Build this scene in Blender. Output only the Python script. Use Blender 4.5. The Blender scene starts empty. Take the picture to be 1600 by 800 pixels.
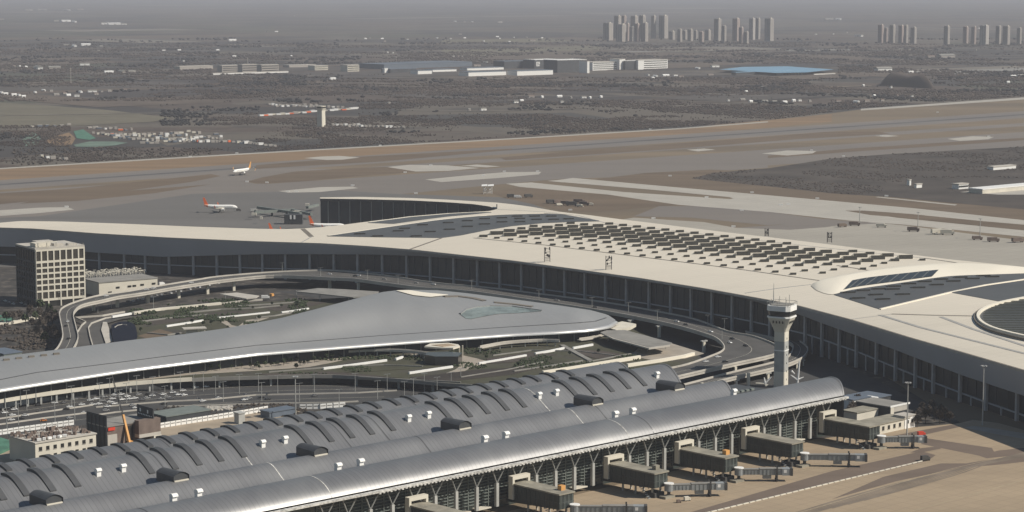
import bpy, bmesh, math, random
import numpy as np
from mathutils import Vector, Matrix
from mathutils import noise as mnoise
random.seed(7)
R = math.radians
S = bpy.context.scene
COL = S.collection

# ------------------------------------------------------------------ camera, sky, sun, exposure
FPX, HORIZON, CAMH = 3500.0, -25.0, 290.0        # focal length in photo pixels, horizon row, height (m)
PITCH = math.atan((400 - HORIZON) / FPX)
cam = bpy.data.cameras.new('camera'); camo = bpy.data.objects.new('camera', cam); COL.objects.link(camo)
cam.sensor_width = 36; cam.lens = 36 * FPX / 1600; cam.clip_start = 5; cam.clip_end = 200000
camo.location = (0, 0, CAMH); camo.rotation_euler = (math.pi / 2 - PITCH, 0, 0)
S.camera = camo
S.render.resolution_x, S.render.resolution_y = 1024, 512
SUN_EL, SUN_AZ = R(41), (0.982, -0.19)             # sun stands to the right of the view
w = bpy.data.worlds.new('World'); S.world = w; w.use_nodes = True
nt = w.node_tree; bg = nt.nodes['Background']; sky = nt.nodes.new('ShaderNodeTexSky')
sky.sky_type = 'NISHITA'; sky.sun_disc = False; sky.sun_elevation = SUN_EL
sky.sun_rotation = math.atan2(SUN_AZ[0], SUN_AZ[1]); sky.ozone_density = 3.0; sky.air_density = 1.6; sky.dust_density = 0.6
nt.links.new(sky.outputs[0], bg.inputs[0]); bg.inputs[1].default_value = 0.056
sl = bpy.data.lights.new('sun', 'SUN'); sl.energy = 4.95; sl.angle = R(0.6); sl.color = (1.0, 0.93, 0.82)
so = bpy.data.objects.new('sun', sl); COL.objects.link(so)
sd = Vector((SUN_AZ[0] * math.cos(SUN_EL), SUN_AZ[1] * math.cos(SUN_EL), math.sin(SUN_EL)))
so.rotation_euler = sd.to_track_quat('Z', 'Y').to_euler(); so.location = (0, 0, 1500)
S.view_settings.view_transform = 'Standard'; S.view_settings.look = 'None'
S.view_settings.exposure = 0.0; S.view_settings.gamma = 1.0
S.render.engine = 'CYCLES'
S.cycles.max_bounces = 5; S.cycles.volume_bounces = 1; S.cycles.use_denoising = True
S.cycles.volume_step_rate = 4

# ------------------------------------------------------------------ helpers
CP, SP = math.cos(PITCH), math.sin(PITCH)
def P(x, y, z=0.0):
    """ground point (at height z) seen at photo pixel x, y"""
    dx = (x - 800) / FPX; dz = -(y - 400) / FPX
    Y = CP + dz * SP; Z = -SP + dz * CP
    t = (z - CAMH) / Z
    return Vector((dx * t, Y * t, z))
def to_px(v):
    dz = v[2] - CAMH; f = v[1] * CP - dz * SP; u = v[1] * SP + dz * CP
    return 800 + FPX * v[0] / f, 400 - FPX * u / f
def ip(path, x):
    if x <= path[0][0]:
        (x0, y0), (x1, y1) = path[0], path[1]
    elif x >= path[-1][0]:
        (x0, y0), (x1, y1) = path[-2], path[-1]
    else:
        for (x0, y0), (x1, y1) in zip(path, path[1:]):
            if x0 <= x <= x1: break
    return y0 + (y1 - y0) * (x - x0) / (x1 - x0)
def smooth(path, n=4):
    """Catmull-Rom through pixel points"""
    out = []
    p = [Vector(q) for q in path]; p = [2 * p[0] - p[1]] + p + [2 * p[-1] - p[-2]]
    for i in range(1, len(p) - 2):
        for k in range(n):
            t = k / n
            out.append(0.5 * ((2 * p[i]) + (-p[i-1] + p[i+1]) * t + (2*p[i-1] - 5*p[i] + 4*p[i+1] - p[i+2]) * t*t + (-p[i-1] + 3*p[i] - 3*p[i+1] + p[i+2]) * t**3))
    out.append(p[-2]); return [tuple(v) for v in out]

ORD = ['first','second','third','fourth','fifth','sixth','seventh','eighth','ninth','tenth','eleventh','twelfth','thirteenth','fourteenth',
       'fifteenth','sixteenth','seventeenth','eighteenth','nineteenth','twentieth']
def nth(i):
    if i < 20: return ORD[i]
    tens = ['twenty','thirty','forty','fifty','sixty','seventy','eighty','ninety'][(i + 1) // 10 - 2]
    u = (i + 1) % 10
    return tens[:-1] + 'ieth' if u == 0 else tens + '-' + ORD[u - 1]

def mat(name, col, rough=0.8, metal=0.0, var=0.12, scale=0.2, bump=0.0, col2=None, detail=4, spec=0.3, stretch=None):
    m = bpy.data.materials.new(name); m.use_nodes = True
    n = m.node_tree.nodes; l = m.node_tree.links; b = n['Principled BSDF']
    b.inputs['Roughness'].default_value = rough; b.inputs['Metallic'].default_value = metal
    b.inputs['Specular IOR Level'].default_value = spec
    g = n.new('ShaderNodeNewGeometry'); no = n.new('ShaderNodeTexNoise'); no.inputs['Scale'].default_value = scale; no.inputs['Detail'].default_value = detail
    src = g.outputs['Position']
    if stretch:
        mp = n.new('ShaderNodeMapping'); mp.inputs['Rotation'].default_value = (0, 0, stretch[0]); mp.inputs['Scale'].default_value = stretch[1]
        l.new(src, mp.inputs[0]); src = mp.outputs[0]
    l.new(src, no.inputs['Vector'])
    c1 = tuple(max(0, c * (1 - var)) for c in col) + (1,)
    c2 = (tuple(col2) + (1,)) if col2 else tuple(min(1, c * (1 + var)) for c in col) + (1,)
    r = n.new('ShaderNodeValToRGB'); r.color_ramp.elements[0].position = 0.3; r.color_ramp.elements[1].position = 0.7
    r.color_ramp.elements[0].color = c1; r.color_ramp.elements[1].color = c2
    l.new(no.outputs['Fac'], r.inputs[0]); l.new(r.outputs[0], b.inputs['Base Color'])
    if bump:
        bp = n.new('ShaderNodeBump'); bp.inputs['Strength'].default_value = 0.6; bp.inputs['Distance'].default_value = bump
        l.new(no.outputs['Fac'], bp.inputs['Height']); l.new(bp.outputs[0], b.inputs['Normal'])
    return m
def layer(m, scale, col, lo, hi, stretch=None, kind='noise', fac=1.0):
    """mix a second patchy colour over a material"""
    n = m.node_tree.nodes; l = m.node_tree.links; b = n['Principled BSDF']
    old = b.inputs['Base Color'].links[0].from_socket
    g = n.new('ShaderNodeNewGeometry'); src = g.outputs['Position']
    if stretch:
        mp = n.new('ShaderNodeMapping'); mp.inputs['Rotation'].default_value = (0, 0, stretch[0]); mp.inputs['Scale'].default_value = stretch[1]
        l.new(src, mp.inputs[0]); src = mp.outputs[0]
    if kind == 'noise':
        t = n.new('ShaderNodeTexNoise'); t.inputs['Scale'].default_value = scale; t.inputs['Detail'].default_value = 5; out = t.outputs['Fac']
    else:
        t = n.new('ShaderNodeTexVoronoi'); t.inputs['Scale'].default_value = scale
        sp = n.new('ShaderNodeSeparateColor'); l.new(t.outputs['Color'], sp.inputs[0]); out = sp.outputs[0]
    l.new(src, t.inputs['Vector'])
    r = n.new('ShaderNodeMapRange'); r.inputs[1].default_value = lo; r.inputs[2].default_value = hi; r.inputs[4].default_value = fac
    l.new(out, r.inputs[0])
    mx = n.new('ShaderNodeMix'); mx.data_type = 'RGBA'; l.new(r.outputs[0], mx.inputs[0]); l.new(old, mx.inputs[6]); mx.inputs[7].default_value = tuple(col) + (1,)
    l.new(mx.outputs[2], b.inputs['Base Color'])
    return m
ROT = -math.atan2(0.6866, 0.727)                 # airfield axis
AX = (ROT, (0.12, 1, 1))
M = {}
M['land'] = mat('bare_farmland', (0.082, 0.063, 0.050), 0.95, scale=0.02, var=0.3, detail=8)
layer(M['land'], 0.0030, (0.115, 0.10, 0.08), 0.55, 0.62, (0.5, (1, 1.6, 1)), 'vor', 0.8)
layer(M['land'], 0.0017, (0.035, 0.034, 0.034), 0.62, 0.66, (0.3, (1, 1.3, 1)), 'vor', 0.75)
layer(M['land'], 0.0012, (0.070, 0.070, 0.048), 0.86, 0.90, None, 'vor', 0.8)
layer(M['land'], 0.006, (0.030, 0.028, 0.028), 0.55, 0.70, None, 'noise', 0.6)
M['grass_dry'] = mat('dry_airfield_grass', (0.175, 0.135, 0.09), 0.95, scale=0.006, var=0.16, detail=8, stretch=AX)
layer(M['grass_dry'], 0.004, (0.125, 0.10, 0.072), 0.48, 0.62, AX, 'noise', 0.7)
M['grass_red'] = mat('russet_airfield_grass', (0.215, 0.145, 0.085), 0.95, scale=0.02, var=0.18, detail=8, stretch=AX)
layer(M['grass_red'], 0.008, (0.15, 0.105, 0.07), 0.5, 0.7, AX, 'noise', 0.7)
M['grass_dark'] = mat('dark_airfield_grass', (0.135, 0.100, 0.068), 0.95, scale=0.02, var=0.15, detail=7, stretch=AX)
M['scrub'] = mat('dark_scrub_ground', (0.060, 0.050, 0.042), 0.95, scale=0.012, var=0.35, detail=8)
layer(M['scrub'], 0.008, (0.12, 0.10, 0.085), 0.62, 0.72, None, 'noise', 0.6)
M['olive'] = mat('olive_field', (0.135, 0.12, 0.085), 0.95, scale=0.01, var=0.15, detail=7)
M['field_a'] = mat('dark_ploughed_field', (0.050, 0.043, 0.040), 0.95, scale=0.01, var=0.2, detail=7)
M['field_b'] = mat('brown_stubble_field', (0.105, 0.082, 0.064), 0.95, scale=0.01, var=0.2, detail=7)
M['field_c'] = mat('grey_bare_field', (0.078, 0.068, 0.060), 0.95, scale=0.008, var=0.25, detail=7)
M['field_d'] = mat('pale_track', (0.17, 0.15, 0.125), 0.95, scale=0.01, var=0.2, detail=7)
M['asphalt_far'] = mat('grey_taxiway_asphalt', (0.185, 0.163, 0.143), 0.9, scale=0.01, var=0.1, detail=7, stretch=AX)
layer(M['asphalt_far'], 0.004, (0.145, 0.13, 0.118), 0.45, 0.65, AX, 'noise', 0.6)
M['runway'] = mat('runway_asphalt', (0.17, 0.155, 0.142), 0.9, scale=0.01, var=0.08, stretch=AX)
M['rubber'] = mat('runway_rubber', (0.095, 0.09, 0.088), 0.9, scale=0.01, var=0.2, stretch=AX)
M['concrete_far'] = mat('pale_concrete', (0.40, 0.375, 0.33), 0.9, scale=0.02, var=0.06, detail=6)
M['apron_far'] = mat('pale_apron_concrete', (0.34, 0.315, 0.27), 0.9, scale=0.012, var=0.1, detail=8, stretch=AX)
M['apron_grey'] = mat('grey_apron', (0.135, 0.128, 0.12), 0.9, scale=0.01, var=0.12, detail=7, stretch=AX)
M['apron_tan'] = mat('tan_apron_concrete', (0.35, 0.272, 0.185), 0.9, scale=0.02, var=0.10, detail=9, stretch=(ROT, (0.25, 1, 1)))
layer(M['apron_tan'], 0.03, (0.28, 0.215, 0.148), 0.5, 0.7, (ROT, (0.12, 1, 1)), 'noise', 0.7)
M['apron_strip'] = mat('brown_service_road', (0.15, 0.115, 0.09), 0.9, scale=0.05, var=0.12, detail=8, stretch=(ROT, (0.2, 1, 1)))
M['road'] = mat('road_asphalt', (0.085, 0.082, 0.078), 0.85, scale=0.05, var=0.18, detail=8)
M['road_dark'] = mat('dark_road_asphalt', (0.055, 0.054, 0.053), 0.85, scale=0.05, var=0.18, detail=8)
M['dirt'] = mat('tan_dirt', (0.34, 0.28, 0.21), 0.95, scale=0.06, var=0.15, detail=8)
M['lawn'] = mat('winter_lawn', (0.062, 0.062, 0.040), 0.95, scale=0.03, var=0.3, detail=8, col2=(0.085, 0.082, 0.05))
layer(M['lawn'], 0.03, (0.055, 0.05, 0.045), 0.52, 0.64, None, 'noise', 0.8)
M['paving'] = mat('stone_paving', (0.33, 0.29, 0.24), 0.9, scale=0.1, var=0.12)
M['site'] = mat('cluttered_ground', (0.055, 0.050, 0.045), 0.95, scale=0.06, var=0.5, detail=9)
layer(M['site'], 0.12, (0.14, 0.12, 0.10), 0.58, 0.64, None, 'noise', 0.7)
M['cream'] = mat('cream_roof_membrane', (0.66, 0.60, 0.50), 0.6, scale=0.008, var=0.03, detail=6, stretch=AX)
layer(M['cream'], 0.02, (0.57, 0.52, 0.43), 0.55, 0.75, (ROT + 0.5, (0.1, 1, 1)), 'noise', 0.5)
M['cream_bright'] = mat('bright_cream_cladding', (0.80, 0.74, 0.62), 0.55, scale=0.03, var=0.02)
M['seam'] = mat('roof_seam', (0.17, 0.15, 0.125), 0.8)
M['slate'] = mat('dark_roof_panels', (0.085, 0.088, 0.09), 0.55, scale=0.03, var=0.10, stretch=(ROT, (0.1, 1, 1)))
M['slate_top'] = mat('grey_skylight_top', (0.26, 0.26, 0.255), 0.5, scale=0.2)
M['fascia'] = mat('grey_fascia_metal', (0.33, 0.345, 0.38), 0.5, 0.0, scale=0.02, var=0.05, spec=0.4)
M['fascia_dim'] = mat('dim_mullion', (0.07, 0.075, 0.085), 0.6)
M['edge'] = mat('grey_roof_edge', (0.35, 0.34, 0.32), 0.6)
M['t2glass'] = mat('dark_facade_glass', (0.022, 0.028, 0.034), 0.35, 0.0, scale=0.03, var=0.4, spec=0.35)
M['t2col'] = mat('grey_facade_column', (0.36, 0.36, 0.37), 0.7)
M['skyglass'] = mat('skylight_glass', (0.05, 0.05, 0.045), 0.5)
M['white'] = mat('white_paint', (0.80, 0.79, 0.76), 0.5, var=0.04, scale=0.5)
M['offwhite'] = mat('offwhite_wall', (0.62, 0.58, 0.49), 0.75, var=0.08, scale=0.08)
M['concrete'] = mat('parapet_concrete', (0.46, 0.43, 0.38), 0.85, var=0.12, scale=0.08)
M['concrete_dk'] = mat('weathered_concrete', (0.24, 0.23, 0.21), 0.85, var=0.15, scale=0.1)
M['gtc'] = mat('silver_roof_cladding', (0.33, 0.33, 0.325), 0.5, 0.3, scale=0.012, var=0.04, spec=0.5)
M['gtc_edge'] = mat('polished_roof_edge', (0.60, 0.59, 0.57), 0.3, 0.5, var=0.03)
M['gtc_glass'] = mat('teal_hollow_glass', (0.22, 0.26, 0.25), 0.35, 0.1, scale=0.06, var=0.3, spec=0.5)
M['vault'] = mat('zinc_vault_roof', (0.225, 0.225, 0.227), 0.40, 0.45, scale=0.03, var=0.09, detail=8, spec=0.5, stretch=(ROT, (0.3, 1, 1)))
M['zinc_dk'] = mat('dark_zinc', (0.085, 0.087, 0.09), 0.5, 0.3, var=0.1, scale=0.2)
M['gutter'] = mat('pale_gutter', (0.48, 0.47, 0.44), 0.6, var=0.45, scale=0.6, detail=6)
M['t1glass'] = mat('green_grey_facade_glass', (0.040, 0.052, 0.048), 0.3, 0.0, var=0.3, scale=0.1, spec=0.6)
M['louvre'] = mat('louvre_metal', (0.17, 0.19, 0.175), 0.6)
M['pillar'] = mat('grey_pillar', (0.38, 0.38, 0.36), 0.7)
M['strut'] = mat('steel_strut', (0.24, 0.245, 0.235), 0.6)
M['jb_side'] = mat('dark_green_bridge_glass', (0.030, 0.038, 0.036), 0.4, var=0.25, scale=0.2, spec=0.5)
M['jb_roof'] = mat('weathered_bridge_roof', (0.27, 0.25, 0.20), 0.8, var=0.25, scale=0.15, detail=7)
M['jb_tunnel'] = mat('grey_tunnel_metal', (0.27, 0.285, 0.29), 0.55, 0.1, var=0.12, scale=0.3)
M['jb_frame'] = mat('bridge_frame', (0.075, 0.085, 0.08), 0.6)
M['slat_dark'] = mat('dark_well_slat', (0.085, 0.09, 0.07), 0.6)
M['jb_dark'] = mat('dark_steel', (0.07, 0.068, 0.065), 0.7)
M['orange'] = mat('orange_paint', (0.60, 0.31, 0.10), 0.6)
M['red'] = mat('red_paint', (0.62, 0.06, 0.03), 0.5)
M['redorange'] = mat('orange_red_paint', (0.80, 0.16, 0.05), 0.45)
M['blue'] = mat('blue_sheet_roof', (0.19, 0.33, 0.45), 0.6, var=0.1, scale=0.02)
M['bluegrey'] = mat('blue_grey_sheet', (0.12, 0.145, 0.18), 0.6)
M['green'] = mat('green_netting', (0.07, 0.17, 0.12), 0.9, var=0.3, scale=0.1)
M['palegreen'] = mat('pale_green_netting', (0.12, 0.17, 0.135), 0.9, var=0.25, scale=0.02)
M['brick'] = mat('brown_cladding', (0.17, 0.13, 0.11), 0.8, var=0.2, scale=0.2)
M['glass_dark'] = mat('dark_window', (0.03, 0.03, 0.028), 0.2, spec=0.6)
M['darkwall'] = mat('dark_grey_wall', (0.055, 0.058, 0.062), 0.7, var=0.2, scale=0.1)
M['tyre'] = mat('tyre', (0.02, 0.02, 0.02), 0.9)
M['bark'] = mat('bare_branches', (0.07, 0.058, 0.048), 0.95, var=0.3, scale=0.3)
M['leaf'] = mat('evergreen_leaves', (0.045, 0.06, 0.03), 0.9, var=0.4, scale=0.5)
M['woods'] = mat('winter_woodland', (0.064, 0.050, 0.043), 0.95, var=0.2, scale=0.004, col2=(0.100, 0.078, 0.063), detail=7)
M['tower_wall'] = mat('beige_tower_block', (0.36, 0.33, 0.30), 0.85, var=0.08, scale=0.02)
M['tower_pale'] = mat('pale_tower_block', (0.46, 0.43, 0.40), 0.85)
M['tower_pink'] = mat('pinkish_tower_block', (0.36, 0.29, 0.26), 0.85)
M['lamp_head'] = mat('lamp_housing', (0.35, 0.35, 0.34), 0.5)
M['waterblue'] = mat('dark_pit_lining', (0.010, 0.013, 0.024), 0.8, spec=0.1)

def joints(m, w_, h_, col, rot, width=0.03, fac=0.5, seam_only_x=False):
    """slab or sheet joints as a fine brick grid aligned with the airfield"""
    n = m.node_tree.nodes; l = m.node_tree.links; b = n['Principled BSDF']; old = b.inputs['Base Color'].links[0].from_socket
    g = n.new('ShaderNodeNewGeometry'); mp = n.new('ShaderNodeMapping'); mp.inputs['Rotation'].default_value = (0, 0, rot)
    l.new(g.outputs['Position'], mp.inputs[0]); t = n.new('ShaderNodeTexBrick'); t.offset = 0.0; t.inputs['Scale'].default_value = 1.0
    t.inputs['Brick Width'].default_value = w_; t.inputs['Row Height'].default_value = h_; t.inputs['Mortar Size'].default_value = width
    t.inputs['Color1'].default_value = (0, 0, 0, 1); t.inputs['Color2'].default_value = (.28, .28, .28, 1); t.inputs['Mortar'].default_value = (1, 1, 1, 1)
    l.new(mp.outputs[0], t.inputs['Vector']); mu = n.new('ShaderNodeMath'); mu.operation = 'MULTIPLY'; mu.inputs[1].default_value = fac; l.new(t.outputs['Color'], mu.inputs[0])
    mx = n.new('ShaderNodeMix'); mx.data_type = 'RGBA'; l.new(mu.outputs[0], mx.inputs[0]); l.new(old, mx.inputs[6]); mx.inputs[7].default_value = tuple(col) + (1,)
    l.new(mx.outputs[2], b.inputs['Base Color'])
joints(M['vault'], 3.0, 400, (0.09, 0.09, 0.095), ROT, 0.16, 0.55)
layer(M['vault'], 0.05, (0.29, 0.29, 0.285), 0.5, 0.75, (ROT, (1, 0.12, 1)), 'noise', 0.6)
joints(M['apron_tan'], 9, 9, (0.15, 0.12, 0.09), ROT, 0.22, 0.40)
joints(M['apron_far'], 18, 18, (0.2, 0.18, 0.15), ROT, 0.6, 0.35)
joints(M['concrete_far'], 18, 18, (0.2, 0.18, 0.15), ROT, 0.6, 0.3)
joints(M['cream'], 60, 9, (0.42, 0.38, 0.31), ROT + .25, 0.35, 0.30)
joints(M['gtc'], 5, 40, (0.2, 0.2, 0.2), -.5, 0.15, 0.25)
class MB:
    def __init__(s): s.v, s.f = [], []
    def quad(s, *p):
        i = len(s.v); s.v += [tuple(q) for q in p]; s.f.append(tuple(range(i, i + len(p)))); return s
    def box(s, c, sz, rz=0.0, ax=None):
        cx, cy, cz = c; hx, hy, hz = sz[0]/2, sz[1]/2, sz[2]/2
        ca, sa = (math.cos(rz), math.sin(rz)) if ax is None else ax
        i = len(s.v)
        for X, Y, Z in ((-hx,-hy,-hz),(hx,-hy,-hz),(hx,hy,-hz),(-hx,hy,-hz),(-hx,-hy,hz),(hx,-hy,hz),(hx,hy,hz),(-hx,hy,hz)):
            s.v.append((cx + X*ca - Y*sa, cy + X*sa + Y*ca, cz + Z))
        s.f += [(i,i+3,i+2,i+1),(i+4,i+5,i+6,i+7),(i,i+1,i+5,i+4),(i+1,i+2,i+6,i+5),(i+2,i+3,i+7,i+6),(i+3,i,i+4,i+7)]
        return s
    def prism(s, poly, z0, z1):
        """closed polygon (list of xy) between heights; z may be a list"""
        n = len(poly); i = len(s.v)
        for k, q in enumerate(poly): s.v.append((q[0], q[1], z0 if not isinstance(z0, (list, tuple)) else z0[k]))
        for k, q in enumerate(poly): s.v.append((q[0], q[1], z1 if not isinstance(z1, (list, tuple)) else z1[k]))
        s.f.append(tuple(i + k for k in reversed(range(n)))); s.f.append(tuple(i + n + k for k in range(n)))
        for k in range(n): j = (k + 1) % n; s.f.append((i+k, i+j, i+n+j, i+n+k))
        return s
    def bar(s, a, b, r, n=6, r2=None):
        a, b = Vector(a), Vector(b); d = (b - a).normalized(); r2 = r if r2 is None else r2
        u = d.orthogonal().normalized(); v = d.cross(u); i = len(s.v)
        for q, rr in ((a, r), (b, r2)):
            for k in range(n):
                t = 2*math.pi*k/n + math.pi/n; s.v.append(tuple(q + u*math.cos(t)*rr + v*math.sin(t)*rr))
        for k in range(n): j = (k+1) % n; s.f.append((i+k, i+j, i+n+j, i+n+k))
        s.f.append(tuple(i+k for k in reversed(range(n)))); s.f.append(tuple(i+n+k for k in range(n)))
        return s
    def grid(s, rows):
        """rows of equal-length point lists"""
        i = len(s.v); n = len(rows[0])
        for r in rows: s.v += [tuple(q) for q in r]
        for a in range(len(rows)-1):
            for b in range(n-1):
                s.f.append((i+a*n+b, i+a*n+b+1, i+(a+1)*n+b+1, i+(a+1)*n+b))
        return s
    def wall(s, path, width, z0, z1, closed=False):
        """thin upright wall along a world path; z0/z1 constants or lists"""
        pts = [Vector((q[0], q[1], 0)) for q in path]; n = len(pts); L, Rr = [], []
        for k in range(n):
            d = (pts[min(k+1, n-1)] - pts[max(k-1, 0)]).normalized(); nn = Vector((-d.y, d.x, 0)) * width / 2
            L.append(pts[k] + nn); Rr.append(pts[k] - nn)
        g = lambda z, k: z[k] if isinstance(z, (list, tuple)) else z
        i = len(s.v)
        for k in range(n):
            s.v += [(L[k].x, L[k].y, g(z0,k)), (L[k].x, L[k].y, g(z1,k)), (Rr[k].x, Rr[k].y, g(z1,k)), (Rr[k].x, Rr[k].y, g(z0,k))]
        for k in range(n-1):
            a = i + 4*k; b = a + 4
            for j in range(4): s.f.append((a+j, a+(j+1) % 4, b+(j+1) % 4, b+j))
        s.f.append((i, i+1, i+2, i+3)); e = i + 4*(n-1); s.f.append((e+3, e+2, e+1, e))
        return s
    def mesh(s, name, m, off=(0,0,0), smooth=False):
        me = bpy.data.meshes.new(name)
        me.from_pydata([(a-off[0], b-off[1], c-off[2]) for a, b, c in s.v], [], s.f)
        me.materials.append(m)
        bm = bmesh.new(); bm.from_mesh(me)
        if smooth: bmesh.ops.remove_doubles(bm, verts=bm.verts, dist=0.001)
        bmesh.ops.recalc_face_normals(bm, faces=bm.faces); bm.to_mesh(me); bm.free()
        if smooth:
            me.polygons.foreach_set('use_smooth', [True]*len(me.polygons))
        me.update(); return me
    def build(s, name, m, parent=None, local=False, smooth=False, sheet=False):
        off = Vector((0,0,0))
        if parent and not local:
            q = parent
            while q: off += q.location; q = q.parent
        me = s.mesh(name, m, off, smooth)
        if sheet:                                    # ground sheets must face up
            up = sum(p.normal.z * p.area for p in me.polygons)
            if up < 0: me.flip_normals()
        o = bpy.data.objects.new(name, me); COL.objects.link(o)
        if parent: o.parent = parent
        return o
def tag(o, label=None, cat=None, group=None, kind=None):
    if label: o['label'] = label
    if cat: o['category'] = cat
    if group: o['group'] = group
    if kind: o['kind'] = kind
    return o
def empty(name, loc, label, cat, group=None, rz=0.0):
    o = bpy.data.objects.new(name, None); COL.objects.link(o); o.location = loc; o.rotation_euler.z = rz
    o.empty_display_size = 1.0
    return tag(o, label, cat, group)
def part(name, me, parent, loc, rz=0.0, label=None, scale=None):
    """a piece that shares its mesh with alike pieces (world position)"""
    o = bpy.data.objects.new(name, me); COL.objects.link(o); o.parent = parent
    off = Vector((0,0,0)); q = parent
    while q: off += q.location; q = q.parent
    o.location = Vector(loc) - off; o.rotation_euler.z = rz
    if scale: o.scale = scale
    if label: o['label'] = label
    return o
def copy_tree(o, parent=None):
    c = o.copy(); COL.objects.link(c)
    if parent: c.parent = parent
    for ch in list(o.children): copy_tree(ch, c)
    return c
_lift = [0.0]
def sheet(name, pts, m, z=0.0, n=0, smooth_n=0):
    """flat ground sheet from photo pixels"""
    if smooth_n: pts = smooth(pts + [pts[0]], smooth_n)[:-1]
    _lift[0] += 0.0012; z = z * 0.1 + _lift[0]
    b = MB(); w_ = [P(x, y, z) for x, y in pts]; b.quad(*w_)
    o = b.build(name, m, sheet=True); o['kind'] = 'structure'; return o
def box_on(px, z, sz, rz, name, m, parent=None):
    c = P(px[0], px[1], z); return MB().box((c.x, c.y, z + sz[2]/2), sz, rz).build(name, m, parent)

# ------------------------------------------------------------------ the ground and the airfield
g = MB()
xs = [-60000, -20000, -8000, -4000, -2000, -1000, -500, 0, 500, 1000, 2000, 4000, 8000, 20000, 60000]
ys = [-2000, 300, 1000, 2000, 3000, 4000, 6000, 9000, 14000, 25000, 45000, 90000]
g.grid([[(x, y, -0.6 if 2000 < y or True else 0) for x in xs] for y in ys])
o = g.build('ground', M['land'], sheet=True); o['kind'] = 'structure'
# the whole airport platform, a sheet over the farmland
sheet('airport_ground', [(-900, 330), (0, 262.5), (400, 238.5), (800, 216), (1065, 200), (1200, 190), (1345, 171), (1600, 152), (2300, 108), (3200, 900), (800, 1100), (-900, 1100)], M['grass_dry'], 0.0)
sheet('airport_grass_verge', [(-600, 303), (0, 263), (400, 239), (800, 216.5), (1065, 200.5), (1300, 178), (1300, 190), (1065, 212), (800, 231), (400, 257), (0, 283), (-600, 325)], M['grass_red'], 0.2)
sheet('perimeter_road', [(-600, 303), (0, 262.5), (400, 238.5), (800, 216), (1065, 200), (1200, 189.5), (1200, 191), (1065, 201.5), (800, 217.6), (400, 240.2), (0, 264.2), (-600, 305)], M['concrete_far'], 0.4)
sheet('perimeter_road', [(1345, 170), (1600, 152), (1900, 133), (1900, 136.5), (1600, 155.3), (1345, 172.6)], M['concrete_far'], 0.4)
# bands along the airfield axis: (name, left y0,y1 at x=-600 ; right y0,y1 at x=2100)
def band(name, a, bb, m, z, x0=-600, x1=2100):
    """a = (y top, y bottom) at photo x=0, bb = the same at x=1600"""
    f = lambda k, x: a[k] + (bb[k] - a[k]) * x / 1600
    return sheet(name, [(x0, f(0, x0)), (x1, f(0, x1)), (x1, f(1, x1)), (x0, f(1, x0))], m, z)
band('runway_shoulder', (281.5, 296.5), (173.5, 184.5), M['asphalt_far'], 0.2)
band('runway', (284.5, 293.0), (176.0, 182.3), M['runway'], 0.4)
band('rubber_marks', (287.6, 289.6), (178.3, 179.8), M['rubber'], 0.6)
band('parallel_taxiway', (316, 338), (206, 232), M['asphalt_far'], 0.2)
band('taxiway_shoulder', (300, 306), (192, 197), M['asphalt_far'], 0.2)
def path_sheet(name, pts, m, z): return sheet(name, pts, m, z)
path_sheet('taxiway', [(-200, 330), (120, 300), (330, 268), (420, 262), (520, 264), (430, 276), (385, 284), (400, 287), (520, 287), (660, 276), (840, 266), (1200, 252), (1200, 262), (1000, 276), (880, 279), (780, 288), (600, 306), (440, 310), (300, 340), (-200, 380)], M['asphalt_far'], 0.6)
path_sheet('apron', [(-300, 352), (60, 338), (300, 303), (520, 297), (620, 303), (780, 308), (830, 318), (900, 345), (700, 420), (-300, 420)], M['apron_grey'], 0.8)
path_sheet('grass_island', [(385, 284), (410, 277), (460, 268), (560, 262), (600, 261), (640, 263), (657, 267), (620, 271), (560, 275), (480, 283), (410, 287)], M['grass_dark'], 0.8)
path_sheet('grass_island', [(60, 312), (200, 298), (330, 288), (240, 302), (120, 314), (30, 318)], M['grass_dark'], 0.8)
path_sheet('grass_island', [(820, 292), (960, 301), (1060, 320), (1000, 325), (930, 331), (880, 329), (790, 310), (765, 300)], M['grass_dark'], 1.0)
path_sheet('grass_island', [(930, 280), (1010, 270), (1110, 265), (1180, 268), (1300, 302), (1500, 318), (1600, 327), (1700, 335), (1700, 352), (1600, 344), (1425, 326), (1200, 305), (1050, 292)], M['grass_dark'], 0.8)
path_sheet('taxiway', [(1030, 322), (1120, 322), (1200, 331), (1300, 344), (1200, 352), (1080, 340), (990, 338)], M['asphalt_far'], 1.0)
path_sheet('taxiway', [(895, 278), (907, 279), (1050, 292), (1200, 305), (1425, 325), (1600, 344), (1900, 374), (1900, 384), (1600, 351), (1412, 335), (1330, 330), (1150, 312), (1140, 308), (1025, 297), (895, 286), (860, 283)], M['concrete_far'], 1.2)
path_sheet('taxiway', [(790, 287), (830, 285), (975, 300), (1140, 311), (1155, 309), (1330, 329), (1400, 340), (1600, 360), (1900, 392), (1900, 402), (1600, 370), (1412, 351), (1330, 345), (1200, 331), (1125, 325), (1060, 320), (950, 304), (812, 292)], M['concrete_far'], 1.4)
path_sheet('grass_island', [(1320, 329), (1350, 329), (1420, 334), (1600, 352), (1900, 386), (1900, 391), (1600, 360), (1400, 339), (1360, 336)], M['grass_dark'], 1.6)
path_sheet('apron', [(990, 340), (1100, 347), (1150, 356), (1230, 357), (1290, 352), (1360, 347), (1420, 353), (1600, 376), (1900, 411), (2000, 560), (1500, 560), (1100, 400), (960, 345)], M['apron_far'], 1.2)
path_sheet('grass_island', [(1148, 356), (1210, 352), (1290, 342), (1320, 345), (1380, 349), (1310, 352), (1290, 355), (1235, 359)], M['asphalt_far'], 1.6)
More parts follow.
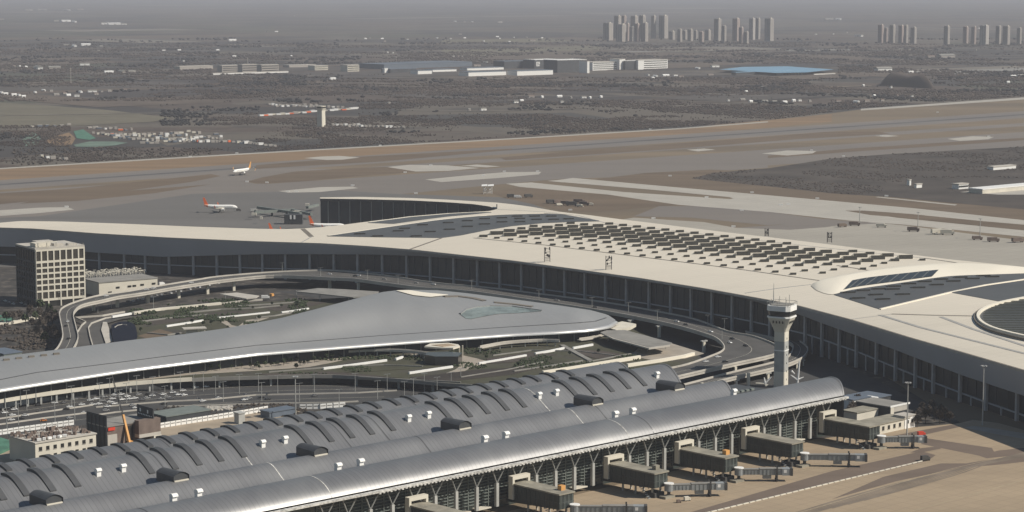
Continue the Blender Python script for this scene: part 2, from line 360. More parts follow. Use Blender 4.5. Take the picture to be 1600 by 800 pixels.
for q in ([(475, 247), (500, 244.6), (530, 243.5), (562, 246), (535, 249.5), (510, 250)], [(605, 261), (640, 257.5), (700, 258.5), (750, 262.5), (700, 267), (650, 268)],
          [(664, 280.5), (740, 273), (790, 269), (846, 268.5), (842, 272.5), (780, 278), (690, 284.5)], [(435, 298.5), (500, 292.5), (550, 291.5), (560, 294), (500, 300), (450, 301)],
          [(-60, 332), (0, 328.5), (60, 324.5), (105, 323.5), (116, 327.5), (60, 333), (-60, 342)], [(1190, 240), (1230, 235), (1276, 236), (1270, 239.5), (1230, 243)],
          [(1480, 217), (1520, 212.8), (1553, 214), (1545, 217.5), (1500, 220.3)], [(1073, 234), (1100, 232), (1118, 234), (1090, 236.5)], [(1366, 212.5), (1385, 210.8), (1405, 212.5), (1385, 214)],
          [(720, 259), (745, 257), (782, 260), (760, 261.5)], [(855, 282.6), (900, 279), (930, 281), (880, 285)]):
    path_sheet('concrete_pad', q, M['concrete_far'], 1.5)
path_sheet('white_line', [(1368, 308), (1372, 307.3), (1496, 319.6), (1492, 321)], M['concrete_far'], 1.2)
path_sheet('scrubland', [(1080, 279), (1115, 270), (1200, 263), (1300, 247.5), (1400, 240), (1600, 229), (1900, 210), (2000, 330), (1900, 358), (1600, 327), (1500, 318), (1400, 308.5), (1300, 302), (1200, 291), (1120, 283)], M['scrub'], 1.4)
path_sheet('paved_yard', [(1500, 300), (1545, 296), (1600, 292), (1700, 287), (1700, 300), (1600, 304), (1560, 304)], M['concrete_far'], 1.6)
path_sheet('grass_island', [(-200, 328), (0, 302), (120, 294), (330, 272), (345, 275), (300, 284), (150, 305), (0, 319), (-200, 345)], M['grass_dark'], 1.0)
path_sheet('grass_island', [(780, 246), (900, 236), (1060, 224), (1180, 215), (1290, 206), (1370, 205), (1390, 209), (1250, 217), (1060, 232), (900, 243), (790, 250)], M['grass_dark'], 1.0)
path_sheet('grass_island', [(1200, 243), (1330, 232), (1500, 221), (1640, 213), (1640, 216), (1500, 226), (1330, 237), (1200, 247)], M['grass_dark'], 1.0)
path_sheet('grass_island', [(400, 258), (560, 245), (800, 232), (800, 234), (600, 252), (480, 259), (400, 264)], M['grass_dark'], .9)
fr = random.Random(11)
for k in range(110):
    y = 8 + 150 * fr.random() ** 1.3; x = fr.uniform(-80, 1680); p = P(x, y, 0); a = fr.choice((.6, .75, .68, -.9)); Lx = fr.uniform(150, 900) * (1 + p.y/16000); Ly = fr.uniform(50, 260) * (1 + p.y/9000)
    ca, sa = math.cos(a), math.sin(a); q = [(p.x + ca*u_*Lx - sa*v_*Ly, p.y + sa*u_*Lx + ca*v_*Ly, .03 + k*.006) for u_, v_ in ((-.5, -.5), (.5, -.5), (.5, .5), (-.5, .5))]
    if any(to_px(v)[1] > ip([(0, 255), (400, 232), (800, 209), (1200, 182), (1600, 146)], to_px(v)[0]) for v in q): continue
    o_ = MB().quad(*q).build('field', M[fr.choice(('field_a', 'field_b', 'field_c', 'field_d', 'field_b', 'field_c'))], sheet=True); o_['kind'] = 'structure'
for pts in ([(-60, 104), (40, 105.5), (100, 108)], [(150, 115), (215, 113.5)], [(200, 76), (420, 72), (700, 70)], [(0, 51), (300, 53), (520, 50)], [(1040, 116.5), (1130, 117.5), (1200, 118)], [(430, 117), (520, 120), (640, 122)], [(640, 121), (800, 124), (960, 128)], [(780, 149), (950, 151), (1120, 146), (1360, 134)],
            [(1000, 157), (1240, 162)], [(1300, 96), (1600, 90)], [(1200, 87), (1420, 85), (1640, 88)], [(200, 92), (380, 94), (560, 97)], [(900, 45), (1150, 70), (1400, 78)], [(560, 130), (900, 140), (1200, 150)], [(620, 172), (760, 174), (940, 168)], [(0, 181), (180, 178), (330, 176)]):
    ws = [P(x, y, 0) for x, y in pts]; wd2 = max(6, ws[0].y / 550)
    o_ = MB().grid([[p + Vector((0, wd2, .9)) for p in ws], [p + Vector((0, -wd2, .9)) for p in ws]]).build('country_road', M['field_d'], sheet=True); o_['kind'] = 'structure'
# farmland beyond the fence
for q, m in (([(-300, 168), (0, 160), (90, 166), (170, 172), (270, 184), (240, 190), (130, 196), (40, 198), (-300, 206)], 'olive'),
             ([(115, 205), (130, 202), (150, 216), (140, 218.5), (120, 216)], 'green'),
             ([(115, 226), (140, 221), (180, 221), (200, 223), (180, 227), (150, 230), (118, 229)], 'palegreen'),
             ([(80, 214), (108, 207), (118, 216), (112, 226), (90, 228), (70, 222)], 'grass_red'),
             ([(35, 218), (52, 206), (64, 214), (60, 226), (40, 228)], 'palegreen'),
             ([(925, 79), (980, 76.5), (1090, 76), (1095, 78.5), (1060, 80), (990, 81.5), (930, 80.5)], 'concrete_dk'),
             ([(1225, 77.5), (1330, 75.5), (1330, 78.5), (1230, 79.5)], 'concrete_dk'),
             ([(1440, 112), (1520, 106), (1620, 106), (1620, 112), (1500, 116)], 'concrete_dk'),
             ([(690, 62), (860, 60), (940, 70), (930, 90), (780, 92), (690, 84)], 'olive'),
             ([(1130, 145), (1240, 136), (1362, 133), (1362, 134.5), (1240, 138), (1130, 147)], 'grass_dry')):
    path_sheet('field', q, M[m], 0.2)
# ground between the terminals
path_sheet('service_ground', [(-200, 415), (300, 420), (640, 400), (1000, 440), (1240, 500), (1500, 660), (1300, 720), (-200, 830)], M['site'], 1.0)
path_sheet('forecourt_road', [(430, 455), (700, 440), (1000, 470), (1180, 500), (1460, 640), (1400, 660), (1290, 650), (1000, 590), (700, 500)], M['road_dark'], 1.2)
path_sheet('access_road', [(-60, 622), (130, 607), (300, 594), (500, 592), (700, 606), (620, 640), (420, 640), (250, 652), (100, 668), (-60, 690)], M['road_dark'], 1.2)
path_sheet('tan_yard', [(250, 668), (330, 652), (420, 640), (470, 642), (430, 660), (300, 680), (240, 690)], M['dirt'], 1.4)
path_sheet('tan_yard', [(-40, 700), (0, 690), (40, 680), (30, 720), (-40, 730)], M['dirt'], 1.4)
# terminal apron, near right
path_sheet('apron', [(1240, 690), (1400, 672), (1420, 668), (1462, 665), (1500, 661), (1520, 656), (1560, 661), (1600, 672), (1800, 720), (2100, 1100), (400, 1100), (380, 900)], M['apron_tan'], 1.4)
path_sheet('pavement', [(1506, 668), (1520, 665.5), (1545, 668), (1600, 677), (1750, 705), (1750, 716), (1600, 686), (1545, 676)], M['paving'], 1.6)
path_sheet('service_road', [(380, 955), (1080, 800), (1300, 736), (1440, 705), (1462, 711), (1450, 720), (1200, 778), (1110, 800), (420, 985)], M['apron_strip'], 1.6)
path_sheet('service_road', [(1437, 683), (1470, 688), (1550, 700), (1556, 711), (1535, 713), (1470, 700), (1440, 694)], M['apron_strip'], 1.6)
path_sheet('service_road', [(1385, 683), (1420, 676), (1490, 663), (1500, 667), (1450, 678), (1400, 688)], M['apron_strip'], 1.6)
path_sheet('service_road', [(1422, 707), (1440, 700), (1470, 697), (1470, 701), (1440, 707)], M['apron_strip'], 1.8)
path_sheet('asphalt_patch', [(1380, 745), (1470, 724), (1510, 724), (1560, 716), (1650, 708), (1650, 716), (1560, 726), (1500, 731), (1400, 752), (1300, 780)], M['apron_strip'], 1.6)
path_sheet('asphalt_patch', [(1530, 712), (1560, 704), (1650, 694), (1650, 706), (1560, 714), (1542, 716)], M['apron_strip'], 1.8)

def line_sheet(pts, wd, m, name='lead_line', z=1.9):
    _lift[0] += .0012; w_ = [P(x, y, z * .1 + _lift[0]) for x, y in pts]; L, Rr = [], []
    for k, p in enumerate(w_):
        d = (w_[min(k+1, len(w_)-1)] - w_[max(k-1, 0)]).normalized(); nn = Vector((-d.y, d.x, 0)) * wd / 2; L.append(p + nn); Rr.append(p - nn)
    o_ = MB().grid([L, Rr]).build(name, m, sheet=True); o_['kind'] = 'structure'; return o_
M['faded'] = mat('faded_line_paint', (0.38, 0.32, 0.22), 0.9, var=.25, scale=.3)
M['skid'] = mat('tyre_streak', (0.19, 0.155, 0.12), 0.9, var=.25, scale=.05)
line_sheet(smooth([(1100, 845), (1300, 786), (1450, 742), (1560, 716), (1700, 690)], 6), .5, M['faded'])
line_sheet([(1240, 860), (1420, 800), (1700, 722)], .5, M['faded'])
for pts in ([(1130, 762), (1230, 738), (1330, 722)], [(980, 800), (1090, 778), (1200, 752)], [(1230, 742), (1330, 716), (1420, 700)], [(1290, 720), (1390, 700), (1440, 690)]): line_sheet(smooth(pts, 5), .3, M['faded'])
for k in range(9): line_sheet(smooth([(1150 + k*25, 830 - k*6), (1330 + k*20, 775 - k*4), (1480 + k*12, 737 - k*3), (1680, 700 - k*1.5)], 6), 1.3, M['skid'], 'tyre_streak', 1.7 + k * .01)
# ------------------------------------------------------------------ the large white-roofed terminal
ZE = 38.0
FE = [(-60, 355.5), (0, 356), (50, 357.5), (150, 365), (260, 371.5), (400, 377.5), (500, 380.5), (575, 385), (650, 391), (750, 402), (800, 407.5), (900, 421), (1000, 435), (1100, 451), (1200, 469), (1245, 477.5), (1330, 500), (1425, 529), (1500, 550), (1600, 579), (1700, 611), (1850, 662)]
BE1 = [(-60, 354), (-40, 351.5), (32, 345.2), (100, 346.2), (200, 349.8), (300, 354), (400, 357.3), (440, 358), (474, 356.8), (500, 355), (530, 352), (560, 348), (600, 343), (660, 338.3), (700, 335), (740, 331.5), (765, 329.5), (777, 326.5)]
BE2 = [(777, 316.6), (800, 319), (830, 323), (875, 331), (920, 336), (965, 342), (1032, 350), (1060, 353.7), (1127, 362), (1200, 370.3), (1285, 380.5), (1352, 389), (1420, 397.2), (1487, 405.5), (1600, 417), (1700, 428), (1850, 446)]
fxs = list(range(-60, 1851, 10))
FEW = [P(x, ip(FE, x), ZE) for x in fxs]
FEA = np.array([(v.x, v.y) for v in FEW])
def edge_dist(X, Y):
    a = FEA[:-1]; d = FEA[1:] - a; q = np.array((X, Y)) - a
    t = np.clip((q * d).sum(1) / (d * d).sum(1), 0, 1)
    return float(np.sqrt(((q - d * t[:, None]) ** 2).sum(1)).min())
def zroof(X, Y):
    d = edge_dist(X, Y)
    return ZE + 5.0 * (1 - math.exp(-d / 55.0)) + 1.2 * math.sin(X * 0.008) * (1 - math.exp(-d / 60.0))
def RP(x, y, lift=0.0):
    z = ZE
    for _ in range(6):
        v = P(x, y, z); z = zroof(v.x, v.y)
    v = P(x, y, z); v.z += lift; return v
t2 = empty('airport_terminal', P(800, 440, 0), 'vast white roofed airport terminal with long swept wings and rows of roof skylights', 'terminal')
def roof_sheet(xa, xb, top, bot, m, name='roof', rows=14, step=12, lift=0.0, label=None, thick=0.0):
    n = max(2, int((xb - xa) / step)); g = MB(); G = []
    for j in range(rows + 1):
        r = []
        for i in range(n + 1):
            x = xa + (xb - xa) * i / n; yt, yb = ip(top, x), ip(bot, x)
            r.append(RP(x, yb + (yt - yb) * j / rows, lift))
        G.append(r)
    g.grid(G)
    if thick:
        sk = MB()
        for row in (G[0], G[-1]): sk.grid([row, [p - Vector((0, 0, thick)) for p in row]])
        sk.build('roof_skirt', m, t2)
    return g.build(name, m, t2, smooth=True)
r_ = roof_sheet(-60, 777, BE1, FE, M['cream'], thick=1.2); r_['label'] = 'cream roof of the left wing'
roof_sheet(777, 1850, BE2, FE, M['cream'], thick=1.2)
# far wing beyond the courtyard
FT = [(500, 308.5), (560, 307.6), (640, 309.3), (700, 312), (740, 314.4), (777, 316.6)]
FB = [(500, 310.2), (560, 311), (640, 313), (700, 316), (740, 319), (765, 322.5), (777, 326.5)]
g = MB(); g.grid([[P(x, ip(FT, x), ZE) for x in range(500, 778, 12)] + [P(777, 316.6, ZE)], [P(x, ip(FB, x), ZE) for x in range(500, 778, 12)] + [P(777, 326.5, ZE)]])
g.build('roof', M['cream'], t2)
fb = [P(x, ip(FB, x), ZE) for x in range(500, 778, 6)] + [P(777, 326.5, ZE)]
g = MB(); g.grid([[p + Vector((0, 6, -1)) for p in fb], [Vector((p.x, p.y + 6, 0.5)) for p in fb]])
g.build('glass_wall', M['t2glass'], t2)
g = MB(); g.grid([fb, [p + Vector((0, 1, -3)) for p in fb], [p + Vector((0, 6, -3)) for p in fb]]); g.build('fascia', M['darkwall'], t2)
mull = MB().box((0, 0, 17), (0.9, 0.9, 34)).mesh('mullion', M['strut'])
for x in range(512, 776, 17):
    p = P(x, ip(FB, x), ZE); part('mullion', mull, t2, (p.x, p.y + 5.2, 0.5))
# the courtyard wall under the inner roof edge and the left end wall
ce = [RP(x, ip(BE1, x)) for x in range(-40, 778, 12)]
g = MB(); g.grid([[p + Vector((0, -3, -1.3)) for p in ce], [Vector((p.x, p.y - 3, 0.5)) for p in ce]]); g.build('rear_wall', M['t2glass'], t2)
be = [RP(x, ip(BE2, x)) for x in range(777, 1850, 20)]
g = MB(); g.grid([[p + Vector((-1, -3, -1.3)) for p in be], [Vector((p.x - 1, p.y - 3, 0.5)) for p in be]]); g.build('rear_wall', M['t2glass'], t2)
# fascia and facade
ZF = [(-60, 18), (250, 18), (400, 25), (500, 27), (600, 30.5), (700, 33.5), (800, 35), (1150, 35), (1210, 32), (1284, 28), (1340, 26), (1400, 24.5), (1500, 21), (1600, 20), (1850, 20)]
INS = [(-60, 8), (400, 9), (700, 11), (1150, 11), (1300, 9), (1850, 9)]
inner = []
for k, v in enumerate(FEW):
    d = (FEW[min(k+1, len(FEW)-1)] - FEW[max(k-1, 0)]).normalized(); n = Vector((-d.y, d.x, 0))
    inner.append((v, n, d, fxs[k]))
g = MB(); g.grid([[v + Vector((0, 0, 0.3)) - n*0.6 for v, n, d, x in inner], [v + Vector((0, 0, -1.4)) - n*0.6 for v, n, d, x in inner]]); g.build('roof_edge', M['edge'], t2)
g = MB(); g.grid([[v + Vector((0, 0, 0.3)) - n*0.6 for v, n, d, x in inner], [v + Vector((0, 0, 0.3)) + n*1.2 for v, n, d, x in inner]]); g.build('roof_edge', M['seam'], t2)
g = MB(); g.grid([[v + Vector((0, 0, -1.4)) - n*0.5 for v, n, d, x in inner], [Vector((v.x, v.y, ip(ZF, x))) + n*ip(INS, x)*.42 for v, n, d, x in inner]])
g.build('fascia', M['fascia'], t2, smooth=True)
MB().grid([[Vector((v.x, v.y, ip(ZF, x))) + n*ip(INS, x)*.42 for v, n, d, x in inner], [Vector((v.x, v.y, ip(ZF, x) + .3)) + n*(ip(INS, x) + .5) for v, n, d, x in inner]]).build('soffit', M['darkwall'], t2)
def facade(x, out=0.0):
    """facade base point whose foot lies on the facade line and shows at photo column x"""
    best = None
    for (v, n, d, xx) in inner:
        q = Vector((v.x, v.y, 15)) + n * (ip(INS, xx) - out); e = abs(to_px(q)[0] - x)
        if best is None or e < best[0]: best = (e, q, n, d, xx)
    e, q, n, d, xx = best; err = x - to_px(q)[0]
    return q + d * err * (q.y / FPX) / max(0.2, abs(d.x)), n, d, xx
colx = [-40, -3, 34, 72, 117, 155, 194, 227, 264, 302, 339, 375, 410, 446, 484, 522, 559, 597.5, 635.5, 672.5, 709, 746, 781, 815, 850, 882.5, 914, 946, 979, 1014, 1047.5, 1080, 1112.5, 1144, 1174, 1203, 1230, 1257, 1284, 1311.6, 1339.5, 1367.4, 1397.4, 1428, 1460, 1498, 1542, 1591, 1645, 1705, 1775]
cols = [facade(x, 1.6) for x in colx]
for q, n, d, xx in cols:
    zf = ip(ZF, xx) + 1.0
    part('column', MB().box((0, 0, zf/2), (2.1, 2.1, zf), math.atan2(d.y, d.x)).mesh('column', M['t2col']), t2, (q.x, q.y, 0.5))
BAND = [(-60, 9), (200, 9), (1150, 16), (1284, 14), (1400, 9.5), (1500, 6.5), (1600, 5), (1850, 5)]
for k in range(len(cols) - 1):
    a = facade(colx[k], 0.0); b = facade(colx[k+1], 0.0)
    za, zb = ip(ZF, a[3]) + 0.5, ip(ZF, b[3]) + 0.5; ma, mb_ = ip(BAND, a[3]), ip(BAND, b[3])
    A, B = Vector((a[0].x, a[0].y, 0)), Vector((b[0].x, b[0].y, 0)); up = Vector((0, 0, 1))
    jit = a[1] * random.uniform(-0.25, 0.25)
    MB().quad(A + up*(ma+.5) + jit, B + up*(mb_+.5), B + up*zb, A + up*za + jit).build('glass_pane', M['t2glass'], t2)
    MB().quad(A + up*0.5, B + up*0.5, B + up*(mb_-.5), A + up*(ma-.5)).build('glass_pane', M['t2glass'], t2)
    nn = (a[1] + b[1]) * 0.5
    MB().prism([A - nn*0.8, B - nn*0.8, B + nn*0.2, A + nn*0.2], [ma-.5, mb_-.5, mb_-.5, ma-.5], [ma+.5, mb_+.5, mb_+.5, ma+.5]).build('ledge', M['fascia'], t2)
    if 190 < colx[k]:
        for t_ in (1/3, 2/3):
            C = A + (B - A)*t_ - nn*.35; zt_ = za + (zb - za)*t_ - .3
            MB().box((C.x, C.y, (ma + .5 + zt_)/2), (.55, .4, zt_ - ma - .5), math.atan2(a[2].y, a[2].x)).build('mullion', M['fascia_dim'], t2)
    if colx[k] > 1250:        # ground floor portals of the right wing
        C = (A + B) / 2 - nn * 0.5
        MB().box((C.x, C.y, ip(BAND, a[3]) * 0.5), (1.0, 1.0, ip(BAND, a[3]) - 0.6), math.atan2(a[2].y, a[2].x)).build('mullion', M['t2col'], t2)
# seams and joints of the roof
def roof_strip(pts, wpx, m, name='roof_seam', lift=0.12, n=8):
    q = []
    for a, b in zip(pts, pts[1:]):
        for i in range(n): q.append((a[0] + (b[0]-a[0])*i/n, a[1] + (b[1]-a[1])*i/n))
    q.append(pts[-1]); w_ = [RP(x, y) for x, y in q]; L, Rr = [], []
    for k, p in enumerate(w_):
        d = w_[min(k+1, len(w_)-1)] - w_[max(k-1, 0)]; d.z = 0; d.normalize(); nn = Vector((-d.y, d.x, 0)) * wpx / 2
        L.append(p + nn + Vector((0, 0, lift))); Rr.append(p - nn + Vector((0, 0, lift)))
    top = MB().grid([L, Rr])
    top.grid([L, [p - Vector((0, 0, lift + .3)) for p in L]]); top.grid([Rr, [p - Vector((0, 0, lift + .3)) for p in Rr]])
    return top.build(name, m, t2)
roof_strip([(740, 371.8), (852, 383), (965, 397), (1100, 413.6), (1172, 423), (1286, 439.2)], 2.6, M['seam'])
roof_strip([(473, 357.5), (487, 370)], 5, M['seam'])
roof_strip([(487, 370), (470, 379.5)], 1.5, M['edge'])
roof_strip([(690, 372), (641, 389.5)], 2.5, M['seam'])
roof_strip([(1268, 444.6), (1220, 450), (1164, 458)], 2.2, M['edge'])
roof_strip([(1393, 490.6), (1455, 492.5), (1522, 493.8)], 3.0, M['seam'])
roof_strip([(1330, 499), (1395, 490.6)], 1.2, M['edge'])
roof_strip([(1375, 492), (1440, 512), (1520, 532), (1600, 552), (1700, 580)], 3.5, M['edge'])
roof_strip([(1470, 495), (1520, 514), (1600, 540), (1700, 572)], 3.5, M['edge'])
roof_strip([(1445, 403.5), (1470, 407), (1494, 410.5)], 3, M['seam'])
roof_strip([(1308, 415), (1335, 419), (1362, 423.5)], 3, M['seam'])
roof_strip([(945, 348), (1100, 366), (1300, 388.5), (1450, 404)], 1.6, M['edge'])
roof_strip([(777, 327), (850, 331), (905, 337), (945, 348)], 1.6, M['edge'])
# dark inset roofs
def inset(xa, xb, top, bot, label=None, m=None):
    o = roof_sheet(xa, xb, top, bot, m or M['slate'], 'roof_inset', rows=6, step=8, lift=0.3, thick=0.4)
    if label: o['label'] = label
    return o
IA_T = [(512, 368.7), (560, 362), (600, 356), (650, 348.5), (690, 343.5), (740, 338.5), (790, 335.6), (850, 334.2), (880, 335.2), (936, 345)]
IA_B = [(512, 369.5), (600, 371), (690, 372), (720, 368), (760, 360), (800, 353.5), (850, 348.8), (900, 346.8), (936, 346)]
inset(512, 936, IA_T, IA_B, 'long dark panelled inset at the back left of the roof')
inset(576, 768, [(576, 347.9), (640, 339.5), (700, 334.5), (740, 332.2), (768, 331.2)], [(576, 348.4), (615, 350), (660, 343.6), (700, 338.5), (740, 335), (768, 332)], 'narrow dark inset beside the courtyard')
IC_T = [(1303, 460.5), (1328, 453.5), (1400, 443.5), (1466, 433.5), (1500, 430.5), (1600, 426), (1750, 420)]
IC_B = [(1303, 461), (1340, 472.5), (1375, 483.8), (1430, 470.5), (1487, 457), (1540, 446), (1600, 437), (1750, 421)]
inset(1303, 1750, IC_T, IC_B, 'dark panelled inset below the curved roof monitor')
inset(1488, 1800, [(1488, 457), (1540, 447), (1600, 438.3), (1700, 428), (1800, 424)], [(1488, 457.6), (1562, 471.3), (1600, 464.5), (1700, 455), (1800, 450)], 'dark inset beside the round roof well')
roof_strip([(1375, 483.5), (1430, 470.3), (1487, 456.6), (1540, 445.7), (1600, 437), (1700, 426)], 2.2, M['cream_bright'], 'roof_rib', 0.6)
roof_strip([(512, 368.6), (600, 355.7), (690, 343), (760, 336.7), (850, 333.4), (885, 335)], 2.5, M['cream_bright'], 'roof_rib', 0.5)
roof_strip([(576, 347.6), (640, 339), (700, 334), (768, 330.6)], 2.5, M['cream_bright'], 'roof_rib', 0.5)
# the round well at the right edge
well = smooth([(1640, 461), (1600, 467), (1562, 474.5), (1537, 483.5), (1526, 494), (1530, 506), (1548, 517), (1580, 526.5), (1620, 535), (1680, 548), (1740, 540), (1770, 515), (1760, 480), (1700, 462)], 3)
wc = [RP(x, y, 0.35) for x, y in well]
MB().quad(*wc).build('roof_well', M['slate'], t2)
def ring(r0, r1, z0, z1, m, name):
    c = sum(wc, Vector()) / len(wc); g = MB(); a = [c + (p - c)*r0 for p in wc]; b = [c + (p - c)*r1 for p in wc]
    cl = lambda L: L + [L[0]]; zz = lambda L, z: cl([Vector((p.x, p.y, wc[0].z + z)) for p in L])
    g.grid([zz(b, -1), zz(b, z1), zz(a, z1), zz(a, -1)]); return g.build(name, m, t2, smooth=False)
ring(0.955, 1.0, 0, 1.8, M['cream_bright'], 'well_rim')
ring(1.03, 1.045, 0, 0.6, M['seam'], 'well_gutter')
cw = sum(wc, Vector()) / len(wc)
wy = [p.y for p in wc]; yy = min(wy) + 6; slat_n = 0
while yy < max(wy) - 4:
    xsx = []
    for a, b in zip(wc, wc[1:] + wc[:1]):
        if (a.y - yy) * (b.y - yy) < 0: xsx.append(a.x + (b.x - a.x) * (yy - a.y) / (b.y - a.y))
    if len(xsx) >= 2:
        xa, xb = min(xsx), max(xsx); xa += (xb - xa)*.04; xb -= (xb - xa)*.04
        MB().box(((xa+xb)/2, yy, wc[0].z + 0.7), (xb - xa, 1.3, 0.5)).build('slat', M['slat_dark'], t2)
    yy += 8.5
# the curved roof monitor (a raised lip over a strip window)
MT = smooth([(1267, 446), (1282, 437.5), (1320, 428.5), (1380, 419), (1440, 413.2), (1490, 411), (1530, 412), (1570, 414.5), (1620, 419), (1680, 427)], 4)
MBt = smooth([(1267.5, 447), (1278, 455), (1300, 460.5), (1330, 453.5), (1400, 443.5), (1466, 434), (1500, 431), (1560, 429), (1620, 427.5), (1680, 430)], 4)
top_, bot_ = [], []
N = len(MT)
for k in range(N):
    u = k / (N - 1); h = 5.0 * min(1, 4.5 * u) ** 0.8 * min(1, 4.0 * (1 - u) + 0.05)
    x, y = MT[k]; v = RP(x, y); zt = v.z
    for _ in range(5): v = P(x, y, zt + h); zt = zroof(v.x, v.y)
    top_.append(v); bot_.append(RP(MBt[k][0], MBt[k][1], 0.35))
rows = []
for j in range(9):
    t = j / 8; rows.append([b + (a - b) * t + Vector((0, 0, (a.z - b.z) * 0.15 * math.sin(math.pi * t))) for a, b in zip(top_, bot_)])
g = MB(); g.grid(rows); g.grid([top_, [p + Vector((4, 14, -(p.z - zroof(p.x + 4, p.y + 14)) )) for p in top_]])
mo = g.build('roof_monitor', M['cream_bright'], t2, smooth=True)
# strip window in the monitor: a dark recess standing 0.6 m proud of the slope, with mullions
wt, wb = [], []
for k in range(N):
    xx = to_px(rows[3][k])[0]
    if 1322 <= xx <= 1468:
        q1, q2 = rows[4][k], rows[1][k]
        wt.append(q1 + Vector((.5, -1.2, .5))); wb.append(q2 + Vector((.5, -1.4, .3)))
wd = MB().grid([wt, wb]).build('strip_window', M['t2glass'], t2)
for k in range(1, len(wt) - 1):
    MB().bar(wt[k] + Vector((0, -.4, .2)), wb[k] + Vector((0, -.3, .2)), 0.16, 4).build('mullion', M['strut'], wd)
# skylights of the main roof
def wedge(wd_, dp, h):
    """dark glazed front, pale lid sloping to the back"""
    f = MB(); f.quad((-wd_/2, -dp/2, 0), (wd_/2, -dp/2, 0), (wd_/2, -dp/2, h), (-wd_/2, -dp/2, h))
    return f.mesh('skylight_glazing', M['skyglass'])
def lid(wd_, dp, h, m):
    f = MB(); a, b = wd_/2, dp/2
    f.quad((-a, -b+.15, h+.12), (a, -b+.15, h+.12), (a, b, .2), (-a, b, .2))
    f.quad((a, -b+.15, 0), (a, b, 0), (a, b, .2), (a, -b+.15, h+.12)); f.quad((-a, -b+.15, 0), (-a, b, 0), (-a, b, .2), (-a, -b+.15, h+.12))
    return f.mesh('skylight', m)
SIZES = [(5.5, 3.4, 1.8), (8.2, 5, 2.4), (11.0, 8, 3.1), (13.0, 10, 3.6)]
LID = [lid(*s, M['cream']) for s in SIZES]; LID2 = [lid(*s, M['cream_bright']) for s in SIZES]; GLZ = [wedge(*s) for s in SIZES]
LIDG = lid(11, 6, 1.1, M['slate_top']); GLZG = wedge(11, 6, 1.1)
sky_poly = [(748, 371), (766, 365), (800, 358.5), (845, 351), (900, 348), (946, 349), (1040, 359), (1200, 377.5), (1300, 390), (1452, 404), (1448, 407.5), (1400, 412.5), (1345, 421), (1300, 426), (1243, 432), (1172, 423.5), (1100, 414), (965, 397.5), (852, 383.5)]
def inside(x, y, poly):
    c = False
    for (x1, y1), (x2, y2) in zip(poly, poly[1:] + poly[:1]):
        if (y1 > y) != (y2 > y) and x < (x2 - x1) * (y - y1) / (y2 - y1) + x1: c = not c
    return c
o0 = RP(755, 370.2); va = (RP(1078.6, 409.4) - o0) / 14; vb = (RP(814.3, 358.3) - o0) / 3
yt_ = [(740, 366), (800, 358.5), (845, 351), (900, 348), (946, 349), (1200, 377.5), (1300, 390), (1452, 404)]; yb_ = [(740, 372), (852, 383.5), (965, 397.5), (1100, 414), (1243, 432), (1345, 421), (1400, 412.5), (1452, 405)]
nsky = 0
for i in range(-12, 40):
    for j in range(-2, 30):
        q = o0 + va * i + vb * j; q.z = zroof(q.x, q.y); x, y = to_px(q)
        if not inside(x, y - 0.6, sky_poly): continue
        t = (y - ip(yt_, x)) / max(1, ip(yb_, x) - ip(yt_, x)); s = math.exp(-((t - 0.36) / 0.30) ** 2)
        k = min(3, int(s * 3.99)); rz = 0.16
        if nsky < 298:
            a = part('skylight', (LID2 if k >= 2 else LID)[k], t2, q + Vector((0, 0, 0.05)), rz)
            gz = bpy.data.objects.new('skylight_glazing', GLZ[k]); COL.objects.link(gz); gz.parent = a
        nsky += 1
for row in ([(548+14, 366), (632, 357.5), (660, 352), (700, 348.5), (730, 345.5), (757, 342.3), (784, 341)], [(590, 367.5+2), (622, 361.5), (650, 369.5), (672, 362.5), (702, 358.5+.5), (730, 354.5), (757, 350.7), (784, 347.5)],
            [(835, 338.5), (861, 338.5), (812, 342), (838, 343.5), (865, 343.5), (888, 342.5), (808, 338.5), (812, 347)],
            [(1325, 457.5), (1348, 452.5+2), (1373, 452), (1396, 448), (1420, 444), (1444, 440.5), (1470, 437), (1500, 434), (1536, 431.5)],
            [(1340, 466.5), (1368, 461), (1410, 460.5), (1379, 468), (1394, 452.5), (1434, 450), (1463, 445.5), (1489, 440), (1519, 436), (1550, 433)]):
    for x, y in row:
        q = RP(x, y, 0.35); a = part('skylight', LIDG, t2, q, 0.15, 'grey skylight on a dark inset')
        gz = bpy.data.objects.new('skylight_glazing', GLZG); COL.objects.link(gz); gz.parent = a
print('skylights', nsky)

# ------------------------------------------------------------------ the silver transport hall
GT = [(-60, 565), (0, 558), (87, 547.3), (150, 539), (210, 531.3), (287, 522.7), (357, 513), (410, 503), (440, 497.5), (480, 487), (496, 483), (530, 474), (564, 465), (597, 456.8), (620, 454), (642, 453), (687, 454), (732, 458.6), (800, 467.5), (875, 477.5), (925, 485), (950, 492), (962, 500)]
GB = [(-60, 616), (0, 606.5), (37, 600.5), (200, 575.5), (400, 550.5), (600, 535), (800, 520.5), (870, 517), (920, 513.5), (950, 508), (962, 501)]
HH = [(-60, 1), (300, 1.5), (430, 6), (500, 10), (560, 12), (620, 14), (680, 13), (740, 10), (820, 5), (900, 1.5), (962, 0)]
ZG = 17.0
def gz(x, t):
    tt = max(0, min(1, (t - 0.05) / 0.95)); sm = tt * tt * (3 - 2 * tt)
    k = min(1, (962 - x) / 60)
    return ZG + k * 6.0 * math.sin(min(1, t * 1.1) * math.pi / 2) + ip(HH, x) * sm
def GP(x, y, lift=0.0):
    yb, yt = ip(GB, x), ip(GT, x); t = (yb - y) / max(0.01, yb - yt); v = P(x, y, gz(x, t)); v.z += lift; return v
gx = sorted(set(list(range(-60, 940, 12)) + [940, 946, 951, 955, 958, 960, 961.5]))
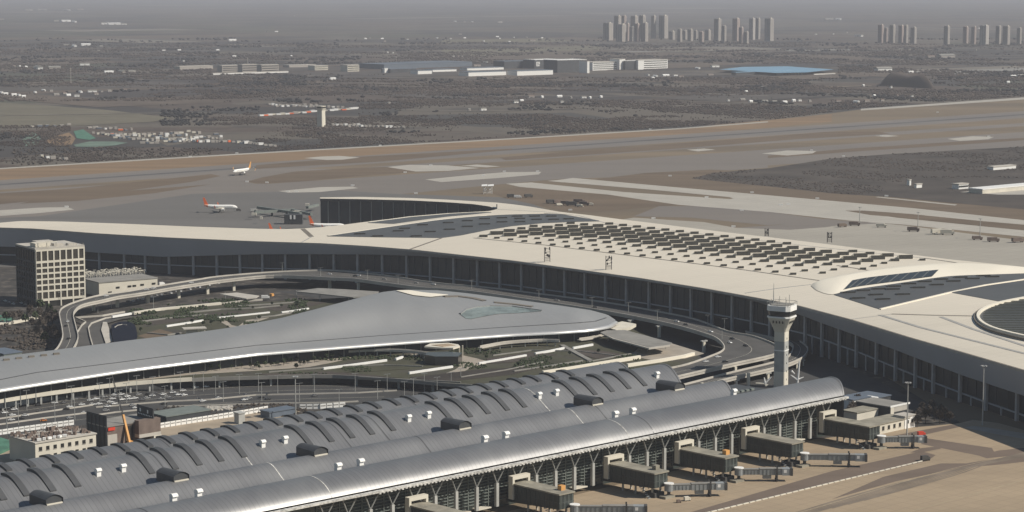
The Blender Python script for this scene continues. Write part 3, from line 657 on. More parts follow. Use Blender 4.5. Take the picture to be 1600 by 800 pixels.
gtc = empty('transport_hall', P(500, 560, 0), 'silver winged transport hall with sweeping roof between the two terminals', 'hall')
rows = []
for j in range(21):
    t = j / 20; rows.append([GP(x, ip(GB, x) + (ip(GT, x) - ip(GB, x)) * t) for x in gx])
lastr = rows[-1]
for k, dz in ((6, .6), (14, 2.5), (26, 7)): rows.append([Vector((p.x - k*.15, p.y + k, max(ZG - 2, p.z - dz))) for p in lastr])
MB().grid(rows).build('roof', M['gtc'], gtc, smooth=True)
lip = []
for j in range(7):
    a = j / 6 * math.pi / 2
    r = []
    for k, p in enumerate(rows[0]):
        d = (rows[0][min(k+1, len(gx)-1)] - rows[0][max(k-1, 0)]).normalized(); n = Vector((d.y, -d.x, 0))
        r.append(p + n * 2.4 * math.sin(a) + Vector((0, 0, -2.4 * (1 - math.cos(a)))))
    lip.append(r)
MB().grid(lip).build('roof_lip', M['gtc_edge'], gtc, smooth=True)
soff = [[p for p in lip[-1]], []]; fac = []
for k, p in enumerate(rows[0]):
    d = (rows[0][min(k+1, len(gx)-1)] - rows[0][max(k-1, 0)]).normalized(); n = Vector((-d.y, d.x, 0))
    soff[1].append(p + n * 4 + Vector((0, 0, -2.6))); fac.append((p + n * 4, d, n))
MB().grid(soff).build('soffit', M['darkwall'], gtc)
for k in range(0, len(fac) - 1):
    A, B = fac[k][0], fac[k+1][0]
    MB().quad((A.x, A.y, 2), (B.x, B.y, 2), (B.x, B.y, ZG-2.6), (A.x, A.y, ZG-2.6)).build('glass_pane', M['t2glass'], gtc)
    if k % 2 == 0:
        MB().box((A.x - fac[k][2].x*.5, A.y - fac[k][2].y*.5, 8.5), (0.7, 0.7, 13), math.atan2(fac[k][1].y, fac[k][1].x)).build('mullion', M['strut'], gtc)
# ribbed doors frames in the glass
def on_roof(pts, m, name, lift=0.35, w_=None):
    if w_:
        q = []
        for a, b in zip(pts, pts[1:]):
            for i in range(6): q.append((a[0] + (b[0]-a[0])*i/6, a[1] + (b[1]-a[1])*i/6))
        q.append(pts[-1]); ww = [GP(x, y, lift) for x, y in q]; L, Rr = [], []
        for k, p in enumerate(ww):
            d = ww[min(k+1, len(ww)-1)] - ww[max(k-1, 0)]; d.z = 0; d.normalize(); nn = Vector((-d.y, d.x, 0)) * w_ / 2
            L.append(p + nn); Rr.append(p - nn)
        return MB().grid([L, Rr]).grid([[p - Vector((0,0,lift+.2)) for p in L], L]).grid([Rr, [p - Vector((0,0,lift+.2)) for p in Rr]]).build(name, m, gtc)
    c = (sum(p[0] for p in pts)/len(pts), sum(p[1] for p in pts)/len(pts)); g = MB()
    for a, b in zip(pts, pts[1:] + pts[:1]):
        g.quad(GP(*a, lift), GP(*b, lift), GP((a[0]+b[0]+c[0])/3, (a[1]+b[1]+c[1])/3, lift), GP(*c, lift))
        g.quad(GP(*a, lift), GP((a[0]+b[0]+c[0])/3, (a[1]+b[1]+c[1])/3, lift), GP((a[0]+b[0]+c[0])/3, (a[1]+b[1]+c[1])/3, lift))
    return g
on_roof([(-50, 603), (57, 582), (179, 567), (260, 556.5), (400, 539.5), (600, 524), (800, 510.5), (900, 504.5), (930, 502), (947, 496.5)], M['zinc_dk'], 'roof_seam', 0.15, 1.3)
on_roof([(693, 463.5), (715, 463), (740, 466.3), (757, 470.3)], M['seam'], 'roof_ledge', 0.6, 5.5)
on_roof([(772, 472.6), (800, 475.2), (832, 479.5)], M['seam'], 'roof_ledge', 0.6, 5)
# skylight near the summit, its bright highlight painted in as pale cream
def patch(top, bot, m, name, lift=0.5, n=12, r=4, dip=0.0, par=gtc):
    xa, xb = top[0][0], top[-1][0]; rr = []
    for j in range(r + 1):
        row = []
        for i in range(n + 1):
            x = xa + (xb - xa) * i / n; yt, yb = ip(top, x), ip(bot, x); y = yb + (yt - yb) * j / r
            v = GP(x, y, lift); v.z -= dip * math.sin(math.pi * j / r) * math.sin(math.pi * i / n); row.append(v)
        rr.append(row)
    return rr
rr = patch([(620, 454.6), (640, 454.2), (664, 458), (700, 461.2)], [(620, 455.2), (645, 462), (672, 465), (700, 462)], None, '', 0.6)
MB().grid(rr).build('skylight_highlight', M['cream_bright'], gtc, smooth=True)
# glazed hollow: panes in a recessed rim
top = [(719, 490.5), (728, 484.5), (745, 480.7), (765, 478.8), (800, 479.6), (846, 486)]; bot = [(719, 491.5), (731, 500), (752, 495.5), (780, 490.5), (810, 489.5), (846, 486.6)]
rr = patch(top, bot, None, '', 0.25, 14, 3)
hol = []
for j in range(3):
    for i in range(14):
        a, b, c, d = rr[j][i], rr[j][i+1], rr[j+1][i+1], rr[j+1][i]; q = [p + Vector((0, 0, random.uniform(0, .2))) for p in (a, b, c, d)]
        MB().quad(*q).build('pane', M['gtc_glass'], gtc)
on_roof([(719, 491), (728, 484), (745, 480), (765, 478.2), (800, 479), (846, 485.6)], M['gtc'], 'hollow_rim', 0.9, 1.6)
for x, y in ((10, 563), (29.5, 560.6), (49, 558.2), (68.5, 556.1), (88, 553.8)):
    v = GP(x, y, 0.6); MB().box(v, (4.4, 2.0, 1.2), 0.5).build('roof_vent', M['seam'], gtc)

# ------------------------------------------------------------------ landscaped deck round the hall
def slab(name, pts, z, thick, m, parent=None, kind=None, sm=0):
    if sm: pts = smooth(pts + [pts[0]], sm)[:-1]
    w_ = [P(x, y, z) for x, y in pts]
    o = MB().prism([(v.x, v.y) for v in w_], z - thick, z).build(name, m, parent)
    if kind: o['kind'] = kind
    return o
ZL = 7.0
slab('garden_terrace', [(130, 606), (190, 597), (300, 592.5), (420, 588.5), (520, 587), (620, 593), (700, 600), (780, 604), (860, 612), (1000, 590), (1100, 566), (1085, 551), (1000, 520), (960, 498), (700, 500), (400, 530), (100, 580)], ZL, 1.0, M['lawn'], kind='structure')
slab('terrace_walk', [(130, 604), (200, 589), (300, 573), (420, 560), (540, 552.5), (600, 551), (560, 556.5), (520, 566), (480, 573.5), (400, 579), (300, 585), (200, 596), (132, 607)], ZL + .15, .3, M['paving'], kind='structure')
slab('terrace_walk', [(640, 553), (700, 552), (745, 560), (765, 567), (740, 572), (725, 580), (700, 587), (690, 586), (712, 577), (716, 571), (700, 569.5)], ZL + .15, .3, M['paving'], kind='structure', sm=2)
slab('lawn_patch', [(400, 584), (520, 580), (700, 598), (620, 590), (520, 585.5), (430, 588)], ZL + .25, .3, M['scrub'], kind='structure')
slab('lawn_patch', [(640, 590), (740, 578), (860, 571), (800, 585), (700, 596)], ZL + .25, .3, M['scrub'], kind='structure')
slab('terrace_walk', [(1000, 541), (1045, 535), (1100, 552), (1070, 560), (1020, 563), (985, 556)], ZL + .15, .3, M['paving'], kind='structure')
slab('rear_lawn', [(205, 497), (260, 484), (370, 474), (480, 468), (600, 462), (640, 470), (480, 500), (400, 515), (200, 540), (180, 535)], 4.0, 1.0, M['lawn'], kind='structure')
# undercroft wall of the terrace with bays
tw = [P(x, y, ZL) for x, y in smooth([(-70, 637), (0, 627), (60, 617.5), (135, 607.5), (200, 600), (300, 593), (420, 589), (520, 587.5), (620, 593.5), (700, 600.5), (790, 606), (870, 613)], 3)]
twall = empty('terrace_wall', tw[18], 'curved terrace edge with pale parapet band over a shaded undercroft', 'wall')
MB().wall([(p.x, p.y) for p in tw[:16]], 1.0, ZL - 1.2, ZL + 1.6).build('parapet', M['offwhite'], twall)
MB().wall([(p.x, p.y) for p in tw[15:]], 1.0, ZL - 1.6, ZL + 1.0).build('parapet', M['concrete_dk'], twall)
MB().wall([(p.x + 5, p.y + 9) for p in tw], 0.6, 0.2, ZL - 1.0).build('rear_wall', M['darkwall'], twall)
for k in range(1, len(tw) - 1):
    p = tw[k]
    if k > 15 and k % 2: continue
    for r in (p,):
        MB().box((r.x + 1.2, r.y + 2.2, (ZL - 1.4) / 2), (1.3, 1.3, ZL - 1.4), 0.5).build('column', M['pillar'], twall)
def low_wall(pts, z, h, wd, m, label, name='retaining_wall', cat='wall', group=None):
    w_ = [P(x, y, z) for x, y in pts]; o = MB().wall([(p.x, p.y) for p in w_], wd, z - .3, z + h).build(name, m); tag(o, label, cat, group); return o
for pts, lab in (([(505, 577.5), (550, 572), (604, 564.5)], 'white retaining wall left of the pavilion on the terrace lawn'),
                 ([(639, 584.5), (670, 580), (707, 574.5)], 'white retaining wall just below the paved plaza'),
                 ([(748, 569.5), (785, 563.5), (822, 557)], 'white retaining wall right of the paved plaza'),
                 ([(836, 554), (860, 550), (881, 545.5)], 'short white retaining wall under the right footbridge end'),
                 ([(895, 545.5), (912, 542.5), (926, 540)], 'shortest white wall beside the dark diagonal walkway'),
                 ([(618, 563), (629, 559.5)], 'tiny white wall stub under the left footbridge')):
    low_wall(pts, ZL, 1.6, 1.6, M['white'], lab, group='white walls on the terrace lawn')
low_wall([(848, 585), (900, 577), (960, 567), (1000, 560.5)], ZL, 2.6, 2.0, M['cream_bright'], 'long pale wall along the terrace edge behind the vaulted roof')
low_wall([(980, 573.5), (1030, 566), (1070, 559), (1084, 555)], ZL, 2.4, 2.0, M['cream_bright'], 'pale wall at the pointed right end of the terrace')
low_wall([(1060, 560), (1040, 566), (1000, 571)], 3, 1.6, 2.0, M['offwhite'], 'pale wall on the lower ledge by the elevated road')
low_wall([(803, 581), (850, 574), (910, 564.5)], ZL, 1.0, 1.6, M['concrete_dk'], 'grey green low wall across the lower lawn')
low_wall([(878, 540), (900, 552), (922, 564)], ZL, 0.8, 4.0, M['concrete_dk'], 'dark diagonal walkway crossing the terrace lawn', 'garden_walkway', 'walkway')
low_wall([(208, 491), (228, 487.5), (250, 484.5), (300, 480), (345, 475.5)], 4, 1.9, 3.2, M['offwhite'], 'broad pale wall end of the rear garden by the viaduct')
low_wall([(345, 475.5), (375, 471.5), (410, 469)], 4, 1.2, 1.6, M['concrete'], 'thinner pale wall continuing the rear garden edge')
low_wall([(260, 511), (290, 506.5), (317, 502)], 4, 1.5, 1.6, M['white'], 'white wall above the small kiosk in rear garden')
low_wall([(340, 497.5), (380, 493.5), (421, 489)], 4, 1.2, 1.6, M['white'], 'long white wall beside the rear garden path')
low_wall([(440, 489), (460, 486.5), (482, 483)], 4, 1.2, 1.6, M['white'], 'white wall touching the hall roof outline in rear garden')
low_wall([(175, 496), (190, 493.5), (205, 491)], 4, 1.5, 1.6, M['white'], 'short white wall left of the blue pit')
for pts, lab in (([(222, 503), (270, 497), (325, 492)], 'upper thin terrace kerb in the rear garden'), ([(230, 521), (262, 524), (283, 521)], 'curved terrace kerb left of the tiny kiosk'), ([(372, 479), (420, 476), (470, 472)], 'dark topped terrace kerb near the rear canopy'),
                 ([(296, 489), (345, 484), (398, 482), (440, 478)], 'middle terrace kerb of the rear garden'), ([(400, 497), (430, 494), (462, 488)], 'lowest terrace kerb touching the silver roof')):
    low_wall(pts, 4.1, 1.0, 1.2, M['concrete_dk'], lab, 'terrace_kerb', 'kerb')
for pts, lab in (([(420, 582), (520, 574), (600, 571), (660, 573)], 'grey curved kerb across the front lawn left of the plaza'), ([(720, 590), (790, 579), (850, 566)], 'grey kerb below the right retaining walls'), ([(770, 556), (830, 548), (900, 549), (960, 556)], 'grey curved kerb round the right lawn'),
                 ([(560, 590), (640, 594), (720, 598)], 'low grey kerb near the terrace edge'), ([(920, 566), (970, 556), (1010, 550)], 'grey kerb behind the long pale edge wall')):
    low_wall(pts, ZL + .1, .8, 1.0, M['concrete_dk'], lab, 'terrace_kerb', 'kerb')
for k, q in enumerate(([(230, 500), (320, 489), (400, 484), (380, 490), (300, 499), (240, 508)], [(215, 525), (250, 514), (270, 520), (240, 532)], [(410, 480), (470, 473), (520, 470), (480, 480), (430, 486)])): slab('lawn_patch', q, 4.12, .1, M['scrub' if k != 1 else 'grass_dark'], kind='structure')
for k, q in enumerate(([(540, 571), (620, 567), (640, 576), (580, 580), (520, 582)], [(760, 560), (830, 550), (870, 554), (800, 566), (760, 568)], [(860, 580), (940, 562), (980, 560), (900, 580)], [(880, 545), (940, 548), (990, 556), (930, 560)])): slab('lawn_patch', q, ZL + .3, .2, M['scrub' if k % 2 else 'lawn'], kind='structure')
slab('garden_path', [(338, 496), (352, 499), (362, 508), (372, 510), (385, 500), (420, 496), (400, 503), (380, 512), (360, 512), (345, 503)], 4.2, .3, M['paving'], kind='structure')
# footbridges
def footbridge(pts, z, label, posts=True):
    sp = [P(x, y, z) for x, y in smooth(pts, 5)]
    e = empty('footbridge', sp[len(sp)//2] - Vector((0, 0, z)), label, 'footbridge')
    MB().wall([(p.x, p.y) for p in sp], 4.5, z - .6, z).build('deck', M['concrete'], e)
    off = [(sp[k] - Vector((0, 2.2, 0))) for k in range(len(sp))]
    MB().wall([(p.x, p.y) for p in off], .35, z, z + 1.2).build('parapet', M['concrete'], e)
    off2 = [(sp[k] + Vector((0, 2.2, 0))) for k in range(len(sp))]
    MB().wall([(p.x, p.y) for p in off2], .35, z, z + 1.2).build('parapet', M['concrete'], e)
    if posts:
        pm = MB().box((0, 0, (z - ZL) / 2), (.8, 2.5, z - ZL)).mesh('post', M['pillar'])
        for k in range(0, len(sp), 2): part('post', pm, e, (sp[k].x, sp[k].y, ZL))
    return e
footbridge([(540, 549.5), (580, 547.5), (630, 548.5), (670, 553), (706, 561)], 11, 'curved grey footbridge on posts running to the plaza')
footbridge([(750, 543), (790, 536), (840, 532.5), (874, 533)], 11, 'arched grey footbridge right of the pavilion against the glass')
footbridge([(905, 531), (925, 528), (940, 523)], 9, 'short grey footbridge beneath the flat canopy', False)
# pavilion
pv = empty('pavilion', P(693, 556, ZL), 'small dark pavilion with flat pale roof on the terrace', 'pavilion')
c = P(690, 556, ZL); slab('wall', [(664, 554), (680, 557), (716, 557), (722, 551), (700, 549), (668, 550)], ZL + 7, 7, M['glass_dark'], pv)
slab('roof', [(663, 541), (672, 536.6), (700, 535.5), (716, 538), (718.5, 540.5), (708, 543.5), (690, 543)], ZL + 8.6, 1.3, M['offwhite'], pv)
slab('roof_deck', [(674, 538.8), (700, 536.6), (712, 539.2), (692, 541.6)], ZL + 8.9, .3, M['apron_tan'], pv)
for x, y in ((718, 557), (723, 555)):
    q = P(x, y, ZL); MB().box((q.x, q.y, ZL + 3.8), (1, 1, 7.6)).build('post', M['offwhite'], pv)
kb = empty('kiosk', P(300, 523, 4), 'tiny cream kiosk with overhanging flat roof behind the hall', 'kiosk')
q = P(300, 523, 4); MB().box((q.x, q.y, 6.6), (9, 6, 5.2), 0.3).build('wall', M['offwhite'], kb)
MB().box((q.x + 2, q.y, 9.5), (19, 10, 0.7), 0.3).build('roof', M['concrete'], kb)
for dx in (7, 10.5): MB().box((q.x + dx, q.y - 3 + dx*.3, 6.6), (.7, .7, 5.2), 0.3).build('post', M['offwhite'], kb)
# canopies
cn = empty('canopy', P(995, 545, ZL), 'flat grey canopy slab jutting from the tip of the silver roof', 'canopy')
slab('roof', [(938, 519), (948, 516), (977, 515.5), (1050, 535.5), (1046, 538), (1014, 542.5), (960, 528)], 14, 0.8, M['concrete_dk'], cn)
slab('roof_trim', [(938, 519.2), (960, 528.4), (1014, 543), (1047, 538.3), (1047, 539.3), (1014, 544), (958, 529)], 13.9, 1.1, M['concrete'], cn)
for x, y in ((950, 532), (985, 540), (1012, 550), (1040, 545)):
    q = P(x, y, ZL); MB().box((q.x, q.y, ZL + 3), (.7, .7, 6.4)).build('post', M['pillar'], cn)
cn = empty('canopy', P(965, 515, ZL), 'narrow white faced canopy behind the tip of the silver roof', 'canopy')
slab('roof', [(947, 512), (955, 507), (972, 502), (994, 506), (985, 511), (962, 515)], 13.5, 2.4, M['offwhite'], cn)
cn = empty('canopy', P(540, 468, 4), 'long thin grey canopy slab behind the silver roof summit', 'canopy')
slab('roof', [(461, 455), (497, 450), (540, 452), (592, 455.5), (575, 463), (552, 464.5), (510, 460)], 11, 0.8, M['concrete_dk'], cn)
for x, y in ((463, 465), (500, 470), (545, 474)):
    q = P(x, y, 4); MB().box((q.x, q.y, 7), (.6, .6, 7)).build('post', M['pillar'], cn)
cn = empty('canopy', P(385, 465, 2), 'low pale parking canopy under the viaduct curve', 'canopy')
slab('roof', [(343, 459), (370, 457), (405, 462), (400, 465), (385, 466.5)], 7, 0.6, M['concrete'], cn)
for x, y in ((352, 465), (385, 471), (400, 469)):
    q = P(x, y, 2); MB().box((q.x, q.y, 4), (.5, .5, 5.4)).build('post', M['pillar'], cn)
slab('pit', [(174, 508), (186, 503), (200, 502.5), (210, 507), (214, 519), (213, 531), (200, 534), (178, 536)], 5.3, .4, M['waterblue'], kind='structure', sm=2)
low_wall([(179, 512), (184, 508.5), (191, 507.3), (198, 508)], 5.3, .5, .5, M['concrete'], 'thin pale curved kerb at the blue pit rim', 'pit_kerb', 'kerb')
slab('walkway', [(161, 503), (167, 503), (171, 515), (176, 533), (165, 536), (158, 515)], 3.5, .4, M['concrete'], kind='structure')

# ------------------------------------------------------------------ elevated roads
def viaduct(pairs, z, label, piers=None, pw=1.6, name='elevated_road', hgt=1.3):
    O = smooth([p[:2] for p in pairs], 4); I = smooth([p[2:] for p in pairs], 4)
    ow = [P(x, y, z) for x, y in O]; iw = [P(x, y, z) for x, y in I]
    e = empty(name, ow[0] - Vector((0, 0, z)), label, 'elevated road')
    b = MB(); dn = Vector((0, 0, 1.9))
    b.grid([ow, iw]); b.grid([[p - dn for p in ow], [p - dn for p in iw]]); b.build('deck', M['road'], e)
    b = MB(); b.grid([iw, [p - dn for p in iw]]); b.grid([ow, [p - dn for p in ow]]); b.build('deck_side', M['concrete'], e)
    MB().wall([(p.x, p.y) for p in ow], .7, z - .1, z + hgt).build('parapet', M['concrete'], e)
    MB().wall([(p.x, p.y) for p in iw], .7, z - .1, z + hgt).build('parapet', M['concrete'], e)
    mid = [(a + b_) / 2 for a, b_ in zip(ow, iw)]
    md = MB()
    L = [p + Vector((0, 0, .05)) for p in mid]
    for k in range(0, len(mid) - 1):
        d = (mid[k+1] - mid[k]); 
        if d.length < .1: continue
        n = Vector((-d.y, d.x, 0)).normalized() * .12
        md.quad(mid[k] + n + Vector((0,0,.05)), mid[k+1] + n + Vector((0,0,.05)), mid[k+1] - n + Vector((0,0,.05)), mid[k] - n + Vector((0,0,.05)))
    md.build('lane_marking', M['offwhite'], e)
    for (x, y, w2) in piers or []:
        q = P(x, y, z); MB().box((q.x, q.y, (z - 1.9) / 2), (w2, w2 * .8, z - 1.9), 0.6).build('pier', M['offwhite'], e)
        MB().box((q.x, q.y, z - 2.4), (w2 * 2.6, w2, 1.0), 0.6).build('pier_head', M['pillar'], e)
    return e, mid, ow, iw
main_pairs = [(70, 560, 106, 560), (88, 547, 115.5, 544), (97.5, 530, 122, 528.5), (97.5, 517, 118.7, 512), (94, 499, 114.7, 494), (93.5, 488, 118.5, 484.6), (101, 480, 130, 477), (123.5, 471, 161, 470), (155, 462.5, 185, 464.5),
    (200, 456, 225, 458.5), (252, 447, 270, 450.5), (305, 438.5, 315, 443.5), (340, 433, 350, 438.5), (410, 427, 415, 432), (470, 424, 465, 432.5), (520, 423.5, 515, 435), (560, 427, 555, 437), (600, 431, 600, 443), (660, 440, 655, 450),
    (700, 445, 700, 453), (760, 450, 750, 458), (850, 461, 820, 468), (950, 474, 900, 480), (1040, 490, 975, 492.5), (1090, 501, 1050, 508), (1137, 519, 1100, 522), (1175, 526, 1120, 530), (1208, 538, 1131, 541),
    (1219, 547, 1129, 549), (1206, 556, 1112, 557), (1145, 569.5, 1075, 570), (1080, 584.5, 1040, 578), (1010, 601, 1000, 588)]
VZ = 12.0
via, vmid, vo, vi = viaduct(main_pairs, VZ, 'long elevated road curving in an S and looping back round the terraces',
    [(183, 460, 2.6), (231, 453, 2.6), (279, 446, 2.6), (324, 440, 2.6), (365, 435, 2.6), (515, 433, 2.4), (560, 437, 2.4), (985, 496, 2.2), (1030, 505, 2.2), (1100, 528, 2.2), (146, 465, 2.6), (112, 530, 3), (110, 500, 3)])
low_pairs = [(1175, 515, 1165, 519), (1215, 522, 1200, 527), (1245, 532, 1230, 535), (1259, 541, 1239, 541), (1262, 548, 1238, 549), (1258, 556, 1234, 556), (1250, 562, 1226, 562), (1232, 569.5, 1206, 568), (1206, 577, 1175, 575.5), (1145, 591, 1135, 585), (1092, 605, 1085, 598), (1040, 618, 1030, 612)]
viaduct(low_pairs, 7.0, 'lower curved ramp passing behind the control tower', [(1150, 589, 2), (1245, 563, 1.2), (1255, 558, 1.2), (1200, 578, 2)])
for x, y in ((1149, 569), (1169.5, 579), (1097, 594)):
    q = P(x, y + 4, VZ - 2); e = MB().box((q.x, q.y, VZ / 2 - 1), (2.0, 1.6, VZ - 2), .6).build('pier', M['offwhite'], via)
# at-grade ramp with kerbs beside the viaduct
slab('ramp_road', [(116, 550), (121, 520), (131, 505), (155, 498), (200, 490), (300, 482), (330, 478), (330, 482), (240, 490), (190, 497), (168, 503), (160, 512), (168, 535), (176, 552)], 2.5, 1, M['road'], kind='structure')
low_wall([(146, 545), (141, 528), (138, 513), (143, 506), (165, 498), (205, 492)], 2.5, 1.2, .8, M['concrete'], 'pale kerb wall dividing the ground ramp lanes', 'kerb_wall', 'kerb')
low_wall([(119, 497), (160, 494), (195, 488)], 2.5, 1.2, .8, M['concrete'], 'pale kerb wall branching from the viaduct base', 'kerb_wall', 'kerb')
low_wall([(121, 520), (128, 509), (134, 504), (118, 497)], 2.5, 1.2, .8, M['concrete'], 'small hooked kerb wall beside the viaduct bend', 'kerb_wall', 'kerb')

# ------------------------------------------------------------------ the vaulted terminal
UX, UY, VX, VY = 0.727, 0.6866, 0.6866, -0.727
def W(u, v, z): return Vector((u*UX + v*VX, u*UY + v*VY, z))
def u_at(px, v, z):
    lo, hi = 200.0, 1500.0
    for _ in range(50):
        m = (lo + hi) / 2
        if to_px(W(m, v, z))[0] < px: lo = m
        else: hi = m
    return (lo + hi) / 2
UROT = math.atan2(UY, UX)
t1 = empty('vaulted_terminal', W(900, -950, 0), 'older terminal with four parallel grey barrel vaults and white roof vents', 'terminal')
VA = dict(vf=-888.5, zf=26.5, c=-906, zc=35, vb=-921, zb=29.5, u0=380, u1=1134, ell=1)
VB = dict(vf=-921, zf=29.7, c=-936, zc=38, vb=-949.5, zb=32, u0=400, u1=1064, ell=0)
VC = dict(vf=-949.5, zf=32.2, c=-975, zc=45, vb=-1002, zb=34, u0=400, u1=1049, ell=0)
VD = dict(vf=-1002, zf=34.2, c=-1022, zc=40, vb=-1044, zb=30, u0=420, u1=1057, ell=0)
def pz(S_, v):
    if v > S_['c']:
        if S_['ell']:
            t = min(1, (v - S_['c']) / 19.0); return 21 + 14 * math.sqrt(max(0, 1 - t*t))
        f = (S_['vf'] - v) / (S_['vf'] - S_['c']); lo, hi = S_['zf'], S_['zc']
    else:
        f = (v - S_['vb']) / (S_['c'] - S_['vb']); lo, hi = S_['zb'], S_['zc']
    f = max(0, min(1, f)); return lo + (hi - lo) * (.2 * (1 - math.cos(math.pi * f)) + .6 * math.sin(math.pi * f / 2))
def vp(S_, t, u, lift=0.0):
    v = S_['vf'] + (S_['vb'] - S_['vf']) * t; return W(u, v, pz(S_, v) + lift)
def slf(t, slant): return slant * math.sin(min(1.0, t * 2) * math.pi / 2)
for S_, slant in ((VA, 9), (VB, 5), (VC, 8), (VD, 5)):
    rows = []; nn = 36; us = [S_['u0'] + (S_['u1'] - S_['u0']) * i / 60 for i in range(61)]
    for j in range(nn + 1):
        th = j / nn; sl_ = slf(th, slant)
        rows.append([vp(S_, th, u + (sl_ if i == 60 else 0)) for i, u in enumerate(us)])
    S_['o'] = MB().grid(rows).build('vault_roof', M['vault'], t1, smooth=True)
    cap = MB(); ring_ = [r[-1] for r in rows]; cap.quad(*([Vector((p.x, p.y, p.z)) for p in ring_] + [Vector((ring_[-1].x, ring_[-1].y, 2)), Vector((ring_[0].x, ring_[0].y, 2))]))
    cap.build('end_wall', M['zinc_dk'], t1)
    # thick rim along the end
    rim = MB().grid([[vp(S_, j/nn, S_['u1'] + slf(j/nn, slant) - 1.0, .35) for j in range(nn+1)], [vp(S_, j/nn, S_['u1'] + slf(j/nn, slant) + .3, .35) for j in range(nn+1)]])
    rim.build('vault_rim', M['vault'], t1, smooth=True)
# gutters and eave
MB().quad(W(380, -922, 30), W(1130, -922, 30), W(1130, -921, 31), W(380, -921, 31)).build('valley_gutter', M['zinc_dk'], t1)
ev = MB()
ev.grid([[W(u, -886.4, 26.3) for u in (380, 1134)], [W(u, -884.6, 26.0) for u in (380, 1134)], [W(u, -884.6, 25.0) for u in (380, 1134)], [W(u, -888, 24.2) for u in (380, 1134)]])
ev.build('eave', M['gutter'], t1)
bk = MB().box((0, 0, 0), (1.3, .6, .5)).mesh('eave_bracket', M['gutter'])
u = 740
k_ = 0
while u < 1130 and k_ < 290:
    part('eave_bracket', bk, t1, W(u, -884.2, 24.7 + (k_ % 3) * .15), UROT); u += 2.6; k_ += 1
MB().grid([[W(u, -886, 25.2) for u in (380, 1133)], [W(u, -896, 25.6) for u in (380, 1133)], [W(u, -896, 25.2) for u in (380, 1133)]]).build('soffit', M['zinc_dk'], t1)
MB().quad(W(380, -896, 0), W(1128, -896, 0), W(1128, -896, 25.5), W(380, -896, 25.5)).build('glass_wall', M['t1glass'], t1)
MB().quad(W(1128, -896, 0), W(1128, -920, 0), W(1128, -920, 27), W(1128, -896, 27)).build('end_wall', M['t1glass'], t1)
MB().quad(W(420, -1044, 0), W(1057, -1044, 0), W(1057, -1044, 31), W(420, -1044, 31)).build('rear_wall', M['darkwall'], t1)
# podium ledge
PIT = 15.12; U0 = 751.9
slat = MB().box((0, 0, 0), (PIT - 1.2, .5, .35)).mesh('slat', M['louvre'])
pil = MB().box((0, 0, 9.6), (1.9, 1.7, 13.2)).mesh('pillar', M['pillar'])
def strut_mesh(s): return MB().bar((0, 0, 16), (s * 5.0, -1.6, 25), .42, 6).mesh('strut', M['strut'])
stm = [strut_mesh(-1), strut_mesh(1)]
ledge = MB().box((0, 0, 2.6), (PIT - 5, 5, .7)).mesh('ledge', M['offwhite'])
mul1 = MB().box((0, 0, 12), (.5, .5, 20)).mesh('mullion', M['louvre'])
portal_k = {1: 1, 6: 1, 11: 1, 15: 1, 19: 1, 24: 1}
for k in range(-3, 26):
    u = U0 + PIT * k
    if u > 1124: break
    q = W(u, -888.5, 0)
    if k not in portal_k: part('pillar', pil, t1, q, UROT)
    for s in stm: part('strut', s, t1, q, UROT)
    if k < 25 and u + PIT < 1126:
        for j in range(11): part('slat', slat, t1, W(u + PIT/2, -895.3, 4.5 + 1.75 * j), UROT)
    if k not in portal_k and (k + 1) not in portal_k: part('ledge', ledge, t1, W(u + PIT/2, -892.5, 0), UROT)
    part('mullion', mul1, t1, W(u, -895.5, 0), UROT)
# arched skylight hoods on the two rear vaults
def hood(S_, va_, vb2, wd):
    g = MB(); n = 12; vm = (va_ + vb2) / 2; zm = pz(S_, vm)
    pt = lambda v, du, lift: Vector((du, vm - v, pz(S_, v) - zm + lift)); vs = [va_ + (vb2 - va_) * j / n for j in range(n + 1)]
    g.grid([[pt(v, -wd/2, -.4) for v in vs], [pt(v, -wd/2, 1.0) for v in vs], [pt(v, wd/2, 1.0) for v in vs], [pt(v, wd/2, -.4) for v in vs]])
    g.quad(pt(va_, -wd/2, -.4), pt(va_, wd/2, -.4), pt(va_, wd/2, 1.0), pt(va_, -wd/2, 1.0))
    return g.mesh('skylight_hood', M['zinc_dk'])
hc, hd = hood(VC, -957, -979, 3.6), hood(VD, -1012.3, -1027, 3.4)
def at_v(S_, v, u): return W(u, v, pz(S_, v))
for x in (5, 41, 82, 121, 237, 274, 311, 345, 381, 484, 517.5, 550, 581, 614, 704, 734, 762, 792, 819, 902, 929, 956, 982, 1007):
    u = u_at(x, -959, 37); part('skylight_hood', hc, t1, at_v(VC, -969, u), UROT)
for x in (-22, 15, 52, 90, 127, 164, 200, 236, 271, 306, 340, 372, 407, 439, 471, 501, 532, 564, 594, 624, 652, 681, 710, 737, 766, 792, 819, 844, 870, 896):
    u = u_at(x, -1012.3, 37.2); part('skylight_hood', hd, t1, at_v(VD, -1019.65, u), UROT)
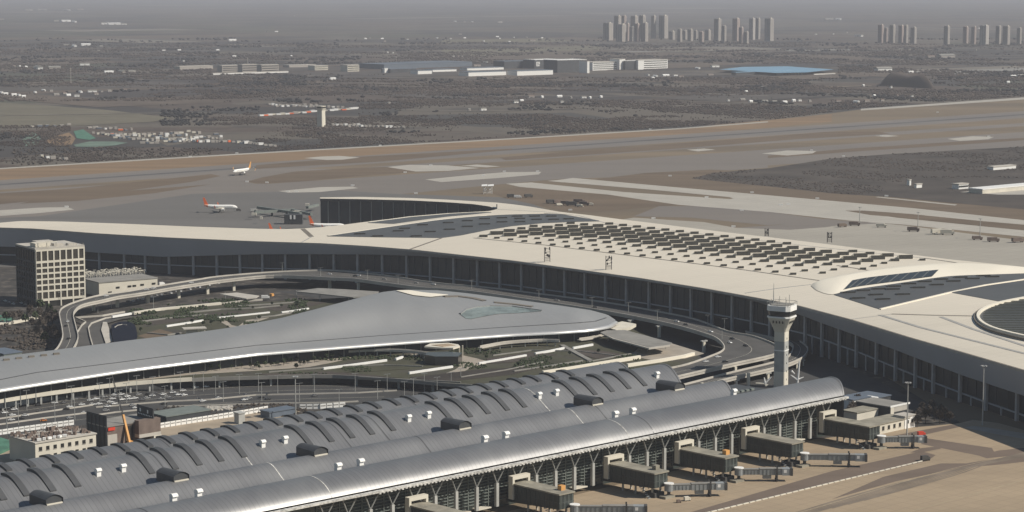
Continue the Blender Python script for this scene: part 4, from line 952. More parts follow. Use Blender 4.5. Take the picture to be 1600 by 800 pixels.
# white cowled vents
def vent_meshes():
    b = MB().box((0, 0, 1.9), (2.4, 2.2, 3.8)).mesh('roof_vent', M['white'])
    c = MB(); rows = []
    for j in range(7):
        a = math.pi * j / 6; rows.append([Vector((x, -1.5 * math.cos(a) - .3, 3.8 + 1.3 * math.sin(a))) for x in (-1.4, 1.4)])
    c.grid(rows); c.quad(*[r[0] for r in rows]); c.quad(*[r[1] for r in rows])
    return b, c.mesh('vent_cowl', M['white'])
vb_, vc_ = vent_meshes()
def vent(x, v, z, rz=0.0, s=1.0):
    u = u_at(x, v, z); a = part('roof_vent', vb_, t1, W(u, v, z), UROT + rz, scale=(s, s, s))
    c = bpy.data.objects.new('vent_cowl', vc_); COL.objects.link(c); c.parent = a
for x in (153, 192, 410, 445, 638, 669, 842, 869, 1026): vent(x, -963, 38.9, s=1.05)
for x in (271, 310, 528, 563, 757, 790, 961, 988, 1146): vent(x, -917, 30.4, s=1.2)
for x in (97, 137, 354, 388, 580, 612, 812, 823, 968): vent(x, -999, 34.3, s=.75)
# large dormers in the valley
def dormer_meshes():
    g = MB(); f = MB(); n = 8; A, Bk = [], []
    for j in range(n + 1):
        t = -1 + 2 * j / n; A.append(Vector((t * 6.2, -9, 6.4 - 2.2 * t * t))); Bk.append(Vector((t * 5.0, 11, 6.0 - 1.6 * t * t)))
    g.grid([A, Bk]); g.quad(A[0], Bk[0], Bk[0] - Vector((0, 0, 5)), A[0] - Vector((0, 0, 5))); g.quad(A[-1], Bk[-1], Bk[-1] - Vector((0, 0, 5)), A[-1] - Vector((0, 0, 5)))
    f.quad(*([p + Vector((0, .8, -.3)) for p in A] + [A[-1] + Vector((0, .8, -5.5)), A[0] + Vector((0, .8, -5.5))]))
    s = MB().box((0, -8.6, 1.2), (11.2, 1.2, 1.6))
    return g.mesh('roof_dormer', M['zinc_dk']), f.mesh('dormer_opening', M['darkwall']), s.mesh('dormer_sill', M['offwhite'])
dm = dormer_meshes()
for x in (74, 272, 490, 715, 922, 1050):
    u = u_at(x, -940, 40); a = part('roof_dormer', dm[0], t1, W(u, -941, 36.2), UROT, scale=(.78, .85, .95))
    for me in dm[1:]:
        c = bpy.data.objects.new(me.name, me); COL.objects.link(c); c.parent = a
# ribs of flashing
def rib(S_, x, m, w_=.5, ta=None, tb=None):
    u = u_at(x, S_['c'] + 6, S_['zc']); ta, tb = 0, 1
    MB().grid([[vp(S_, ta + (tb-ta)*j/16, u - w_, .12) for j in range(17)], [vp(S_, ta + (tb-ta)*j/16, u + w_, .12) for j in range(17)]]).build('flashing', m, t1)
for S_, x, m in ((VA, 497, 'gutter'), (VA, 962, 'gutter'), (VA, 1000, 'zinc_dk'), (VA, 230, 'zinc_dk'), (VB, 430, 'gutter'), (VB, 898, 'gutter'), (VB, 935, 'zinc_dk'), (VB, 660, 'zinc_dk'), (VC, 365, 'gutter'), (VC, 520, 'zinc_dk'), (VC, 580, 'zinc_dk'), (VC, 830, 'gutter'), (VC, 240, 'zinc_dk'), (VC, 690, 'zinc_dk'), (VD, 640, 'zinc_dk'), (VD, 255, 'zinc_dk')):
    rib(S_, x, M[m], .3)
# low annex roofs behind the vault ends
def ubox(name, u0, u1, v0, v1, z0, z1, m, parent=None):
    return MB().prism([W(u0, v0, 0), W(u1, v0, 0), W(u1, v1, 0), W(u0, v1, 0)], z0, z1).build(name, m, parent)
an = empty('annex_building', W(1090, -960, 0), 'low dark flat roofed annex between the vault ends and the tower', 'building')
ubox('wall', 1070, 1128, -975, -925, 0, 22, M['darkwall'], an); ubox('roof', 1069, 1129, -976, -924, 22, 23, M['zinc_dk'], an)
for i in range(14):
    ubox('roof_box', 1075 + i*3.7, 1077 + i*3.7, -930 - (i % 3) * 3, -928 - (i % 3) * 3, 23, 24 + (i % 2) * .6, M['pillar'], an)
for i in range(9): ubox('roof_box', 1078 + i*5, 1081 + i*5, -955, -953, 23, 24.2, M['louvre'], an)

# ------------------------------------------------------------------ boarding bridges
def bridge(k, uc, ang, L, label, boxcol, hw=5.5, ventw=True):
    e = empty('boarding_bridge', W(uc, -866, 0), label, 'boarding bridge', 'boarding bridges on the vaulted terminal')
    pf = MB(); fr = lambda a, b_, z0, z1: MB().prism([W(uc + a, -888, 0), W(uc + b_, -888, 0), W(uc + b_, -884.5, 0), W(uc + a, -884.5, 0)], z0, z1)
    fr(-hw - 1.2, -hw + .3, 6, 17).build('portal_frame', M['offwhite'], e); fr(hw - .3, hw + 1.2, 6, 17).build('portal_frame', M['offwhite'], e); fr(-hw - 1.2, hw + 1.2, 17.003, 19).build('portal_frame', M['offwhite'], e)
    b = MB(); v0, v1 = -890, -849
    P4 = lambda u0, u1, v0, v1: [W(u0, v0, 0), W(u1, v0, 0), W(u1, v1, 0), W(u0, v1, 0)]
    # body narrows to the ground level near the wall: sloping underside
    z0s = [4.0, 4.0, 6.2, 6.2]; b = MB().prism([W(uc - hw, v0, 0), W(uc + hw, v0, 0), W(uc + hw, v1, 0), W(uc - hw, v1, 0)], z0s, 14.2); b.build('gallery', M['jb_side'], e)
    MB().prism(P4(uc - hw - .6, uc + hw + .6, v0, v1 + .7), 14.2, 15.0).build('gallery_roof', M['jb_roof'], e)
    for j in range(11):
        vv = v0 + 4 + j * 3.6
        MB().prism(P4(uc - hw - .18, uc - hw + .1, vv, vv + .35), 5.4, 14.1).build('mullion', M['jb_frame'], e)
    for j in range(4):
        uu = uc - hw + 1 + j * 3.0; MB().prism(P4(uu, uu + .3, v1 - .1, v1 + .18), 6.3, 14.1).build('mullion', M['louvre'], e)
    MB().prism(P4(uc - hw - .2, uc + hw + .2, v0 + 3, v1 + .2), 9.6, 9.95).build('floor_band', M['jb_frame'], e)
    if boxcol: MB().prism(P4(uc + 1.0, uc + 4.2, -857, -854), 15.0, 17.6).build('roof_unit', M[boxcol], e)
    for vv in (-876, -866, -853):
        for s in (-1, 1): MB().prism(P4(uc + s*3.4 - .45, uc + s*3.4 + .45, vv, vv + .9), 0, 6.2).build('leg', M['concrete'], e)
    MB().prism(P4(uc - 4, uc + 4, -858, -850), 0, 3.0).build('plant_room', M['jb_dark'], e)
    MB().prism(P4(uc - 2, uc + 6, -848.5, -843.5), 0, 1.5).build('plinth', M['jb_roof'], e)
    # stair and outside clutter
    for j in range(7): MB().prism(P4(uc - hw - 2.4, uc - hw - .4, -852 - j * 1.1, -851.2 - j*1.1), .9 * j + .3, .9 * j + .6).build('step', M['jb_tunnel'], e)
    # rotunda and telescopic tunnel
    rc = W(uc + 3.6, -846.2, 0); d = Vector((math.cos(ang), math.sin(ang), 0)); n = Vector((-d.y, d.x, 0))
    MB().bar(rc + Vector((0, 0, 4.0)), rc + Vector((0, 0, 8.0)), 2.6, 14).build('rotunda', M['jb_tunnel'], e)
    MB().bar(rc + Vector((0, 0, 8.0)), rc + Vector((0, 0, 8.5)), 2.9, 14).build('rotunda_roof', M['white'], e)
    MB().bar(rc, rc + Vector((0, 0, 4.0)), 1.0, 8).build('rotunda_column', M['jb_dark'], e)
    seg = [(1.5, L * .44, 1.65, 4.4, 7.5, 'tunnel'), (L * .40, L * .84, 1.95, 4.2, 7.8, 'tunnel')]
    for a, c_, hw2, zz0, zz1, nm in seg:
        q = [rc + d*a - n*hw2, rc + d*c_ - n*hw2, rc + d*c_ + n*hw2, rc + d*a + n*hw2]
        o_ = MB().prism(q, zz0, zz1).build(nm, M['jb_tunnel'], e)
        q = [rc + d*a - n*(hw2+.15), rc + d*c_ - n*(hw2+.15), rc + d*c_ + n*(hw2+.15), rc + d*a + n*(hw2+.15)]
        MB().prism(q, zz1 + .003, zz1 + .25).build('tunnel_roof', M['concrete_dk'], e)
        for j in range(1, 6):
            t = a + (c_ - a) * j / 6; s0 = rc + d*t - n*(hw2 + .08)
            MB().box((s0.x, s0.y, (zz0+zz1)/2), (.18, .2, zz1 - zz0 - .1), ang).build('tunnel_rib', M['louvre'], e)
    cb = rc + d * (L * .84); 
    q = [cb - n*2.4, cb + d*(L*.16) - n*2.4, cb + d*(L*.16) + n*2.4, cb + n*2.4]; MB().prism(q, 4.0, 8.0).build('cab', M['jb_tunnel'], e)
    q = [cb + d*(L*.16) - n*2.6, cb + d*(L*.16+1.5) - n*2.6, cb + d*(L*.16+1.5) + n*2.6, cb + d*(L*.16) + n*2.6]; MB().prism(q, 3.8, 8.2).build('cab_bellows', M['jb_dark'], e)
    q = [cb + d*.9 - n*2.45, cb + d*2.6 - n*2.45, cb + d*2.6 - n*2.3, cb + d*.9 - n*2.3]; MB().prism(q, 5.6, 7.4).build('cab_window', M['white'], e)
    bg_ = rc + d * (L * .74)
    for s in (-1, 1):
        MB().box((bg_ + n*s*2.3)[:2] + (5.0,), (.9, .5, 8.6), ang).build('lift_column', M['jb_dark'], e)
        MB().bar(bg_ + n*(s*1.6 - .35) + Vector((0, 0, .7)), bg_ + n*(s*1.6 + .35) + Vector((0, 0, .7)), .75, 12).build('wheel', M['tyre'], e)
    MB().box(bg_[:2] + (1.4,), (1.6, 4.4, .7), ang).build('axle', M['jb_dark'], e)
    bb = rc + d * (L * .55); MB().box(bb[:2] + (2.9,), (5, 2.2, 2.2), ang).build('equipment_box', M['jb_tunnel'], e)
    return e
bridge(1, U0 + PIT, 0.1, 36, 'dark green boarding bridge at the lower edge, only its roof in frame', None)
bridge(6, U0 + PIT*6, -0.02, 38, 'boarding bridge at the lower edge with a long grey tunnel', 'orange')
bridge(11, U0 + PIT*11, 0.13, 32, 'boarding bridge behind the small red and white cart', 'jb_roof')
bridge(15, U0 + PIT*15, 0.02, 30, 'boarding bridge with orange roof box, in the middle of the row', 'orange')
bridge(19, U0 + PIT*19, -0.06, 36, 'boarding bridge whose tunnel reaches farthest over the tan apron', None)
bridge(24, U0 + PIT*24, 0.05, 27, 'boarding bridge nearest the cream site cabins', None)

# ------------------------------------------------------------------ control towers
def oct_(cx, cy, r, rot, ch=0.35):
    pts = []
    for k in range(4):
        a = rot + k * math.pi / 2; c, s_ = math.cos(a), math.sin(a)
        for t in (-(1 - ch), (1 - ch)):
            x, y = r, r * t; pts.append((cx + x*c - y*s_, cy + x*s_ + y*c))
    return pts
def frustum(b, cx, cy, r0, r1, z0, z1, rot, ch0=.35, ch1=.35):
    A, Bq = oct_(cx, cy, r0, rot, ch0), oct_(cx, cy, r1, rot, ch1); n = 8
    i = len(b.v); b.v += [(x, y, z0) for x, y in A] + [(x, y, z1) for x, y in Bq]
    b.f.append(tuple(i+k for k in reversed(range(n)))); b.f.append(tuple(i+n+k for k in range(n)))
    for k in range(n): j = (k+1) % n; b.f.append((i+k, i+j, i+n+j, i+n+k))
    return b
tb = P(1220, 605, 0); TR = R(-28)
ct = empty('control_tower', tb, 'pale concrete air traffic control tower with flared head at the vault end', 'control tower')
frustum(MB(), tb.x, tb.y, 4.1, 4.1, 12, 34, TR, .12, .12).build('shaft', M['pillar'], ct)
frustum(MB(), tb.x, tb.y, 4.15, 4.15, 0, 12, TR, .12, .12).build('shaft_base', M['offwhite'], ct)
frustum(MB(), tb.x, tb.y, 4.15, 4.15, 34, 41, TR, .12, .12).build('shaft_neck', M['offwhite'], ct)
frustum(MB(), tb.x, tb.y, 4.15, 5.2, 41, 44, TR, .12, .2).build('collar', M['offwhite'], ct)
frustum(MB(), tb.x, tb.y, 5.2, 8.6, 44, 51.5, TR, .2, .3).build('flared_head', M['offwhite'], ct)
frustum(MB(), tb.x, tb.y, 8.9, 8.9, 51.5, 52.6, TR, .3, .3).build('gallery', M['white'], ct)
fh = frustum(MB(), tb.x, tb.y, 8.0, 8.6, 52.6, 56.6, TR, .3, .3).build('cab_glass', M['glass_dark'], ct)
frustum(MB(), tb.x, tb.y, 9.0, 9.0, 56.6, 60.4, TR, .3, .3).build('roof_band', M['white'], ct)
frustum(MB(), tb.x, tb.y, 7.4, 7.4, 60.4, 61.0, TR, .3, .3).build('roof', M['concrete_dk'], ct)
rl = MB(); pr = oct_(tb.x, tb.y, 9.2, TR, .3)
for k in range(8):
    a, b_ = Vector(pr[k] + (62.6,)), Vector(pr[(k+1) % 8] + (62.6,)); rl.bar(a, b_, .14, 4)
    for t in (0, .5): q = a + (b_ - a)*t; rl.bar(q - Vector((0, 0, 2.2)), q, .12, 4)
rl.build('railing', M['strut'], ct)
MB().bar((tb.x - 6, tb.y + 1, 61), (tb.x - 6, tb.y + 1, 76), .45, 6, .12).build('antenna', M['pillar'], ct)
for dx, h in ((-2, 67), (2.5, 66), (5, 68), (-8, 65)): MB().bar((tb.x + dx, tb.y - 2, 61), (tb.x + dx, tb.y - 2, h), .16, 4).build('antenna', M['strut'], ct)
for k in range(4):      # small lights in the flared head's lit and dark faces
    for rot in (TR, TR - math.pi/2):
        c, s_ = math.cos(rot), math.sin(rot); y = -3.6 + k * 2.4; r = 7.45
        MB().box((tb.x + r*c - y*s_, tb.y + r*s_ + y*c, 48.6), (.5, .9, 1.9), rot).build('window', M['glass_dark'], ct)
for zz in (6, 12, 18, 24, 30, 36):
    c, s_ = math.cos(TR), math.sin(TR); MB().box((tb.x + 4.1*c, tb.y + 4.1*s_, zz), (.3, .8, 1.3), TR).build('window', M['glass_dark'], ct)
frustum(MB(), tb.x, tb.y, 4.3, 4.3, 27, 27.8, TR, .12, .12).build('band', M['white'], ct)
ubox('tower_base', 1128, 1175, -1000, -950, 0, 9, M['darkwall'], ct)
# the smaller far tower
fb_ = P(502, 197, 0); ft = empty('control_tower', fb_, 'distant cream tower standing alone in the dark woods', 'tower')
frustum(MB(), fb_.x, fb_.y, 6.5, 6.2, -1, 33, R(-30), .1, .1).build('shaft', M['offwhite'], ft)
frustum(MB(), fb_.x, fb_.y, 6.6, 8.4, 33, 37, R(-30), .2, .3).build('flared_head', M['offwhite'], ft)
frustum(MB(), fb_.x, fb_.y, 7.4, 7.8, 37, 40, R(-30), .3, .3).build('cab_glass', M['glass_dark'], ft)
frustum(MB(), fb_.x, fb_.y, 8.0, 8.0, 40, 41.5, R(-30), .3, .3).build('roof', M['offwhite'], ft)
MB().bar((fb_.x, fb_.y, 41.5), (fb_.x, fb_.y, 47), .3, 5).build('antenna', M['strut'], ft)

# ------------------------------------------------------------------ office block and halls at the left
FD = Vector((0.82, 0.57, 0)); LD = Vector((-0.57, 0.82, 0))
FROT = math.atan2(.57, .82)
def block(corner, fl, dl, z0, z1, name='wall', m=None, par=None, inset_=0.0):
    A = corner + FD*inset_ + LD*inset_; B = corner + FD*(fl - inset_) + LD*inset_; C_ = corner + FD*(fl - inset_) + LD*(dl - inset_); D = corner + FD*inset_ + LD*(dl - inset_)
    return MB().prism([A, B, C_, D], z0, z1).build(name, m, par)
oc = P(57, 481, 0); FL, DL, OH = 48.0, 45.0, 54.0
ob = empty('office_block', oc, 'square eight storey office block with cream grid facade by the viaduct bend', 'building')
block(oc, FL, DL, 0, OH - 1.5, 'core', M['glass_dark'], ob, .9)
block(oc, FL, DL, OH - 1.5, OH, 'roof', M['concrete'], ob)
zr_ = [5.5, 6.4, 14.2, 19.7, 24.9, 30.2, 35.4, 40.4, 44.6]
lev = [(5.5, 7.6), (13.6, 15.2), (19.2, 20.7), (24.5, 26.0), (29.7, 31.2), (34.9, 36.4), (40.0, 42.0), (50.8, 52.5)]
def facade_grid(org, d, n, L, nb, m, mg):
    rot = math.atan2(d.y, d.x)
    for a, b_ in lev:
        q = org + d*(L/2) + n*.35; MB().box((q.x, q.y, (a+b_)/2), (L, .7, b_ - a), rot).build('spandrel', m, ob)
    for k in range(nb + 1):
        q = org + d*(L*k/nb + (0.5 if k == 0 else (-.5 if k == nb else 0))) + n*.36
        z0 = 0 if (k % 2 == 0) else 5.5
        MB().box((q.x, q.y, (z0 + 52.5)/2), (1.25, .74, 52.5 - z0), rot).build('pier', m, ob)
    pane = {}
    for (a0, a1), (b0, b1) in zip(lev, lev[1:]):
        for k in range(nb):
            key = round(b0 - a1, 2)
            if key not in pane: pane[key] = MB().box((0, 0, 0), (L/nb - 1.3, .15, b0 - a1 - .05)).mesh('window', mg)
            q = org + d*(L*(k+.5)/nb) + n*.75
            o_ = part('window', pane[key], ob, (q.x, q.y, (a1 + b0)/2), rot)
facade_grid(oc, FD, LD, FL, 8, M['offwhite'], mat('bronze_window', (0.055, 0.05, 0.042), 0.15, spec=0.7))
facade_grid(oc, LD, FD, DL, 8, M['darkwall'], M['glass_dark'])  # left face: same frame in dark grey, its shade put into the colour
for (a, b_, c_, d_, h) in ((3, 6, 14, 12, 3.5), (22, 8, 9, 7, 2.2), (34, 4, 8, 6, 1.8), (12, 25, 16, 10, 3)):
    block(oc + FD*a + LD*b_, c_, d_, OH, OH + h, 'roof_plant', M['offwhite'] if h > 3 else M['concrete'], ob)
for k in range(16):
    q = oc + FD*(1 + 46*k/15) + LD*.8; MB().box((q.x, q.y, OH + .9), (.3, .3, 1.8)).build('post', M['offwhite'], ob)
q = oc + FD*12 + LD*1.2
MB().box((q.x, q.y, OH + 4.6), (19, .8, .8), FROT).build('roof_frame', M['offwhite'], ob)
for a in (3.5, 12, 21): q = oc + FD*a + LD*1.2; MB().box((q.x, q.y, OH + 2.2), (.8, .8, 4.4)).build('roof_frame', M['offwhite'], ob)

hc_ = P(155, 464, 0); hl = empty('hall_building', hc_, 'low cream hall with flat grey roof beside the grid office block', 'building')
block(hc_, 60, 34, 0, 13, 'wall', M['offwhite'], hl); block(hc_ - FD*.5 - LD*.5, 61, 35, 13, 13.8, 'roof', M['concrete_dk'], hl)
for t, z in ((11, 3.5), (19, 7.5), (31, 7.7), (36, 7.8), (44, 8.2), (56, 8.4)):
    q = hc_ + FD*t - LD*.1; MB().box((q.x, q.y, z), (3.6, .5, 1.7), FROT).build('window', M['glass_dark'], hl)
pf = P(125, 452, 0); pkf = empty('steel_roof_frame', pf, 'tangled pale steel frames on top of the structure behind the cream hall', 'steel frame')
b0_ = hc_ - FD*22 + LD*38
MB().prism([b0_, b0_ + FD*88, b0_ + FD*88 + LD*30, b0_ + LD*30], 0, 13).build('wall', M['darkwall'], pkf)
fm = MB()
for i in range(30):
    for j in range(7):
        q = b0_ + FD*(i*3 + random.uniform(-.6, .6)) + LD*(j*4.6 + random.uniform(-.8, .8)); h = 13 + random.uniform(1.8, 4.6)
        fm.bar((q.x, q.y, 13), (q.x + random.uniform(-1, 1), q.y, h), .18, 4)
        fm.box((q.x, q.y, h), (random.uniform(1.2, 2.6), random.uniform(.5, 1.8), .5), random.uniform(0, 3))
o_ = fm.build('frame_lattice', M['offwhite'], pkf); o_['kind'] = 'stuff'

# ------------------------------------------------------------------ buildings by the back of the vaulted terminal
def ublock(name, label, px, z, fl, dl, h, wm, rm, cat='building', windows=None, parent_extra=None, over=.5, at='near'):
    """block aligned with the terminal, near corner seen at photo px (height z)"""
    c = P(px[0], px[1], z); F = Vector((UX, UY, 0)); D = Vector((-VX, -VY, 0)); c = Vector((c.x, c.y, 0))
    e = empty(name, c, label, cat)
    MB().prism([c, c + F*fl, c + F*fl + D*dl, c + D*dl], 0, h).build('wall', wm, e)
    MB().prism([c - F*over - D*over, c + F*(fl+over) - D*over, c + F*(fl+over) + D*(dl+over), c + D*(dl+over) - F*over], h, h + .7).build('roof', rm, e)
    for (n, z0, z1, w_) in windows or []:
        me = MB().box((0, 0, 0), (w_, .3, z1 - z0)).mesh('window', M['glass_dark']); fr = MB().box((0, .02, (z0-z1)/2 - .15), (w_ + .4, .5, .25)).mesh('sill', M['concrete'])
        for i in range(n):
            q = c + F*(fl*(i + .7)/(n + .4)) - D*.06; o_ = part('window', me, e, (q.x, q.y, (z0+z1)/2), UROT)
            s_ = bpy.data.objects.new('sill', fr); COL.objects.link(s_); s_.parent = o_
    return e, c, F, D
e, c, F_, D_ = ublock('site_office', 'cream two storey building with a row of square windows at lower left', (55, 693.5), 14, 43, 30, 14, M['offwhite'], M['concrete'], windows=[(8, 9.2, 11.6, 2.2), (8, 4, 6.4, 2.2)])
fm = MB()
for i in range(150):
    q = c + F_*random.uniform(1, 42) + D_*random.uniform(3, 29); hh = random.uniform(.4, 2.6)
    if random.random() < .5: fm.box((q.x, q.y, 14.7 + hh/2), (random.uniform(.6, 3), random.uniform(.6, 2), hh), random.uniform(0, 3))
    else: fm.bar((q.x, q.y, 14.7), (q.x + random.uniform(-3, 3), q.y + random.uniform(-3, 3), 15 + hh), .15, 4)
o_ = fm.build('roof_clutter', M['brick'], e); o_['kind'] = 'stuff'
for i in range(6): q = c + F_*(4 + i*3.6) + D_*2; MB().box((q.x, q.y, 15.8), (2.6, 1.8, 1.4), random.uniform(0, 2)).build('roof_unit', M['white'], e)
e, c, F_, D_ = ublock('construction_block', 'dark sided unfinished block with black hoarding panels and a red sign', (166, 668), 13, 38, 22, 13, M['brick'], M['concrete_dk'])
MB().prism([c - F_*.4 + D_*22, c - F_*.4 - D_*1, c - D_*1, c + D_*22], 0, 20.5).build('hoarding', M['darkwall'], e)
for k in range(5): q = c - F_*.7 + D_*(2 + k*4.6); MB().box((q.x, q.y, 10), (.4, .5, 20), UROT).build('post', M['jb_dark'], e)
q = c - D_*.4 + F_*3.6; MB().box((q.x, q.y, 11.6), (5, .4, 2.0), UROT).build('sign', M['red'], e)
q = c - D_*.4 + F_*4; MB().box((q.x, q.y, 4), (7, .6, 8), UROT).build('lower_wall', M['concrete'], e)
MB().prism([c + F_*21 - D_*5, c + F_*37.5 - D_*5, c + F_*37.5 - D_*.2, c + F_*21 - D_*.2], 6.2, 15).build('bay', M['brick'], e)
MB().prism([c + F_*21 - D_*5.3, c + F_*37.5 - D_*5.3, c + F_*37.5 - D_*.2, c + F_*21 - D_*.2], 4.0, 6.19).build('canopy', M['concrete'], e)
MB().prism([c + F_*32 - D_*5.4, c + F_*38 - D_*5.4, c + F_*38 - D_*.2, c + F_*32 - D_*.2], 1.0, 3.99).build('kiosk_front', M['offwhite'], e)
MB().prism([c + F_*14 - D_*.4, c + F_*20 - D_*.4, c + F_*20 - D_*.05, c + F_*14 - D_*.05], 0.2, 12).build('opening', M['glass_dark'], e)
# black billboard on the roof
bb_ = empty('billboard', c + F_*30 + D_*20 + Vector((0, 0, 13.7)), 'black rooftop billboard with small white lettering seen from its shaded side', 'billboard')
q0, q1 = P(215, 649, 14), P(240, 656.5, 14)
MB().wall([(q0.x, q0.y), (q1.x, q1.y)], .8, 13.8, 21.5).build('panel', M['darkwall'], bb_)
dd = (q1 - q0).normalized(); nb_ = Vector((-dd.y, dd.x, 0)); nb_ = nb_ if nb_.y < 0 else -nb_
for t, s_ in ((.22, 1.6), (.68, 1.4)):
    q = q0 + (q1 - q0)*t + nb_*.5; MB().box((q.x, q.y, 18.5), (s_, .15, 2.2), math.atan2(dd.y, dd.x)).build('mark', M['white'], bb_)
for i in range(9):
    q = q0 + (q1 - q0)*(.1 + i*.1) + nb_*.5; MB().box((q.x, q.y, 16), (.9, .15, .8), math.atan2(dd.y, dd.x)).build('mark', M['white'], bb_)
# crane
cb_ = P(203, 697, 0); cr = empty('mobile_crane', cb_, 'mobile crane with orange boom foot and long thin dark lattice jib', 'crane')
tp = P(197, 662, 0); tp = Vector((cb_.x - 5, cb_.y + 6, 19))
MB().bar(cb_ + Vector((0, 0, 1)), tp, 1.1, 4, .9).build('boom', M['orange'], cr)
t2p = Vector((cb_.x - 15, cb_.y + 25, 41)); lat = MB()
for s_ in ((.5, 0), (-.5, 0), (0, .7)): lat.bar(tp + Vector((s_[0], 0, s_[1])), t2p + Vector((s_[0]*.5, 0, s_[1]*.5)), .14, 4)
for k in range(16):
    a = tp + (t2p - tp)*k/16; b_ = tp + (t2p - tp)*(k+1)/16; lat.bar(a + Vector((.5, 0, 0)), b_ + Vector((-.4, 0, 0)), .1, 4); lat.bar(a + Vector((0, 0, .7)), b_ + Vector((.4, 0, 0)), .1, 4)
lat.build('jib', M['jb_dark'], cr); MB().box(cb_ + Vector((0, 3, 1.6)), (3, 9, 2), .6).build('carrier', M['orange'], cr)
for a in (-3, 0, 3):
    for s_ in (-1.5, 1.5): q = cb_ + Vector((s_, 3 + a, .7)); MB().bar(q - Vector((.3, 0, 0)), q + Vector((.3, 0, 0)), .7, 10).build('wheel', M['tyre'], cr)
# dark flat hall, container, shed
ublock('flat_shed', 'wide low grey flat roofed shed behind the white hoarding', (260, 652), 4, 36, 20, 4, M['darkwall'], M['louvre'])
ublock('site_hut', 'small grey hut standing at the right end of the rubble strip', (373, 647), 7, 5, 5, 7, M['pillar'], M['pillar'])
ublock('rubble_hut', 'flat blue grey container behind the tall floodlight mast', (421, 645), 4, 22, 10, 4, M['bluegrey'], M['bluegrey'])
# hoarding of white panels
def hoarding(pts, z, n, label):
    p0 = [P(x, y, z) for x, y in pts]; e = empty('hoarding_fence', Vector((p0[0].x, p0[0].y, 0)), label, 'fence')
    seg = [(p0[k+1] - p0[k]).length for k in range(len(p0)-1)]; T = sum(seg); st = T / n
    pm = MB().box((0, 0, 1.9), (st * .88, .3, 3.4)).mesh('panel', M['white']); po = MB().box((0, 0, 1.9), (st*.08, .5, 3.9)).mesh('post', M['strut']); gr_ = MB().box((0, -.2, 2.2), (st*.7, .1, .6)).mesh('stripe', M['concrete_dk'])
    for i in range(n):
        s_ = (i + .5) * st; k = 0
        while k < len(seg) - 1 and s_ > seg[k]: s_ -= seg[k]; k += 1
        d = (p0[k+1] - p0[k]).normalized(); q = p0[k] + d*s_; rz = math.atan2(d.y, d.x)
        a = part('panel', pm, e, (q.x, q.y, 0), rz); part('post', po, e, (q.x - d.x*st*.5, q.y - d.y*st*.5, 0), rz)
        g_ = bpy.data.objects.new('stripe', gr_); COL.objects.link(g_); g_.parent = a
slab('green_mound', [(-40, 492), (0, 492), (22, 497), (26, 501), (0, 505), (-40, 508)], 1.2, 1.2, M['green'], kind='structure')
low_wall([(-10, 510), (20, 506), (45, 501), (62, 497)], 0, 2.4, 4, M['offwhite'], 'white strip wall beside the green patch left of the viaduct')
ublock('garden_shed', 'grey sloping shed roof at the left edge behind the silver hall', (6, 556), 3, 16, 26, 4, M['louvre'], M['bluegrey'])
hoarding([(249, 669.5), (300, 661.5), (370, 650.5), (419, 642)], 0, 21, 'white panel hoarding along the tan dirt yard')
hoarding([(-30, 685), (0, 680), (30, 675.5), (70, 670), (116, 664)], 0, 17, 'white panel hoarding behind the cream two storey building')
hoarding([(468, 640), (503, 639), (540, 636)], 0, 7, 'faint grey panel fence right of the floodlight mast')
slab('green_mound', [(-40, 690), (0, 683), (16, 688), (18, 698), (0, 706), (-40, 712)], 1.8, 1.8, M['green'], kind='structure')
# rubble strip: uneven white plastic and soil heaps
fm = MB()
for i in range(260):
    x = random.uniform(322, 362); y = 640 - (x - 322) * .03 + random.uniform(-2.5, 2.5); q = P(x, y, 0)
    fm.box((q.x, q.y, .5), (random.uniform(.6, 2.4), random.uniform(.6, 2.4), random.uniform(.4, 1.8)), random.uniform(0, 3))
o_ = fm.build('rubble', M['concrete'], None); tag(o_, kind='stuff')
# lane barriers on the arrivals road
for pts in ([(-40, 678), (60, 664), (140, 654), (300, 640)], [(-40, 652), (60, 638), (140, 626), (300, 610), (420, 603), (620, 604)], [(150, 632), (300, 618), (450, 610), (620, 607)], [(300, 632), (450, 624), (600, 620)], [(-40, 645), (60, 632), (140, 621), (260, 607)]): line_sheet(smooth(pts, 4), .35, M['offwhite'], 'lane_line', 2.2)
for pts, lab in (([(-40, 661), (0, 655), (60, 646), (145, 633.5)], 'pale lane barrier nearest the undercroft at lower left'),
                 ([(-40, 670), (0, 664), (70, 654), (140, 645.5)], 'pale lane barrier behind the cream building'),
                 ([(150, 637), (219, 631.5), (262, 628), (330, 625), (400, 618), (470, 616.5), (560, 614.5), (620, 611)], 'long kerb barrier running to the vaulted roofs'),
                 ([(262, 636), (330, 634), (420, 631), (520, 630), (560, 628)], 'second grey kerb line beside the rubble strip'),
                 ([(140, 651), (180, 645), (230, 640)], 'short barrier above the unfinished block')):
    low_wall(pts, .2, .9, .7, M['concrete'], lab, 'road_barrier', 'barrier')

